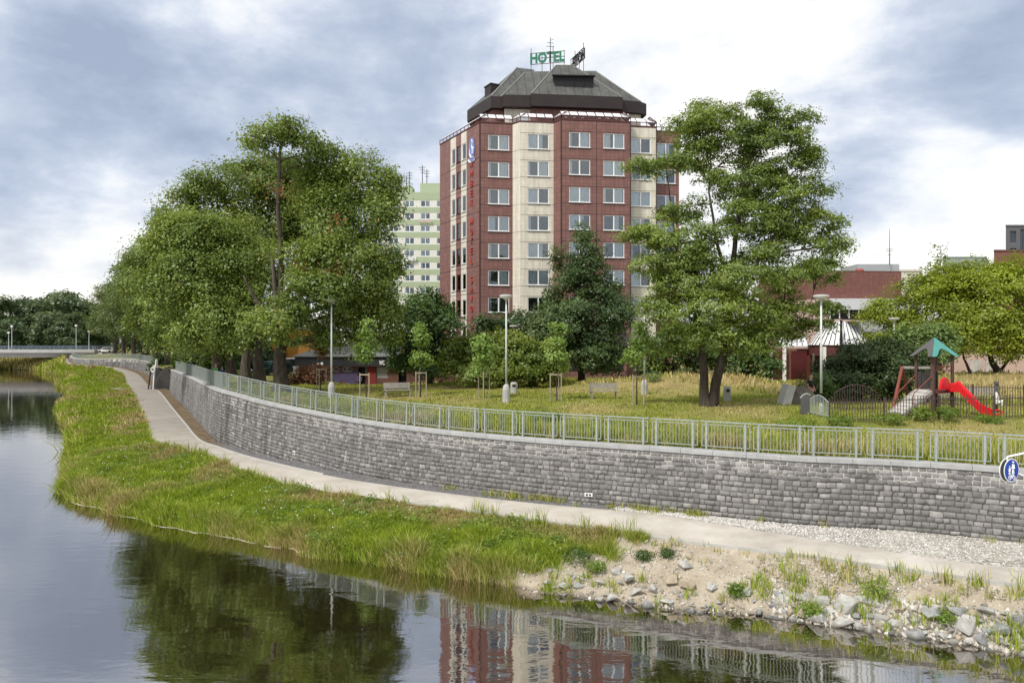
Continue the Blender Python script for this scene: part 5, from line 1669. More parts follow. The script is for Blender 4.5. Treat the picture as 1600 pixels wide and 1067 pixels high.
def bar_fence(label, p, q, h, bars, mat, arch=0.0, posts=True):
    p, q = Vector(p), Vector(q); zg = lambda v: gz(v.x, v.y)
    root = thing('playground_fence', label, 'fence', (p.x, p.y, zg(p)))
    mb, L = MB(), (q - p).length
    n = int(L / bars)
    prev = None
    for k in range(n + 1):
        v = p.lerp(q, k / n); z = zg(v); hh = h + arch * math.sin(math.pi * k / n)
        mb.box((v.x, v.y, z + hh / 2 + .04), (.022, .022, hh - .02))
        cur = (Vector((v.x, v.y, z + .14)), Vector((v.x, v.y, z + hh - (0 if arch else .12))))
        if prev:
            mb.beam(prev[0], cur[0], .03); mb.beam(prev[1], cur[1], .035)
        prev = cur
    mb.build('bars', mat, root)
    if posts:
        for k in range(max(2, int(L / 2.2) + 1)):
            v = p.lerp(q, k / max(1, int(L / 2.2))); z = zg(v)
            pm = MB(); pm.box((v.x, v.y, z + h / 2), (.06, .06, h + .1)); pm.build('post', mat, root)
    return root


def P2(px_, Y): return (wx(px_, Y), Y)


bar_fence('dark barred playground fence running in front of the ramp and the red slide', P2(1296, 33.2), P2(1640, 33.0), 1.05, .125, M['fencepaint'])
bar_fence('dark barred fence at the back of the playground behind the red slide', P2(1440, 40), P2(1680, 40), 1.15, .14, M['fencepaint'])
bar_fence('arched dark fence panel in front of the juniper bush', P2(1304, 36.5), P2(1372, 36.5), .85, .12, M['fencepaint'], .45, False)
bar_fence('pale grey arched gate leaf at the playground entrance', P2(1266, 35.2), P2(1294, 34.2), .75, .085, M['steel'], .25, False)
root = thing('gate_board', 'dark grey board with a curved top rail at the playground entrance', 'gate', gpt(1258.5, 35.3))
mb = MB(); mb.box((0, 0, .42), (.45, .05, .85)); mb.build('board', M['greyboard'], root, local=True)
mb = MB(); mb.tube([(-.25, 0, .78), (-.12, 0, .92), (.05, 0, 1.0), (.24, 0, .92)], .03, 6); mb.build('top_rail', M['steel'], root, local=True)
root = thing('spring_rider', 'dark spring rider board with a white animal shape right of the slide', 'play equipment', gpt(1557, 35.6))
mb = MB(); mb.tube([(0, 0, .0), (.03, 0, .1), (-.03, 0, .2), (.0, 0, .4)], .07, 8); mb.build('spring', M['darkmetal'], root, local=True)
mb = MB(); mb.box((0, 0, 1.05), (.2, .05, .65)); mb.lathe([(.1, 1.35), (.1, 1.45), (.02, 1.48)], 10); mb.build('board', M['greyboard'], root, local=True)
mb = MB(); mb.tube([(-.05, -.05, .95), (0, -.05, .7), (.02, -.05, .45), (.2, -.05, .5), (.22, -.05, .3)], [.04, .08, .1, .1, .05], 7); mb.build('white_figure', M['white'], root, local=True)
for x_, y_, lab in ((1262.5, 42, 'red brown wooden post beside the standing woman'), (1271, 44, 'slimmer pale wooden post just behind the standing woman')):
    p = gpt(x_, y_); mb = MB(); mb.box((p.x, p.y, p.z + 1.25), (.15, .15, 2.7) if x_ < 1265 else (.1, .1, 2.9)); mb.lathe([(.09, 0), (.06, .05), (.01, .08)], 6, (p.x, p.y, p.z + (2.6 if x_ < 1265 else 2.7)))
    tag(mb.build('wooden_post', M['redwood'] if x_ < 1265 else M['stake']), lab, 'post')

# ------------------------------------------------------------------ lifebuoy stand by the stair gap
root = thing('lifebuoy_stand', 'leaning white post with a white lifebuoy ring beside the path at the stair gap', 'lifebuoy', (wx(240, 104), 104, 1.25))
b_, t_ = Vector((wx(239.5, 104), 104, 1.2)), at(244.5, 562, 104)
mb = MB(); mb.tube([b_, at(241, 585, 104), t_], .11, 8); mb.build('white_post', M['white'], root)
mb = MB(); mb.tube([(wx(231.5, 104), 104, 1.2), at(236, 575, 104.2)], .1, 8); mb.build('dark_post', M['darkmetal'], root)
c = at(239, 577.5, 103.7); mb = MB(); pts = [c + Vector((.26 * math.cos(a), 0, .3 * math.sin(a))) for a in [2 * math.pi * k / 16 for k in range(17)]]
mb.tube(pts, .085, 8); mb.build('ring', M['white'], root, smooth=True)
# stair flight in the gap
root = thing('stair_flight', 'dark stone stair flight in the gap of the river wall', 'stairs', (wx(250, 106), 106, 1.25))
mb = MB()
for k in range(14):
    f = k / 13; c = Vector((-50.6 + 1.5 * f + 0.9, 108.0 + 1.0 * f - 2.0, 1.25 + 2.9 * f))
    mb.box((c.x + .6, c.y, (c.z + .8) / 2 + .1), (.45, 5.0, c.z - .6), R(-60))
mb.build('steps', plain('dark_step_stone', (0.13, 0.125, 0.12), 0.9, 0, 0.2), root)

# ------------------------------------------------------------------ pedestrian and cycle sign at the right edge
SY = 20.6
sc_ = at(1580, 734.5, SY)
root = thing('path_sign', 'round blue footpath and cycle sign hung on a white bracket with a second disc behind', 'sign', (wx(1632, SY), SY, 1.25))
mb = MB(); px0 = wx(1632, SY); mb.tube([(px0, SY, 1.0), (px0, SY, sc_.z + .95)], .035, 10); mb.build('pole', M['steel'], root)
top = Vector((sc_.x - .05, sc_.y + .09, sc_.z + .36))
mb = MB(); mb.tube([top, (px0, SY, wz(701, SY))], .03, 8); mb.tube([top, (top.x, top.y, sc_.z - .3)], .025, 8); mb.tube([(sc_.x + .22, SY, sc_.z - .1), (sc_.x + .42, SY, sc_.z - .18), (px0, SY, sc_.z - .3)], .02, 6); mb.build('bracket', M['white'], root)
rot = R(24)
RX = Vector((math.cos(rot), math.sin(rot), 0)); RN = Vector((math.sin(rot), -math.cos(rot), 0))


def disc(c, r0, off, th, mat, name, parent, x=RX, n_=RN, n=36):
    mb = MB(); f_ = [c + x * r0 * math.cos(2 * math.pi * k / n) + Vector((0, 0, r0 * math.sin(2 * math.pi * k / n))) + n_ * (off + th) for k in range(n)]
    mb.loft([[p - n_ * th for p in f_], f_]); return mb.build(name, mat, parent)


M['signblue'] = plain('sign_blue', (0.006, 0.05, 0.36), 0.35, 0, 0.05, spec=0.5)
d1 = disc(sc_, 0.325, 0, .012, M['white'], 'blue_disc', root)
disc(sc_, 0.30, .012, .003, M['signblue'], 'blue_field', d1)
mb = MB()


def sg(x, z): return sc_ + RX * x + Vector((0, 0, z)) + RN * .018


def fig(mb, x, z, s_):
    mb.tube([sg(x, z), sg(x, z - .12 * s_)], [.036 * s_, .05 * s_], 8)
    for dx in (-.03, .03): mb.tube([sg(x, z - .1 * s_), sg(x + dx * s_ * 1.2, z - .27 * s_)], .018 * s_, 6)
    for dx in (-.06, .06): mb.tube([sg(x, z - .01 * s_), sg(x + dx * s_, z - .13 * s_)], .013 * s_, 6)
    mb.lathe([(.001, -.03 * s_), (.03 * s_, -.01 * s_), (.03 * s_, .01 * s_), (.001, .03 * s_)], 8, tuple(sg(x, z + .055 * s_)))


fig(mb, .05, .17, 1.0); fig(mb, -.10, .07, .68)
for x in (-.085, .085): mb.tube([sg(x + .055 * math.cos(a), -.2 + .055 * math.sin(a)) for a in [math.pi * 2 * k / 12 for k in range(13)]], .009, 5)
for a, b in (((-.085, -.2), (-.03, -.13)), ((-.03, -.13), (.06, -.13)), ((.06, -.13), (0, -.2)), ((0, -.2), (-.03, -.13)), ((.085, -.2), (.055, -.1)), ((0, -.2), (-.085, -.2))): mb.tube([sg(*a), sg(*b)], .009, 5)
mb.build('pictogram', M['white'], d1)
c2 = sc_ - RN * .12 + Vector((0, 0, -.01)); X2, N2 = RX, RN
d2 = disc(c2, .335, 0, .015, M['white'], 'rear_disc', root, X2, N2)
disc(c2, .31, .015, .004, plain('sign_back', (0.10, 0.12, 0.11), 0.5, 0.3), 'rear_disc_back', d2, X2, N2)

# small plaque and marks on the wall
def wall_plate(px_, py_, w_, h_, label, mat, holes=0):
    s_ = 4.2; best = None
    for s_ in np.linspace(1, 12, 2201):
        C, T = on(PC, s_), on(PT, s_)
        if best is None or abs(CX + F * C[0] / C[1] - px_) < best[0]: best = (abs(CX + F * C[0] / C[1] - px_), s_)
    s_ = best[1]; arc = np.interp(s_, SS, ARC); C, T, zt, zp, n = wall_frame(arc)
    z = wz(py_, C[1]); f = (z - zp) / (zt - zp); q = C + (T - C) * f - n * .06
    root = thing('wall_plate', label, 'plate', (q[0], q[1], z)); rz = math.atan2(-n[0], n[1])
    mb = MB(); mb.box((q[0], q[1], z), (w_, .03, h_), rz); mb.build('plate', mat, root)
    for k in range(holes):
        dx = (-.25 + .5 * k) * w_ * .8; mb = MB(); mb.box((q[0] + math.cos(rz) * dx - n[0] * .02, q[1] + math.sin(rz) * dx - n[1] * .02, z), (w_ * .22, .03, h_ * .45), rz); mb.build('dark_mark', M['black'], root)


wall_plate(920, 772.5, .34, .15, 'small white plate with two dark marks low on the stone wall', M['white'], 2)
wall_plate(460, 707.5, .26, .2, 'tiny white plate low on the wall where it curves', M['white'], 2)

# ------------------------------------------------------------------ parked cars
M['tyre'] = plain('tyre', (0.02, 0.02, 0.02), 0.9); M['carglass'] = plain('car_glass', (0.02, 0.03, 0.035), 0.08, spec=0.7)


def car(label, loc, rz, paint, van=False):
    root = thing('parked_car', label, 'car', loc, rz)
    L, w, hb, ht = (4.3, 1.75, .82, 1.45) if not van else (4.8, 1.9, 1.0, 1.95)
    side = [(-L / 2, .3), (-L / 2, hb - .05), (-L / 2 + .1, hb + .05), (L / 2 - .9, hb), (L / 2 - .1, hb - .2), (L / 2, .5), (L / 2 - .05, .28)]
    mb = MB(); mb.loft([[(x, -w / 2, z) for x, z in side], [(x, w / 2, z) for x, z in side]])
    rx0, rx1 = (-L / 2 + .35, L / 2 - 1.7) if not van else (-L / 2 + .15, L / 2 - 1.5)
    cab = [(-L / 2 + .08, hb), (rx0, ht), (rx1, ht), (L / 2 - 1.05, hb)]
    mb.loft([[(x, -w / 2 + (.16 if z > hb + .1 else .04), z) for x, z in cab], [(x, w / 2 - (.16 if z > hb + .1 else .04), z) for x, z in cab]])
    mb.build('body', paint, root, local=True)
    mb = MB()
    for s_ in (-1, 1):
        yb, yt = s_ * (w / 2 - .03), s_ * (w / 2 - .14)
        q = [(-L / 2 + .3, yb, hb + .06), (L / 2 - 1.25, yb, hb + .06), (rx1 - .05, yt, ht - .1), (rx0 + .1, yt, ht - .1)]
        mb.add(q, [(0, 1, 2, 3), (3, 2, 1, 0)])
    mb.add([(L / 2 - 1.02, -w / 2 + .15, hb + .05), (L / 2 - 1.02, w / 2 - .15, hb + .05), (rx1 + .04, w / 2 - .26, ht - .08), (rx1 + .04, -w / 2 + .26, ht - .08)], [(0, 1, 2, 3), (3, 2, 1, 0)])
    mb.build('windows', M['carglass'], root, local=True)
    for x in (-L / 2 + .8, L / 2 - .85):
        for s_ in (-1, 1):
            mb = MB(); mb.tube([(x, s_ * (w / 2 - .2), .31), (x, s_ * (w / 2 + .01), .31)], .31, 16); mb.build('wheel', M['tyre'], root, local=True)
    for s_ in (-1, 1):
        mb = MB(); mb.box((L / 2 - .06, s_ * .62, .62), (.1, .34, .14)); mb.build('headlight', M['white'], root, local=True)


car('dark green hatchback parked between the linden trunks', gpt(424, 76), R(240), plain('dark_green_paint', (0.02, 0.05, 0.045), 0.25, 0, 0.05, spec=0.6))
car('white van parked right of the big linden trunk', gpt(460, 84), R(185), M['white'], True)
car('white car parked beside the far bridge end', gpt(166, 205, 0.3), R(180), M['white'])

# ------------------------------------------------------------------ people
M['skin'] = plain('skin', (0.50, 0.30, 0.22), 0.6, 0, 0.05)


def skinned(name, chains, mat, parent, root_i=0, lv=1):
    """chains: list of lists of ((x,y,z), r) ; chains share points by exact coordinates"""
    bm = bmesh.new(); lay = bm.verts.layers.skin.verify(); idx = {}
    for ch in chains:
        prev = None
        for p, r_ in ch:
            k = tuple(round(c, 4) for c in p)
            if k not in idx:
                v = bm.verts.new(p); v[lay].radius = (r_, r_); idx[k] = v
                if len(idx) == 1: v[lay].use_root = True
            v = idx[k]
            if prev is not None and bm.edges.get((prev, v)) is None: bm.edges.new((prev, v))
            prev = v
    me = bpy.data.meshes.new(name); bm.to_mesh(me); bm.free()
    o = link(name, me, mat, parent)
    o.modifiers.new('skin', 'SKIN').use_smooth_shade = True
    s_ = o.modifiers.new('sub', 'SUBSURF'); s_.levels = lv; s_.render_levels = lv
    return o


def person(label, loc, rz, h, top, bottom, hair, shorts=False, bag=None):
    root = thing('person', label, 'person', loc, rz)
    S = lambda x, y, z: (x * h, y * h, z * h)
    pel, spi, che, nek = S(0, 0, .53), S(0, 0, .63), S(0, .005, .74), S(0, .005, .83)
    body = [[(pel, .075 * h), (spi, .066 * h), (che, .072 * h), (nek, .03 * h), (S(0, -.008, .875), .034 * h), (S(0, -.012, .92), .050 * h), (S(0, -.005, .965), .042 * h), (S(0, 0, .99), .02 * h)],
            [(S(0, -.012, .92), .050 * h), (S(0, -.066, .905), .010 * h)]]
    arms, legs = [], []
    for s_ in (-1, 1):
        arms.append([(che, .072 * h), (S(s_ * .095, .005, .79), .034 * h), (S(s_ * .125, .02, .64), .025 * h), (S(s_ * .135, -.04, .51), .019 * h), (S(s_ * .135, -.06, .455), .018 * h), (S(s_ * .132, -.07, .42), .008 * h)])
        arms.append([(S(s_ * .135, -.06, .455), .018 * h), (S(s_ * .115, -.08, .44), .007 * h)])
        y = s_ * .05
        legs.append([(pel, .075 * h), (S(s_ * .05, 0, .48), .055 * h), (S(s_ * .052, -.01 + y, .28), .036 * h), (S(s_ * .052, .012 + y * 1.6, .05), .022 * h), (S(s_ * .058, -.075 + y * 1.6, .02), .017 * h)])
    skinned('body', body + arms + legs, M['skin'], root)
    k = 1.16
    sh = [[(S(0, 0, .50), .078 * h * k), (spi, .068 * h * k), (che, .074 * h * k), (S(0, .005, .80), .045 * h)]]
    for s_ in (-1, 1): sh.append([(che, .074 * h * k), (S(s_ * .095, .005, .79), .038 * h), (S(s_ * .118, .015, .68), .033 * h)])
    skinned('shirt', sh, top, root)
    tr_ = []
    for s_ in (-1, 1):
        y = s_ * .05
        ch = [(S(0, 0, .52), .082 * h), (S(s_ * .05, 0, .47), .062 * h), (S(s_ * .052, -.01 + y, .28), .045 * h)]
        if not shorts: ch.append((S(s_ * .052, .012 + y * 1.6, .07), .034 * h))
        tr_.append(ch)
    skinned('trousers', tr_, bottom, root)
    skinned('hair', [[(S(0, .012, .955), .052 * h), (S(0, .028, .92), .045 * h), (S(0, .03, .87), .03 * h)]], hair, root)


person('woman in a black top and pink skirt standing by the wooden posts', gpt(1267, 40), R(25), 1.62, M['black'], plain('pink_cloth', (0.55, 0.27, 0.24), 0.9), plain('blond_hair', (0.30, 0.2, 0.1), 0.7), True)
person('person in a bright green top under the lindens behind the railing', gpt(337, 60), R(60), 1.66, plain('green_cloth', (0.12, 0.42, 0.14), 0.9), plain('dark_trousers', (0.03, 0.03, 0.05), 0.9), plain('brown_hair', (0.05, 0.03, 0.02), 0.7))
person('person in a blue jacket under the lindens behind the railing', gpt(347.5, 57), R(200), 1.52, plain('blue_cloth', (0.02, 0.06, 0.22), 0.9), plain('jeans', (0.04, 0.06, 0.12), 0.9), plain('grey_hair', (0.25, 0.22, 0.2), 0.7))

# ------------------------------------------------------------------ rocks
def rockmat(name, c):
    t = NT(name); co = t.coord('Position'); n1 = t.noise(co, 4.5, 7, 0.7); n2 = t.noise(co, 22, 4, 0.7)
    oi = t.new('ObjectInfo').outputs['Random']
    col = t.ramp(n1, [(0.3, tuple(x * .62 for x in c)), (0.7, tuple(min(1, x * 1.15) for x in c))])
    col = t.mix(t.math('MULTIPLY', oi, 0.35), col, tuple(x * .55 for x in c))
    z = t.new('SeparateXYZ'); t.put(z.inputs[0], co)
    wet = t.ramp(t.math('ADD', z.outputs[2], t.math('MULTIPLY', n2, 0.08)), [(0.06, 1.0), (0.17, 0.0)])
    col = t.mix(t.math('MULTIPLY', wet, 0.8), col, (0.05, 0.047, 0.03))
    return t.bsdf(col, 0.88, 0, 0.2, t.bump(t.math('ADD', n1, t.math('MULTIPLY', n2, .5)), 0.8, 0.04))


ROCKM = [rockmat('pale_grey_rock', (0.47, 0.455, 0.42)), rockmat('blue_grey_rock', (0.33, 0.335, 0.33)), rockmat('tan_rock', (0.46, 0.385, 0.285))]
rocks = []
for k in range(10):
    r = random.Random(100 + k); bm = bmesh.new()
    sx_, sy_, sz_ = r.uniform(.8, 1.25), r.uniform(.65, 1.0), r.uniform(.5, .85)
    for i in range(10):
        v = Vector((r.gauss(0, 1), r.gauss(0, 1), r.gauss(0, 1))).normalized() * r.uniform(.42, .56)
        bm.verts.new((v.x * sx_, v.y * sy_, v.z * sz_))
    res = bmesh.ops.convex_hull(bm, input=bm.verts)
    bmesh.ops.delete(bm, geom=[v for v in bm.verts if not v.link_faces], context='VERTS')
    bmesh.ops.bevel(bm, geom=bm.edges[:], offset=.016, segments=1, affect='EDGES')
    for mi in range(3):
        me = bpy.data.meshes.new('rock'); bm.to_mesh(me); me.materials.append(ROCKM[mi]); rocks.append((mi, me))
    bm.free()
NAMES = ['pale grey', 'blue grey', 'tan']


def bank_point(s, t):
    w, a = on(PW, s), on(PA, s); p = w + (a - w) * t
    return Vector((p[0], p[1], float(bank_z(s, t, lin(cZP, s)))))


placed = []


def put_rock(s, t, size, where, grp):
    p = bank_point(s, t)
    for q, rs in placed:
        if (q - p).length < (rs + size) * .28: return False
    placed.append((p, size))
    mi = rnd.choice((0, 0, 0, 1, 1, 2)) if s < 2 else rnd.choice((0, 0, 0, 1, 2, 2))
    me = rnd.choice([m for i, m in rocks if i == mi])
    o = bpy.data.objects.new('rock', me); COL.objects.link(o)
    o.location = p + Vector((0, 0, size * rnd.uniform(.02, .16)))
    o.scale = (size, size * rnd.uniform(.8, 1.1), size * rnd.uniform(.75, 1.05)); o.rotation_euler = (rnd.uniform(-.35, .35), rnd.uniform(-.35, .35), rnd.uniform(0, 6.28))
    tag(o, NAMES[mi] + ' angular rock ' + where, 'rock', NAMES[mi] + ' ' + grp)
    return True


cnt = 0
for k in range(9000):
    if cnt >= 225: break
    s = rnd.uniform(0.55, 1.95); t = rnd.uniform(-.06, .84)
    if t > .35 + .5 * max(0, 1.35 - s): continue
    big = (cnt < 55)
    if put_rock(s, t, rnd.uniform(.46, .85) if big else rnd.uniform(.24, .46), 'in the stone heap on the lower right bank', 'rocks in the riprap heap'): cnt += 1
cnt = 0
for k in range(1600):
    if cnt >= 56: break
    s = rnd.uniform(1.95, 3.52); t = abs(rnd.gauss(0.03, .16)) - .05
    if t > .62: continue
    if put_rock(s, t, rnd.uniform(.34, .64) if cnt < 16 else rnd.uniform(.14, .34), 'along the sandy waterline', 'rocks along the sandy shore'): cnt += 1
for px_, s, t, size in ((760, 2.55, .55, .6), (1, 3.3, .42, .5), (1, 2.95, .28, .62)):
    put_rock(s, t, size, 'along the sandy waterline', 'rocks along the sandy shore')

# loose small stones: stuff
def stones(name, pts, sizes, mat):
    n = len(pts)
    base = np.array([(1, 0, 0), (-.5, .87, 0), (-.5, -.87, 0), (0.1, 0, .8), (0, 0.1, -.6)], float)
    faces = np.array([(0, 1, 3), (1, 2, 3), (2, 0, 3), (1, 0, 4), (2, 1, 4), (0, 2, 4)])
    J = base[None] * (1 + rng.uniform(-.35, .35, (n, 5, 1)))
    a = rng.uniform(0, 6.28, n); ca, sa = np.cos(a), np.sin(a)
    X = J[..., 0] * ca[:, None] - J[..., 1] * sa[:, None]; Y = J[..., 0] * sa[:, None] + J[..., 1] * ca[:, None]
    V = np.stack([X, Y, J[..., 2]], -1) * sizes[:, None, None] + pts[:, None]
    fc = (faces[None] + (np.arange(n) * 5)[:, None, None]).reshape(-1, 3)
    return tag(link(name, np_mesh(name, V.reshape(-1, 3), fc), mat), kind='stuff')


def bank_pts(n, s0, s1, t0, t1):
    s = rng.uniform(s0, s1, n); t = rng.uniform(t0, t1, n)
    w = np.stack([np.interp(s, SS, PW[:, 0]), np.interp(s, SS, PW[:, 1])], 1); a = np.stack([np.interp(s, SS, PA[:, 0]), np.interp(s, SS, PA[:, 1])], 1)
    p = w + (a - w) * t[:, None]
    z = bank_z(s, t, np.interp(s, range(len(cZP)), cZP))
    z = z + np.where((t > 0.02) & (t < 0.97), ((vn(p[:, 0], p[:, 1], 1.1) - 0.5) * 0.16 + (vn(p[:, 0], p[:, 1], 3.7) - 0.5) * 0.07), 0)
    return s, t, np.concatenate([p, z[:, None]], 1)


t = NT('loose_stone'); isl = t.new('NewGeometry').outputs['Random Per Island']
M['loose'] = t.bsdf(t.ramp(isl, [(0, (0.20, 0.18, 0.15)), (0.5, (0.40, 0.36, 0.30)), (1, (0.60, 0.57, 0.52))]), 0.9, 0, 0.15)
s, t_, p = bank_pts(16000, 0.3, 3.7, -.03, .95)
keep = (bare_amount(s, t_) > .6) & (rng.random(len(s)) < np.where(s < 2, .55, .22 + .5 * np.exp(-t_ * 9)) * (vn(p[:, 0], p[:, 1], 1.4) ** 1.2 + .12))
p = p[keep]; stones('loose_stones', p, rng.uniform(.02, .06, len(p)) * np.where(rng.random(len(p)) < .12, 2.0, 1.0), M['loose'])
s, t_, q = bank_pts(4200, 0.3, 1.95, -.04, .84); kk = t_ < .35 + .5 * np.clip(1.5 - s, 0, 1); q = q[kk]
stones('loose_stones', q, rng.uniform(.06, .15, len(q)), M['loose'])
n = 9000; s = rng.uniform(.5, 3.4, n); u = rng.uniform(.05, .98, n)
b_ = np.stack([np.interp(s, SS, PB[:, 0]), np.interp(s, SS, PB[:, 1])], 1); c_ = np.stack([np.interp(s, SS, PC[:, 0]), np.interp(s, SS, PC[:, 1])], 1)
p = b_ + (c_ - b_) * u[:, None]; p = np.concatenate([p, np.full((n, 1), 1.26)], 1)
t = NT('verge_stone'); isl = t.new('NewGeometry').outputs['Random Per Island']
stones('verge_stones', p, rng.uniform(.02, .05, n), t.bsdf(t.ramp(isl, [(0, (0.3, 0.28, 0.25)), (0.5, (0.52, 0.5, 0.46)), (1, (0.72, 0.7, 0.67))]), 0.9, 0, 0.15))
# ------------------------------------------------------------------ foliage
def leaf_verts(pos, nrm, L, Wd, r):
    n = len(pos)
    nrm = nrm / np.linalg.norm(nrm, axis=1)[:, None]
    a = r.normal(size=(n, 3)); t1 = a - nrm * (a * nrm).sum(1)[:, None]; t1 /= np.linalg.norm(t1, axis=1)[:, None]
    t2 = np.cross(nrm, t1)
    L = L[:, None]; Wd = Wd[:, None]
    V = np.stack([pos - t1 * L * .5, pos + t2 * Wd * .5 + nrm * L * .10, pos + t1 * L * .5, pos - t2 * Wd * .5 + nrm * L * .10], 1)
    return V.reshape(-1, 3)


def crown_points(lobes, n, r, per=38, sig=.38, flat=.6, lo=.45, droop=0.0, sub=8, subr=.5, top=.55):
    """lobes: (centre(3), radii(3), weight). Every lobe breaks into boughs, every bough into leaf clumps that
    sit on its upper and outer side, so that light and shade gather between them."""
    boughs = []
    for c, rad, w in lobes:
        rad = np.array(rad); c = np.array(c)
        if sub <= 1: boughs.append((c, rad, w * rad[0] * rad[2], np.zeros(3))); continue
        d = r.normal(size=(sub, 3)); d /= np.linalg.norm(d, axis=1)[:, None]
        d[:, 2] = np.where(r.random(sub) < top * .6, np.abs(d[:, 2]), d[:, 2])
        for k in range(sub):
            f = subr * r.uniform(.65, 1.25)
            boughs.append((c + d[k] * rad * r.uniform(.45, .78), np.maximum(rad * f, .25 * rad.max() * f), w * rad[0] * rad[2] * f * f, d[k]))
    ar = np.array([b_[2] for b_ in boughs]); ar = ar / ar.sum()
    P_, N_ = [], []
    for (c, rad, _, od), f in zip(boughs, ar):
        m = max(4, int(n * f)); nc = max(3, m // per)
        d = r.normal(size=(nc, 3)) + od * .5; d /= np.linalg.norm(d, axis=1)[:, None]
        d[:, 2] = np.where(r.random(nc) < top, np.abs(d[:, 2]), d[:, 2])
        rr = lo + (1.05 - lo) * r.random(nc) ** .5
        cen = c + d * rr[:, None] * rad
        cs = sig * (0.6 + 0.8 * r.random(nc))
        k = r.integers(0, nc, m)
        off = np.clip(r.normal(size=(m, 3)), -2, 2) * cs[k][:, None] * np.array([1, 1, flat])
        off[:, 2] -= droop * (off[:, 0] ** 2 + off[:, 1] ** 2)
        P_.append(cen[k] + off)
        N_.append(d[k] * .9 + od * .3 + np.array([0, 0, .6]) + r.normal(size=(m, 3)) * .5)
    return np.concatenate(P_), np.concatenate(N_)


def crown_mesh(name, lobes, n, size, seed, aspect=.62, **kw):
    r = np.random.default_rng(seed)
    p, nr = crown_points(lobes, n, r, **kw)
    L = size * r.uniform(.65, 1.35, len(p))
    V = leaf_verts(p, nr, L, L * aspect, r)
    return V, np.arange(len(V)).reshape(-1, 4)


def px_lobes(lst, Y, thick=.85):
    out = []
    for l in lst:
        px_, py_, rx, ry = l[:4]; dY = l[4] if len(l) > 4 else 0; w = l[5] if len(l) > 5 else 1
        y = Y + dY; k = y / F
        out.append(((wx(px_, y), y, wz(py_, y)), (rx * k, max(rx, ry) * k * thick if rx < 1.6 * ry else rx * k * thick, ry * k), w))
    return out


def limb(mb, a, b, r0, r1, r, bend=.12, n=5, seg=6):
    a, b = Vector(a), Vector(b); L = (b - a).length
    off = Vector((r.uniform(-1, 1), r.uniform(-1, 1), r.uniform(.2, 1.0))) * L * bend
    pts = [a.lerp(b, i / n) + off * math.sin(math.pi * i / n) * (.7 + r.uniform(-.15, .15)) for i in range(n + 1)]
    mb.tube(pts, [r0 + (r1 - r0) * (i / n) ** .8 for i in range(n + 1)], seg)
    return pts


def tree(name, label, cat, px_, Y, lobes, n, size, mat, group=None, trunks=None, tr=.3, seed=1, bark=None, crowns=None, twigs=3, fork=.45, thick=.85, lim=1.0, **kw):
    """trunks: list of pixel paths [(px,py,dY),...]; lobes in survey pixels at distance Y"""
    r = random.Random(seed); base = gpt(px_, Y)
    root = thing(name, label, cat, base, 0, group)
    lw = px_lobes(lobes, Y, thick)
    mb = MB()
    spine = []
    if trunks is None:
        top = max(lw, key=lambda l: l[0][2])
        tops = [Vector(top[0])]
        trunks_w = [[base - Vector((0, 0, .3)), base + Vector((0.0, 0, (top[0][2] - base.z) * .35)), base.lerp(Vector(top[0]), .7) + Vector((r.uniform(-.3, .3), 0, .3)), Vector(top[0])]]
    else:
        trunks_w = []
        for tk in trunks:
            pts = [at(q[0], q[1], Y + (q[2] if len(q) > 2 else 0)) for q in tk]
            if tk[0][1] > 560 and (tk is trunks[0] or tk[0][1] > 595): pts[0].z = gz(pts[0].x, pts[0].y) - .3
            trunks_w.append(pts)
    for ti, pts in enumerate(trunks_w):
        tw = tr if ti == 0 or (trunks and trunks[ti][0][1] > 595) else tr * .42
        # smooth the path and flare the foot
        fine = []
        for i in range(len(pts) - 1):
            for j in range(4): fine.append(pts[i].lerp(pts[i + 1], j / 4) + Vector((r.uniform(-1, 1), r.uniform(-1, 1), 0)) * tw * .12)
        fine.append(pts[-1]); m = len(fine)
        rad = [tw * (1 - .86 * (i / (m - 1)) ** .85) for i in range(m)]; 
        if tw == tr: rad[0] *= 1.45; rad[1] *= 1.12
        mb.tube(fine, rad, 10); spine += [(p, q) for p, q in zip(fine[2:], rad[2:])]
    for c, rad, w in lw:
        c = Vector(c)
        cand = [(p, q) for p, q in spine if p.z < c.z + .2] or spine
        p, q = min(cand, key=lambda s_: (s_[0] - c).length + max(0, s_[0].z - c.z + rad[2] * .6) * 1.2)
        pts = limb(mb, p, c, min(q * .75, .02 + (c - p).length * .028 * lim), .025 * lim + .01, r)
        for k in range(twigs):
            d = Vector((r.gauss(0, 1), r.gauss(0, 1), r.gauss(0.25, .8))).normalized()
            e = c + Vector((d.x * rad[0], d.y * rad[1], d.z * rad[2])) * .85
            st = pts[r.choice((3, 4, 5))]
            limb(mb, st, e, .028 * lim + .012, .010, r, .08, 4, 4)
    mb.build('trunk', bark or M['bark'], root, smooth=True)
    V, fc = crown_mesh('crown', lw, n, size, seed, **kw)
    link('crown', np_mesh('crown', V - np.array(base), fc), mat, root)
    for (l2, n2, mat2, nm2) in (crowns or []):
        V, fc = crown_mesh(nm2, px_lobes(l2, Y, thick), n2, size, seed + 5, **kw)
        link(nm2, np_mesh(nm2, V - np.array(base), fc), mat2, root)
    return root


GA = 'lindens of the riverside avenue'
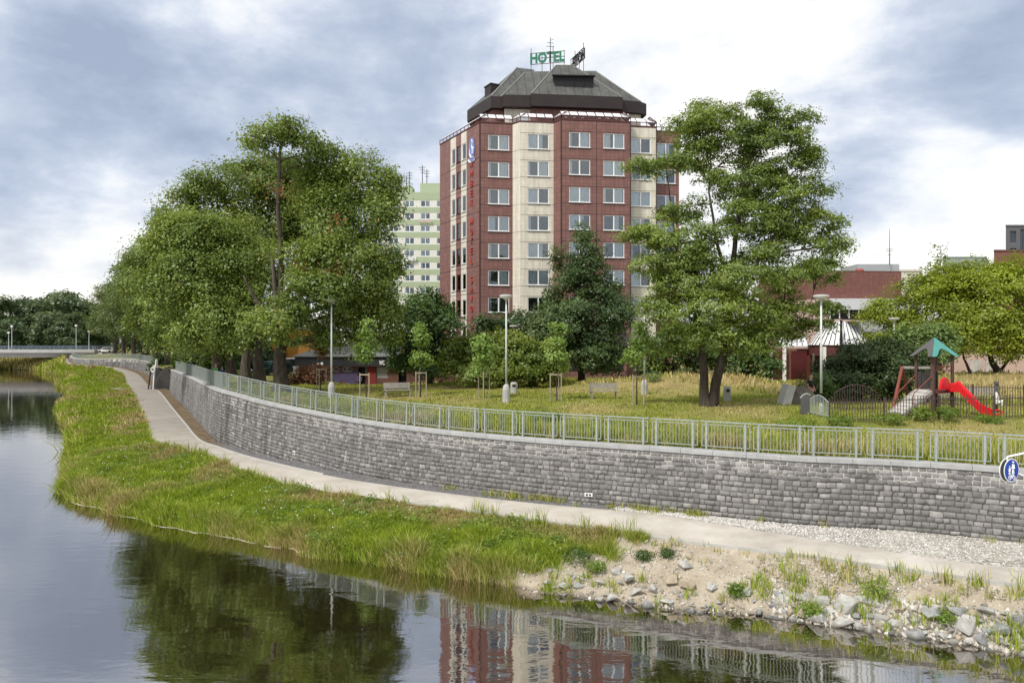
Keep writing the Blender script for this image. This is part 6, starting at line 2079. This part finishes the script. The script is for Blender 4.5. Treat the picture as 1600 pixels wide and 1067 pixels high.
# the big front linden
tree('linden_tree', 'biggest linden with a thick trunk and a thin bare leader ending in a leafy tuft', 'tree', 440, 50,
     [(575, 300, 42, 50, 1), (600, 350, 28, 45, 0), (545, 275, 22, 24, 1), (530, 360, 60, 60, 1), (500, 300, 40, 45, 3), (595, 420, 30, 45, 0), (550, 430, 60, 60, -1), (500, 470, 60, 45, -2), (560, 490, 55, 35, 0), (600, 470, 24, 30, 0), (605, 525, 22, 22, 0),
      (470, 420, 40, 40, 0), (450, 500, 50, 38, -3), (470, 260, 24, 22, 1), (440, 212, 48, 20, 0, .9), (478, 222, 26, 22, 0, .8), (445, 192, 22, 10, 0, .6), (395, 214, 15, 12, 0, .5), (510, 525, 40, 22, 0), (415, 520, 35, 28, -1), (525, 250, 18, 18, 2), (503, 240, 20, 18, 1), (400, 226, 22, 14, 0, .8), (512, 275, 22, 22, 1.5), (558, 520, 20, 26, 0)],
     88000, .195, M['linden'], trunks=[[(440, 604), (438, 560), (434, 480), (424, 400)], [(434, 500), (440, 400, .3), (434, 320, .2), (438, 230, .2), (446, 190, .2)], [(436, 470), (500, 400, .5), (560, 300, 1)], [(437, 520), (400, 470), (380, 430)]],
     tr=.62, seed=3, crowns=[([(435, 300, 16, 13, -.5), (525, 350, 12, 10, -2.5), (520, 425, 14, 10, -3.2), (475, 418, 12, 8, -2)], 260, M['brownleaf'], 'withered_leaves')], sig=.38, flat=.75, thick=.8, per=55, subr=.58, top=.42)
tree('linden_tree', 'pale green linden with a broad low crown left of the biggest trunk', 'tree', 405, 56,
     [(330, 410, 72, 70), (280, 410, 48, 55), (385, 420, 45, 50), (345, 480, 75, 50), (265, 470, 50, 45), (300, 370, 50, 35), (360, 370, 45, 28), (395, 490, 35, 40), (320, 525, 60, 24), (365, 535, 40, 18), (290, 535, 40, 18)],
     74000, .20, M['linden_pale'], GA, trunks=[[(405, 600), (402, 545), (385, 470), (350, 400)]], tr=.5, seed=5, sig=.42, flat=.75, per=60, subr=.60, top=.42)
tree('linden_tree', 'dark rounded linden rising behind the pale green one', 'tree', 385, 65,
     [(405, 290, 70, 45), (340, 320, 58, 50), (295, 335, 34, 45), (450, 310, 55, 55), (380, 370, 80, 50), (430, 270, 38, 26), (320, 285, 25, 18), (470, 390, 50, 50), (290, 305, 16, 14), (500, 330, 40, 50)],
     58000, .225, M['linden'], GA, trunks=[[(385, 596), (384, 540), (380, 420), (385, 320)]], tr=.5, seed=8, sig=.46, flat=.75, per=60, subr=.60, top=.42)
tree('linden_tree', 'linden with foliage hanging low over the railing, left part of the near group', 'tree', 362, 75,
     [(265, 400, 45, 60), (240, 440, 36, 60), (290, 480, 50, 50), (235, 500, 40, 36), (300, 420, 50, 60), (265, 350, 24, 25), (330, 510, 50, 30), (225, 410, 16, 22), (255, 535, 40, 18), (310, 540, 50, 16), (360, 540, 40, 16)],
     46000, .26, M['linden'], GA, trunks=[[(362, 590), (360, 540), (320, 450), (280, 390)]], tr=.5, seed=9, sig=.52, flat=.75, per=60, subr=.60, top=.42)
# further avenue trees share one shape
avl = [((0, 0, 11), (5.2, 5.2, 5.0), 1), ((-2.6, 1, 8), (3.6, 3.6, 3.4), 1), ((2.8, -1, 8.4), (3.6, 3.6, 3.4), 1), ((0.5, -2.6, 7), (3.4, 3.0, 3), 1), ((0.4, 0.5, 14.2), (3.4, 3.4, 2.4), 1), ((-2.2, -1.8, 12.2), (2.6, 2.6, 2.4), 1), ((2.4, 1.4, 12.4), (2.6, 2.6, 2.4), 1), ((-.5, 2.6, 7.2), (3.4, 3, 3), 1), ((0, 0, 5.2), (4.6, 4.6, 1.4), .5)]
V, fc = crown_mesh('crown', avl, 20000, .36, 21, sig=.6, per=40)
avc = np_mesh('crown', V, fc)
mb = MB(); r = random.Random(5)
mb.tube([(0, 0, -.4), (0.02, 0, .6), (0, .1, 3.5), (.2, 0, 7), (0, 0, 12)], [.62, .48, .40, .3, .08], 9)
for c, rad, w in avl: limb(mb, (0, 0, 3.6 + r.uniform(0, 3)), c, .16, .04, r)
avt = mb.build('trunk', M['bark'], None, smooth=True)
avproto = thing('linden_tree', '', 'tree', group=GA); avt.parent = avproto
link('crown', avc, M['linden_far'], avproto)
AV = [(338, 84, 1.15, ''), (318, 93, 1.2, ''), (300, 103, 1.22, ''), (282, 114, 1.28, ''), (262, 127, 1.3, ''), (243, 141, 1.32, ''), (226, 156, 1.28, ''), (209, 172, 1.17, ''), (193, 188, 1.15, ''), (180, 203, 1.12, '')]
ORD = ['first', 'second', 'third', 'fourth', 'fifth', 'sixth', 'seventh', 'eighth', 'ninth', 'tenth']
for i, (px_, Y, s_, _) in enumerate(AV):
    o = avproto if i == 0 else copy_tree(avproto)
    o.location = gpt(px_, Y); o.scale = (s_ * .98, s_ * .98, s_); o.rotation_euler.z = i * 1.9
    o['label'] = 'dark linden, %s of the avenue row receding from the near group toward the bridge' % ORD[i]

# the forked locust
LOC = [(1112, 185, 44, 34, .4), (1085, 215, 34, 30, .3), (1150, 215, 46, 34, 0), (1200, 172, 40, 26, -.3), (1240, 200, 38, 32, -.4), (1200, 225, 50, 34, 0), (1258, 250, 28, 26, -.4), (1130, 255, 50, 34, .5), (1075, 255, 34, 26, .6), (1225, 270, 46, 36, 0),
       (1040, 255, 38, 18, .6), (1003, 264, 28, 12, .6), (1165, 285, 50, 34, 0), (1262, 305, 32, 32, -.3), (1215, 325, 50, 38, 0), (1285, 350, 28, 26, -.4), (1305, 385, 22, 18, -.5), (1165, 345, 44, 34, -.4), (1260, 380, 50, 38, -.2), (1200, 390, 56, 40, -.4),
       (1050, 340, 36, 26, .6), (1010, 372, 38, 22, .4), (982, 372, 18, 12, .4), (1055, 385, 50, 32, 0), (1115, 385, 50, 36, -.6), (1025, 415, 36, 24, .2), (1150, 430, 64, 42, -1.0), (1075, 440, 54, 40, -.6), (1225, 440, 52, 36, -.6), (1275, 425, 34, 26, -.5),
       (1110, 485, 66, 42, -1.2), (1175, 495, 58, 40, -1.0), (1050, 490, 46, 40, -.4), (1232, 490, 44, 28, -.6), (1268, 510, 36, 18, -.7), (1292, 485, 22, 16, -.6), (1065, 530, 44, 30, 0), (1125, 530, 56, 26, -1.0), (1180, 540, 40, 22, -.6), (1035, 550, 26, 22, .3), (1240, 522, 34, 14, -.7), (1095, 215, 60, 40, 1.2, .6), (1180, 300, 70, 60, 1.4, .6), (1090, 320, 24, 18, .8, .35)]
tree('locust_tree', 'tall feathery locust tree with a forked double trunk right of the hotel', 'tree', 1108, 39, LOC, 150000, .15, M['locust'],
     trunks=[[(1102, 640), (1100, 590), (1098, 540), (1092, 480), (1085, 400)], [(1110, 640), (1122, 585), (1135, 530), (1142, 450), (1150, 370), (1165, 270), (1190, 190)], [(1142, 455), (1120, 380, .5), (1108, 300, .5), (1112, 200, .5)], [(1140, 480), (1190, 400, -.5), (1240, 320, -.5), (1250, 230, -.3)],
             [(1096, 520), (1060, 420, .4), (1050, 330, .6), (1040, 260, .6)], [(1138, 505), (1190, 490, -.8), (1250, 505, -1)]],
     tr=.30, seed=12, aspect=.5, sig=.24, flat=.45, lo=.35, per=48, droop=.4, sub=8, subr=.54, top=.55, twigs=4, thick=.9, lim=.8)
# trees and shrubs in front of the hotel
tree('hornbeam_tree', 'dark dense cone shaped hornbeam standing in front of the hotel entrance', 'tree', 908, 62,
     [(909, 364, 8, 16), (908, 394, 20, 32), (907, 432, 36, 40), (907, 480, 52, 46), (905, 532, 60, 44), (880, 515, 34, 40), (934, 512, 34, 42), (900, 562, 52, 28), (930, 556, 40, 28), (862, 525, 32, 46), (956, 505, 26, 44), (870, 475, 26, 36), (944, 455, 22, 34), (886, 430, 22, 30), (928, 415, 20, 28), (855, 555, 26, 28)],
     58000, .205, M['hornbeam'], seed=14, tr=.3, bark=M['darkbark'], sig=.34, per=45, sub=5, subr=.72, top=.4)
tree('maple_tree', 'mid green dense maple between the green banded block and the hotel shrubs', 'tree', 672, 62,
     [(672, 478, 24, 22), (660, 505, 36, 26), (695, 505, 26, 26), (645, 545, 32, 24), (690, 545, 34, 26), (672, 570, 42, 18), (630, 560, 16, 14)], 20000, .25, M['maple'], seed=15, tr=.25, sig=.36, sub=5, subr=.7, top=.45)
tree('round_shrub', 'broad yellow green rounded shrub in front of the dark bushes by the hotel', 'shrub', 780, 56,
     [(730, 560, 36, 28), (700, 575, 16, 22), (770, 550, 34, 28), (810, 558, 42, 34), (850, 565, 34, 32), (760, 585, 60, 18), (830, 588, 50, 16), (740, 540, 24, 16), (800, 535, 28, 14), (785, 575, 60, 26)], 27000, .22, M['bushleaf'], seed=16, tr=.12, bark=M['darkbark'], sig=.30, lim=.6, sub=5, subr=.72, top=.5)
tree('dark_shrub', 'dark shrub mass rising between the yellow green shrub and the hotel wall', 'shrub', 800, 66,
     [(770, 515, 34, 20), (815, 515, 36, 24), (845, 530, 30, 26), (790, 545, 50, 24), (740, 540, 20, 20)], 9000, .28, M['darkbush'], seed=17, tr=.12, bark=M['darkbark'], sig=.36, lim=.6, sub=4, subr=.8)
tree('dark_shrub', 'dark shrub behind the forked locust trunks, left part', 'shrub', 1050, 58, [(1040, 560, 34, 30), (1075, 565, 30, 26), (1020, 575, 18, 18), (1060, 540, 26, 18)], 8000, .25, M['darkbush'], seed=18, tr=.1, bark=M['darkbark'], sig=.32, lim=.6, sub=4, subr=.8)
tree('dark_shrub', 'dark shrub behind the forked locust trunks, right part', 'shrub', 1150, 59, [(1110, 565, 30, 26), (1150, 560, 34, 30), (1185, 568, 26, 26), (1130, 540, 30, 18), (1205, 575, 14, 16)], 9000, .25, M['maple'], seed=19, tr=.1, bark=M['darkbark'], sig=.32, lim=.6, sub=4, subr=.8)
tree('red_shrub', 'red brown twiggy shrub in front of the left end of the toilet building', 'shrub', 478, 58, [(478, 590, 24, 14), (462, 598, 14, 9), (492, 600, 16, 8), (500, 585, 12, 12)], 3200, .20, M['redshrub'], seed=20, tr=.05, bark=M['darkbark'], sig=.3, lim=.5)
for i, (px_, Y, w_, h_) in enumerate(((300, 100, 26, 24), (345, 92, 22, 26), (395, 96, 26, 26), (420, 98, 22, 24), (255, 128, 18, 15), (372, 110, 20, 30))):
    tree('background_shrub', 'dull green shrub seen under the linden crowns, ' + ['behind the third pair of trunks', 'behind the people', 'left of the parked green car', 'behind the parked green car', 'near the stair gap', 'between the linden trunks farther back'][i], 'shrub', px_, Y,
         [(px_, 575 - h_ * .5, w_, h_ * .7), (px_ - w_ * .5, 580 - h_ * .3, w_ * .6, h_ * .5), (px_ + w_ * .5, 580 - h_ * .3, w_ * .6, h_ * .5)], 2600, .42, M['maple'] if i in (1, 3) else M['darkbush'], 'shrubs under the avenue', seed=60 + i, tr=.08, bark=M['darkbark'], sig=.5, lim=.5)
# right hand group
tree('willow_tree', 'yellow green tree with arching sprays, left of the right hand group', 'tree', 1455, 62,
     [(1440, 470, 58, 30), (1395, 500, 38, 26), (1360, 497, 22, 12), (1480, 445, 40, 26), (1450, 510, 60, 34), (1500, 490, 40, 40), (1380, 525, 26, 16), (1430, 440, 24, 12), (1470, 480, 60, 44), (1500, 530, 40, 30), (1420, 535, 40, 24)], 36000, .20, M['yellowtree'], seed=24, tr=.3, trunks=[[(1462, 600), (1455, 560), (1445, 480)], [(1460, 575), (1490, 540), (1500, 470)]], bark=M['darkbark'], sig=.34, flat=.6, per=40, sub=6, subr=.62)
tree('willow_tree', 'large yellow green tree with a leaning dark trunk at the right edge', 'tree', 1560, 58,
     [(1540, 450, 52, 34), (1590, 435, 52, 36), (1630, 460, 50, 50), (1560, 500, 60, 40), (1520, 520, 42, 32), (1600, 520, 60, 40), (1550, 545, 50, 22), (1510, 425, 24, 14), (1640, 530, 50, 36), (1500, 470, 44, 44), (1570, 470, 60, 50), (1530, 500, 60, 44)], 52000, .20, M['yellowtree'], seed=25, tr=.34, trunks=[[(1562, 600), (1548, 560), (1540, 460)], [(1558, 585), (1590, 545), (1600, 450)], [(1520, 590), (1506, 560), (1500, 520)]], bark=M['darkbark'], sig=.36, flat=.6, per=40, sub=6, subr=.62)
tree('walnut_tree', 'young light green walnut tree behind the play tower', 'tree', 1452, 44,
     [(1455, 530, 30, 16), (1430, 545, 26, 18), (1475, 540, 18, 14), (1410, 530, 16, 14), (1450, 558, 28, 18), (1425, 570, 22, 20)], 11000, .22, M['walnut'], seed=26, tr=.12, sig=.28, aspect=.45, flat=.6, lim=.7, sub=5, subr=.65)
tree('juniper_bush', 'big dark spreading juniper bush left of the play tower', 'bush', 1345, 43,
     [(1335, 585, 44, 38), (1380, 580, 38, 40), (1305, 605, 24, 30), (1350, 610, 60, 28), (1400, 605, 26, 32), (1360, 555, 34, 20)], 30000, .19, M['juniper'], seed=27, tr=.1, bark=M['darkbark'], sig=.24, aspect=.4, lim=.6, sub=4, subr=.8, top=.45)
tree('leafy_shrub', 'small light leafy shrub behind the standing woman', 'shrub', 1280, 41, [(1282, 598, 10, 12), (1288, 610, 12, 14), (1275, 606, 6, 8)], 900, .18, M['walnut'], seed=28, tr=.04, sig=.2, lim=.4)
tree('thin_tree', 'sparse thin treetop poking above the yellow green trees', 'tree', 1470, 72, [(1468, 410, 12, 12), (1470, 392, 5, 9), (1452, 425, 10, 10), (1530, 412, 7, 12)], 420, .26, M['walnut'], seed=29, tr=.1, sig=.35, lim=.5)
# saplings in the stake frames
SAP = [(501, [(498, 540, 11, 12), (505, 552, 9, 8)], M['brownleaf']), (572, [(572, 550, 14, 14), (575, 528, 10, 16), (576, 508, 6, 10), (566, 560, 9, 9)], M['sapling']), (657, [(655, 560, 13, 14), (659, 535, 11, 18), (657, 513, 6, 9), (666, 568, 9, 9)], M['sapling']),
       (756, [(758, 565, 14, 16), (752, 545, 12, 14), (757, 528, 8, 8), (748, 582, 9, 8)], M['sapling']), (870, [(872, 560, 13, 16), (868, 540, 11, 14), (872, 515, 9, 9), (878, 572, 9, 8)], M['sapling']), (995, [(994, 555, 15, 16), (998, 532, 12, 16), (1000, 512, 7, 9), (985, 562, 8, 8)], M['sapling'])]
SL = ['withered brownish sapling in the leftmost stake frame', 'bright green sapling in front of the toilet building doorway', 'bright green sapling in front of the mid green maple', 'bright green sapling left of the white headed lamp', 'bright green sapling against the dark hornbeam', 'bright green sapling beside the lamp behind the park bench']
for i, ((px_, lob, m_), (_, Y, _n)) in enumerate(zip(SAP, STAKES)):
    tree('sapling', SL[i], 'young tree', px_, Y, lob, 1500 if i else 700, .17, m_, 'young staked trees', seed=40 + i, tr=.045, sig=.2, per=22, lim=.35, lo=.2, aspect=.7)
# the wood behind the bridge
wv = [((0, 0, 9), (5, 5, 5.5), 1), ((-3, 0, 7), (3.6, 3.6, 3.6), 1), ((3, 0, 7.5), (3.6, 3.6, 3.6), 1), ((0, 0, 13), (3.4, 3.4, 3), 1), ((0, -2.5, 5), (4.5, 3, 4), 1), ((-3.5, -1, 3.2), (3, 3, 3), 1), ((3.5, -1, 3.2), (3, 3, 3), 1)]
V, fc = crown_mesh('crown', wv, 5200, .85, 33, sig=.8, per=34)
wc_me = np_mesh('crown', V, fc)
mb = MB(); mb.tube([(0, 0, -.5), (0, 0, 5), (0, 0, 11)], [.4, .3, .1], 7)
wt_o = mb.build('trunk', M['bark']); wproto = thing('woodland_tree', '', 'tree', group='trees behind the bridge'); wt_o.parent = wproto
link('crown', wc_me, M['farleaf'], wproto)
wl = [(-60, 255, 478), (-28, 262, 470), (5, 250, 466), (32, 262, 468), (58, 252, 474), (84, 258, 460), (104, 250, 458), (122, 262, 466), (140, 270, 480), (155, 285, 488), (-10, 300, 468), (45, 300, 470), (95, 300, 466), (-45, 230, 500), (20, 234, 497), (70, 232, 492), (112, 230, 490), (138, 236, 500), (-90, 240, 480), (-120, 255, 474), (-155, 250, 470), (-190, 262, 474), (-225, 250, 468), (-262, 258, 472), (-300, 250, 470), (-340, 262, 468), (-380, 252, 474), (-420, 260, 470), (-465, 250, 472)]
WLAB = 'dark green tree in the wood behind the road bridge'
for i, (px_, Y, py_) in enumerate(wl):
    o = wproto if i == 0 else copy_tree(wproto)
    p = gpt(px_, Y); o.location = p; h = wz(py_, Y) - p.z
    o.scale = (h / 15.5 * 1.1, h / 15.5 * 1.1, h / 15.8); o.rotation_euler.z = i * 2.3; o['label'] = WLAB
# skyline behind the park, between and beyond the buildings
for i, (px_, Y, py_) in enumerate(((700, 230, 505), (560, 200, 500), (480, 190, 498), (400, 190, 495), (1120, 150, 500), (1200, 140, 480), (1225, 130, 470), (1650, 130, 470), (1700, 130, 460),
                                (170, 262, 512), (195, 240, 505), (222, 215, 505), (250, 190, 505), (285, 165, 500), (320, 150, 500), (355, 140, 495), (395, 140, 490))):
    o = copy_tree(wproto); p = gpt(px_, Y); o.location = p; h = wz(py_, Y) - p.z
    o.scale = (h / 15.5 * 1.25, h / 15.5 * 1.25, h / 15.8); o.rotation_euler.z = i * 1.3 + .4; o['group'] = 'town trees behind the buildings'; o['label'] = 'distant green tree standing among the buildings behind the park'

# ------------------------------------------------------------------ grass blades
def blades(name, P_, h, w, dry, mat, lean=.35, out=None):
    n = len(P_); a = rng.uniform(0, 6.28, n); d = np.stack([np.cos(a), np.sin(a), np.zeros(n)], 1)
    la = rng.uniform(0, 6.28, n); ld = np.stack([np.cos(la), np.sin(la), np.zeros(n)], 1) * (np.abs(rng.normal(0, lean, n)) * h)[:, None]
    if out is not None: ld[:, :2] += out
    up = np.array([0, 0, 1.0])
    b0, b1 = P_ - d * w[:, None] / 2, P_ + d * w[:, None] / 2
    tip = P_ + up * h[:, None] + ld; mid = P_ + up * (h * .6)[:, None] + ld * .35
    V = np.stack([b0, b1, mid + d * w[:, None] * .42, mid - d * w[:, None] * .42, tip], 1).reshape(-1, 3)
    k = np.arange(n)[:, None] * 5
    f1 = (k + np.array([0, 1, 2])); f2 = (k + np.array([0, 2, 3])); f3 = (k + np.array([3, 2, 4]))
    fc = np.stack([f1, f2, f3], 1).reshape(-1, 3)
    o = link(name, np_mesh(name, V, fc, {'dry': np.repeat(dry, 3)}), mat)
    return tag(o, kind='stuff')


def bank_grass(n, s0, s1, nb):
    """tufts: every tuft has its own height, hue and outward lean"""
    s, t_, p = bank_pts(n, s0, s1, -.02, 1.0)
    b = bare_amount(s, t_)
    dens = (1 - b) * (0.45 + .55 * vn(p[:, 0], p[:, 1], .9))
    thin = sstep(.60, .82, t_) * sstep(3.2, 4, s) * (1 - sstep(5.8, 6.8, s))    # worn strip along the path
    dens *= 1 - .55 * thin
    keep = rng.random(n) < dens
    s, t_, p, thin = s[keep], t_[keep], p[keep], thin[keep]; m = len(s)
    c1 = vn(p[:, 0], p[:, 1], .38); c2 = vn(p[:, 0] + 50, p[:, 1], 1.2); c3 = vn(p[:, 0] - 20, p[:, 1] + 9, .75)
    rim = np.exp(-(t_ / .13) ** 2)
    dry = -.02 + (c1 - .50) * 1.7 + (c2 - .5) * .7 + .75 * thin + .75 * rim * sstep(.40, .62, c3) + .25 * sstep(.5, .9, t_) - .45 * np.exp(-((t_ - .38) / .2) ** 2) + rng.normal(0, .16, m)
    far_red = ((s > 11) & (s < 13.2) & (t_ > .5)); dry = np.where(far_red, dry + .5, dry)
    h = (.11 + .27 * c2 ** 1.3 + .30 * rim * (.35 + c3) + .38 * np.clip(c3 - .55, 0, 1)) * rng.uniform(.55, 1.35, m) * (1 - .55 * thin)
    rep = lambda v: np.repeat(v, nb, 0)
    off = rng.normal(0, 1, (m * nb, 2)) * (rep(.05 + .16 * h))[:, None]
    P_ = rep(p) + np.concatenate([off, np.zeros((m * nb, 1))], 1)
    hh = rep(h) * rng.uniform(.45, 1.1, m * nb)
    return P_, np.clip(rep(dry) + rng.normal(0, .08, m * nb), 0, 1), hh, off * .85 * (hh / (.12 + .3 * rep(h)))[:, None]


for (nm, n, s0, s1, wd, hs, nb) in (('bank_grass', 21000, 2.9, 7.0, .017, 1.0, 12), ('bank_grass', 18000, 7.0, 11.0, .024, 1.05, 11), ('bank_grass', 9000, 11.0, 14.5, .06, 1.1, 9), ('bank_grass', 4200, 14.5, 17.3, .14, 1.5, 8)):
    p, dry, h, ln = bank_grass(n, s0, s1, nb)
    blades(nm, p, h * hs, wd * rng.uniform(.7, 1.4, len(p)), dry, M['grass'], .22, ln)
# dense far bank under the bridge
s, t_, p = bank_pts(9000, 17.2, 19.4, 0, 1); blades('bank_grass', p, rng.uniform(.5, 1.6, len(p)), np.full(len(p), .3), vn(p[:, 0], p[:, 1], .15), M['grass'])


def near_tufts(n, s0, s1, t0, t1, hh, nb, spread, dry_):
    """small clumps of blades"""
    s, t_, p = bank_pts(n, s0, s1, t0, t1)
    P_ = np.repeat(p, nb, 0) + np.concatenate([rng.normal(0, spread, (n * nb, 2)), np.zeros((n * nb, 1))], 1)
    h = np.repeat(rng.uniform(*hh, n), nb) * rng.uniform(.5, 1.15, n * nb)
    return P_, h, np.clip(np.repeat(rng.uniform(*dry_, n), nb) + rng.normal(0, .1, n * nb), 0, 1)


# tall dark weeds along the path edge and tufts among the stones
A_ = [near_tufts(70, 3.0, 9.2, .9, 1.02, (.35, .8), 16, .09, (-.1, .45)), near_tufts(60, .5, 2.0, .62, .98, (.25, .6), 18, .12, (0, .7)), near_tufts(30, 1.6, 3.2, .55, 1.0, (.12, .3), 14, .1, (.3, .9)),
      near_tufts(38, .5, 2.2, .02, .55, (.25, .5), 40, .13, (-.2, .35)), near_tufts(16, 2.2, 3.6, .0, .4, (.2, .4), 26, .1, (-.1, .5))]
P_, h, dr = (np.concatenate([a[i] for a in A_]) for i in range(3))
blades('bank_grass', P_, h, rng.uniform(.014, .03, len(P_)), dr, M['grass'], .4)
# weeds at the wall foot
n = 420; s = rng.uniform(.4, 5.0, n); c_ = np.stack([np.interp(s, SS, PC[:, 0]), np.interp(s, SS, PC[:, 1])], 1) - np.stack([np.interp(s, SS, NRM[:, 0]), np.interp(s, SS, NRM[:, 1])], 1) * np.abs(rng.normal(.05, .3, n))[:, None]
keep = vn(c_[:, 0], c_[:, 1], 1.4) * rng.random(n) ** .4 > .46; c_ = c_[keep]; n = len(c_); nb = 14
P_ = np.repeat(np.concatenate([c_, np.full((n, 1), 1.25)], 1), nb, 0) + np.concatenate([rng.normal(0, .1, (n * nb, 2)), np.zeros((n * nb, 1))], 1)
blades('verge_grass', P_, rng.uniform(.08, .36, n * nb), rng.uniform(.014, .03, n * nb), np.clip(rng.normal(.4, .3, n * nb), 0, 1), M['grass'], .5)

# park grass
def park_pts(n, s0, s1, r0, r1, power=1.4):
    s = rng.uniform(s0, s1, n); rr = r0 + (r1 - r0) * rng.random(n) ** power
    x = np.interp(s, SS, PT[:, 0]) + np.interp(s, SS, NRM[:, 0]) * .3; y = np.interp(s, SS, PT[:, 1]) + np.interp(s, SS, NRM[:, 1]) * .3
    fa = R(1) * np.interp(s, range(len(FAN)), FAN); x = x + np.cos(fa) * (rr - .3); y = y + np.sin(fa) * (rr - .3)
    z = np.array([gz(a, b) for a, b in zip(x, y)])
    return s, rr, np.stack([x, y, z], 1)


s, rr, p = park_pts(95000, .6, 10.5, .5, 24)
dry = park_dry(p[:, 0], p[:, 1], rr) * 1.1 - .12 - .5 * np.exp(-((rr - 3) / 3.0) ** 2)
patch = vn(p[:, 0], p[:, 1], .5)
h = (.045 + .40 * np.exp(-((rr - 2.2) / 2.2) ** 2) * patch + .15 * vn(p[:, 0], p[:, 1], 1.2) ** 2) * rng.uniform(.6, 1.3, len(s))
blades('park_grass', p, h, .04 * rng.uniform(.7, 1.4, len(s)), np.clip(dry, 0, 1), M['parkgrass'], .4)
s, rr, p = park_pts(26000, .6, 10.5, 22, 46, 1.0)
blades('park_grass', p, rng.uniform(.1, .4, len(s)), .09 * rng.uniform(.7, 1.4, len(s)), np.clip(park_dry(p[:, 0], p[:, 1], rr), 0, 1), M['parkgrass'], .4)
# straw strip right behind the railing
s, rr, p = park_pts(16000, .6, 8, .45, 2.2, 1.0)
blades('park_grass', p, rng.uniform(.15, .6, len(s)) * (.5 + vn(p[:, 0], p[:, 1], .7)), .03 * rng.uniform(.7, 1.4, len(s)), np.clip(.35 + (vn(p[:, 0], p[:, 1], .6) - .4) * 1.4, 0, 1), M['parkgrass'], .35)


# leafy weed clumps, each a plant of its own
def weed(name, label, cat, p, w_, h_, n, size, mat, seed, group=None):
    V, fc = crown_mesh(name, [((0, 0, h_ * .5), (w_, w_, h_ * .55), 1), ((w_ * .4, 0, h_ * .3), (w_ * .6, w_ * .6, h_ * .35), .6)], n, size, seed, sig=.10, per=14, lo=.2, aspect=.4, sub=1)
    o = link(name, np_mesh(name, V, fc), mat); o.location = p
    return tag(o, label, cat, group)


k = 0
for px_, Y, w_, h_, m_, lab in ((1480, 32.6, .55, .62, 'weed', 'round weed clump with pale flowers just in front of the play tower'), (1440, 32.9, .5, .6, 'weed', 'yellow green weed clump at the foot of the play ramp'), (1545, 32.4, .6, .5, 'weed', 'weed clump below the end of the red slide'),
                                (1390, 32.6, .7, .5, 'weed', 'weed clump in front of the dark barred fence left of the ramp'), (1310, 32.6, .6, .5, 'weed', 'weed clump below the arched fence panel'), (1240, 32.8, .9, .45, 'weed', 'low weed patch below the boulder heap'), (1020, 52, .6, .7, 'walnut', 'light green bush on top of the dry mound'),
                                (855, 37, .9, .5, 'weed', 'bright green weed patch behind the railing below the hornbeam')):
    weed('weed_tuft', lab, 'plant', gpt(px_, Y), w_, h_ * (.55 if px_ == 1545 else 1), 900, .10, M[m_], 80 + k); k += 1
for s_, t_, w_, h_, m_, lab in ((1.45, .42, .42, .5, 'weed', 'bright green bush growing out of the stone heap'), (2.15, .22, .22, .3, 'weed', 'small green plant between the rocks of the sandy shore'), (1.75, .06, .34, .38, 'weed', 'green tuft at the water edge left of the stone heap'),
                                (1.2, .2, .26, .28, 'weed', 'round green tuft low in the stone heap'), (.92, .2, .26, .28, 'weed', 'round green tuft low in the stone heap further right'), (2.9, .62, .25, .22, 'darkbush', 'grey green plant on the bare soil'), (2.72, .72, .22, .18, 'darkbush', 'smaller grey green plant on the bare soil nearer the path'),
                                (3.35, .42, .5, .4, 'maple', 'dark green plant cluster at the end of the grass'), (3.2, .35, .3, .25, 'weed', 'pale flowered plant at the grass end above the first rocks')):
    weed('weed_tuft', lab, 'plant', bank_point(s_, t_), w_, h_, 700, .085, M[m_], 80 + k); k += 1
# low broad-leaved weeds mixed into the bank grass
s, t_, p = bank_pts(900, 3.4, 11.5, .04, .97)
kk = (bare_amount(s, t_) < .3) & (vn(p[:, 0], p[:, 1], .55) > .45); p = p[kk]; m = len(p); q = 34
C_ = np.repeat(p, q, 0) + np.concatenate([rng.normal(0, .17, (m * q, 2)), np.abs(rng.normal(.12, .10, (m * q, 1)))], 1)
N_ = rng.normal(0, .5, (m * q, 3)) + np.array([0, -.2, .9]); L_ = .11 * rng.uniform(.6, 1.4, m * q)
V = leaf_verts(C_, N_, L_, L_ * .5, rng)
tag(link('bank_weeds', np_mesh('bank_weeds', V, np.arange(len(V)).reshape(-1, 4)), M['weed']), kind='stuff')
# white umbels and daisies in the grass
s, t_, p = bank_pts(170, 4.5, 11.5, .15, .9)
keep = vn(p[:, 0], p[:, 1], .35) > .52; p = p[keep]
stones('white_flowers', p + np.array([0, 0, .42]), rng.uniform(.02, .045, len(p)), M['white'])
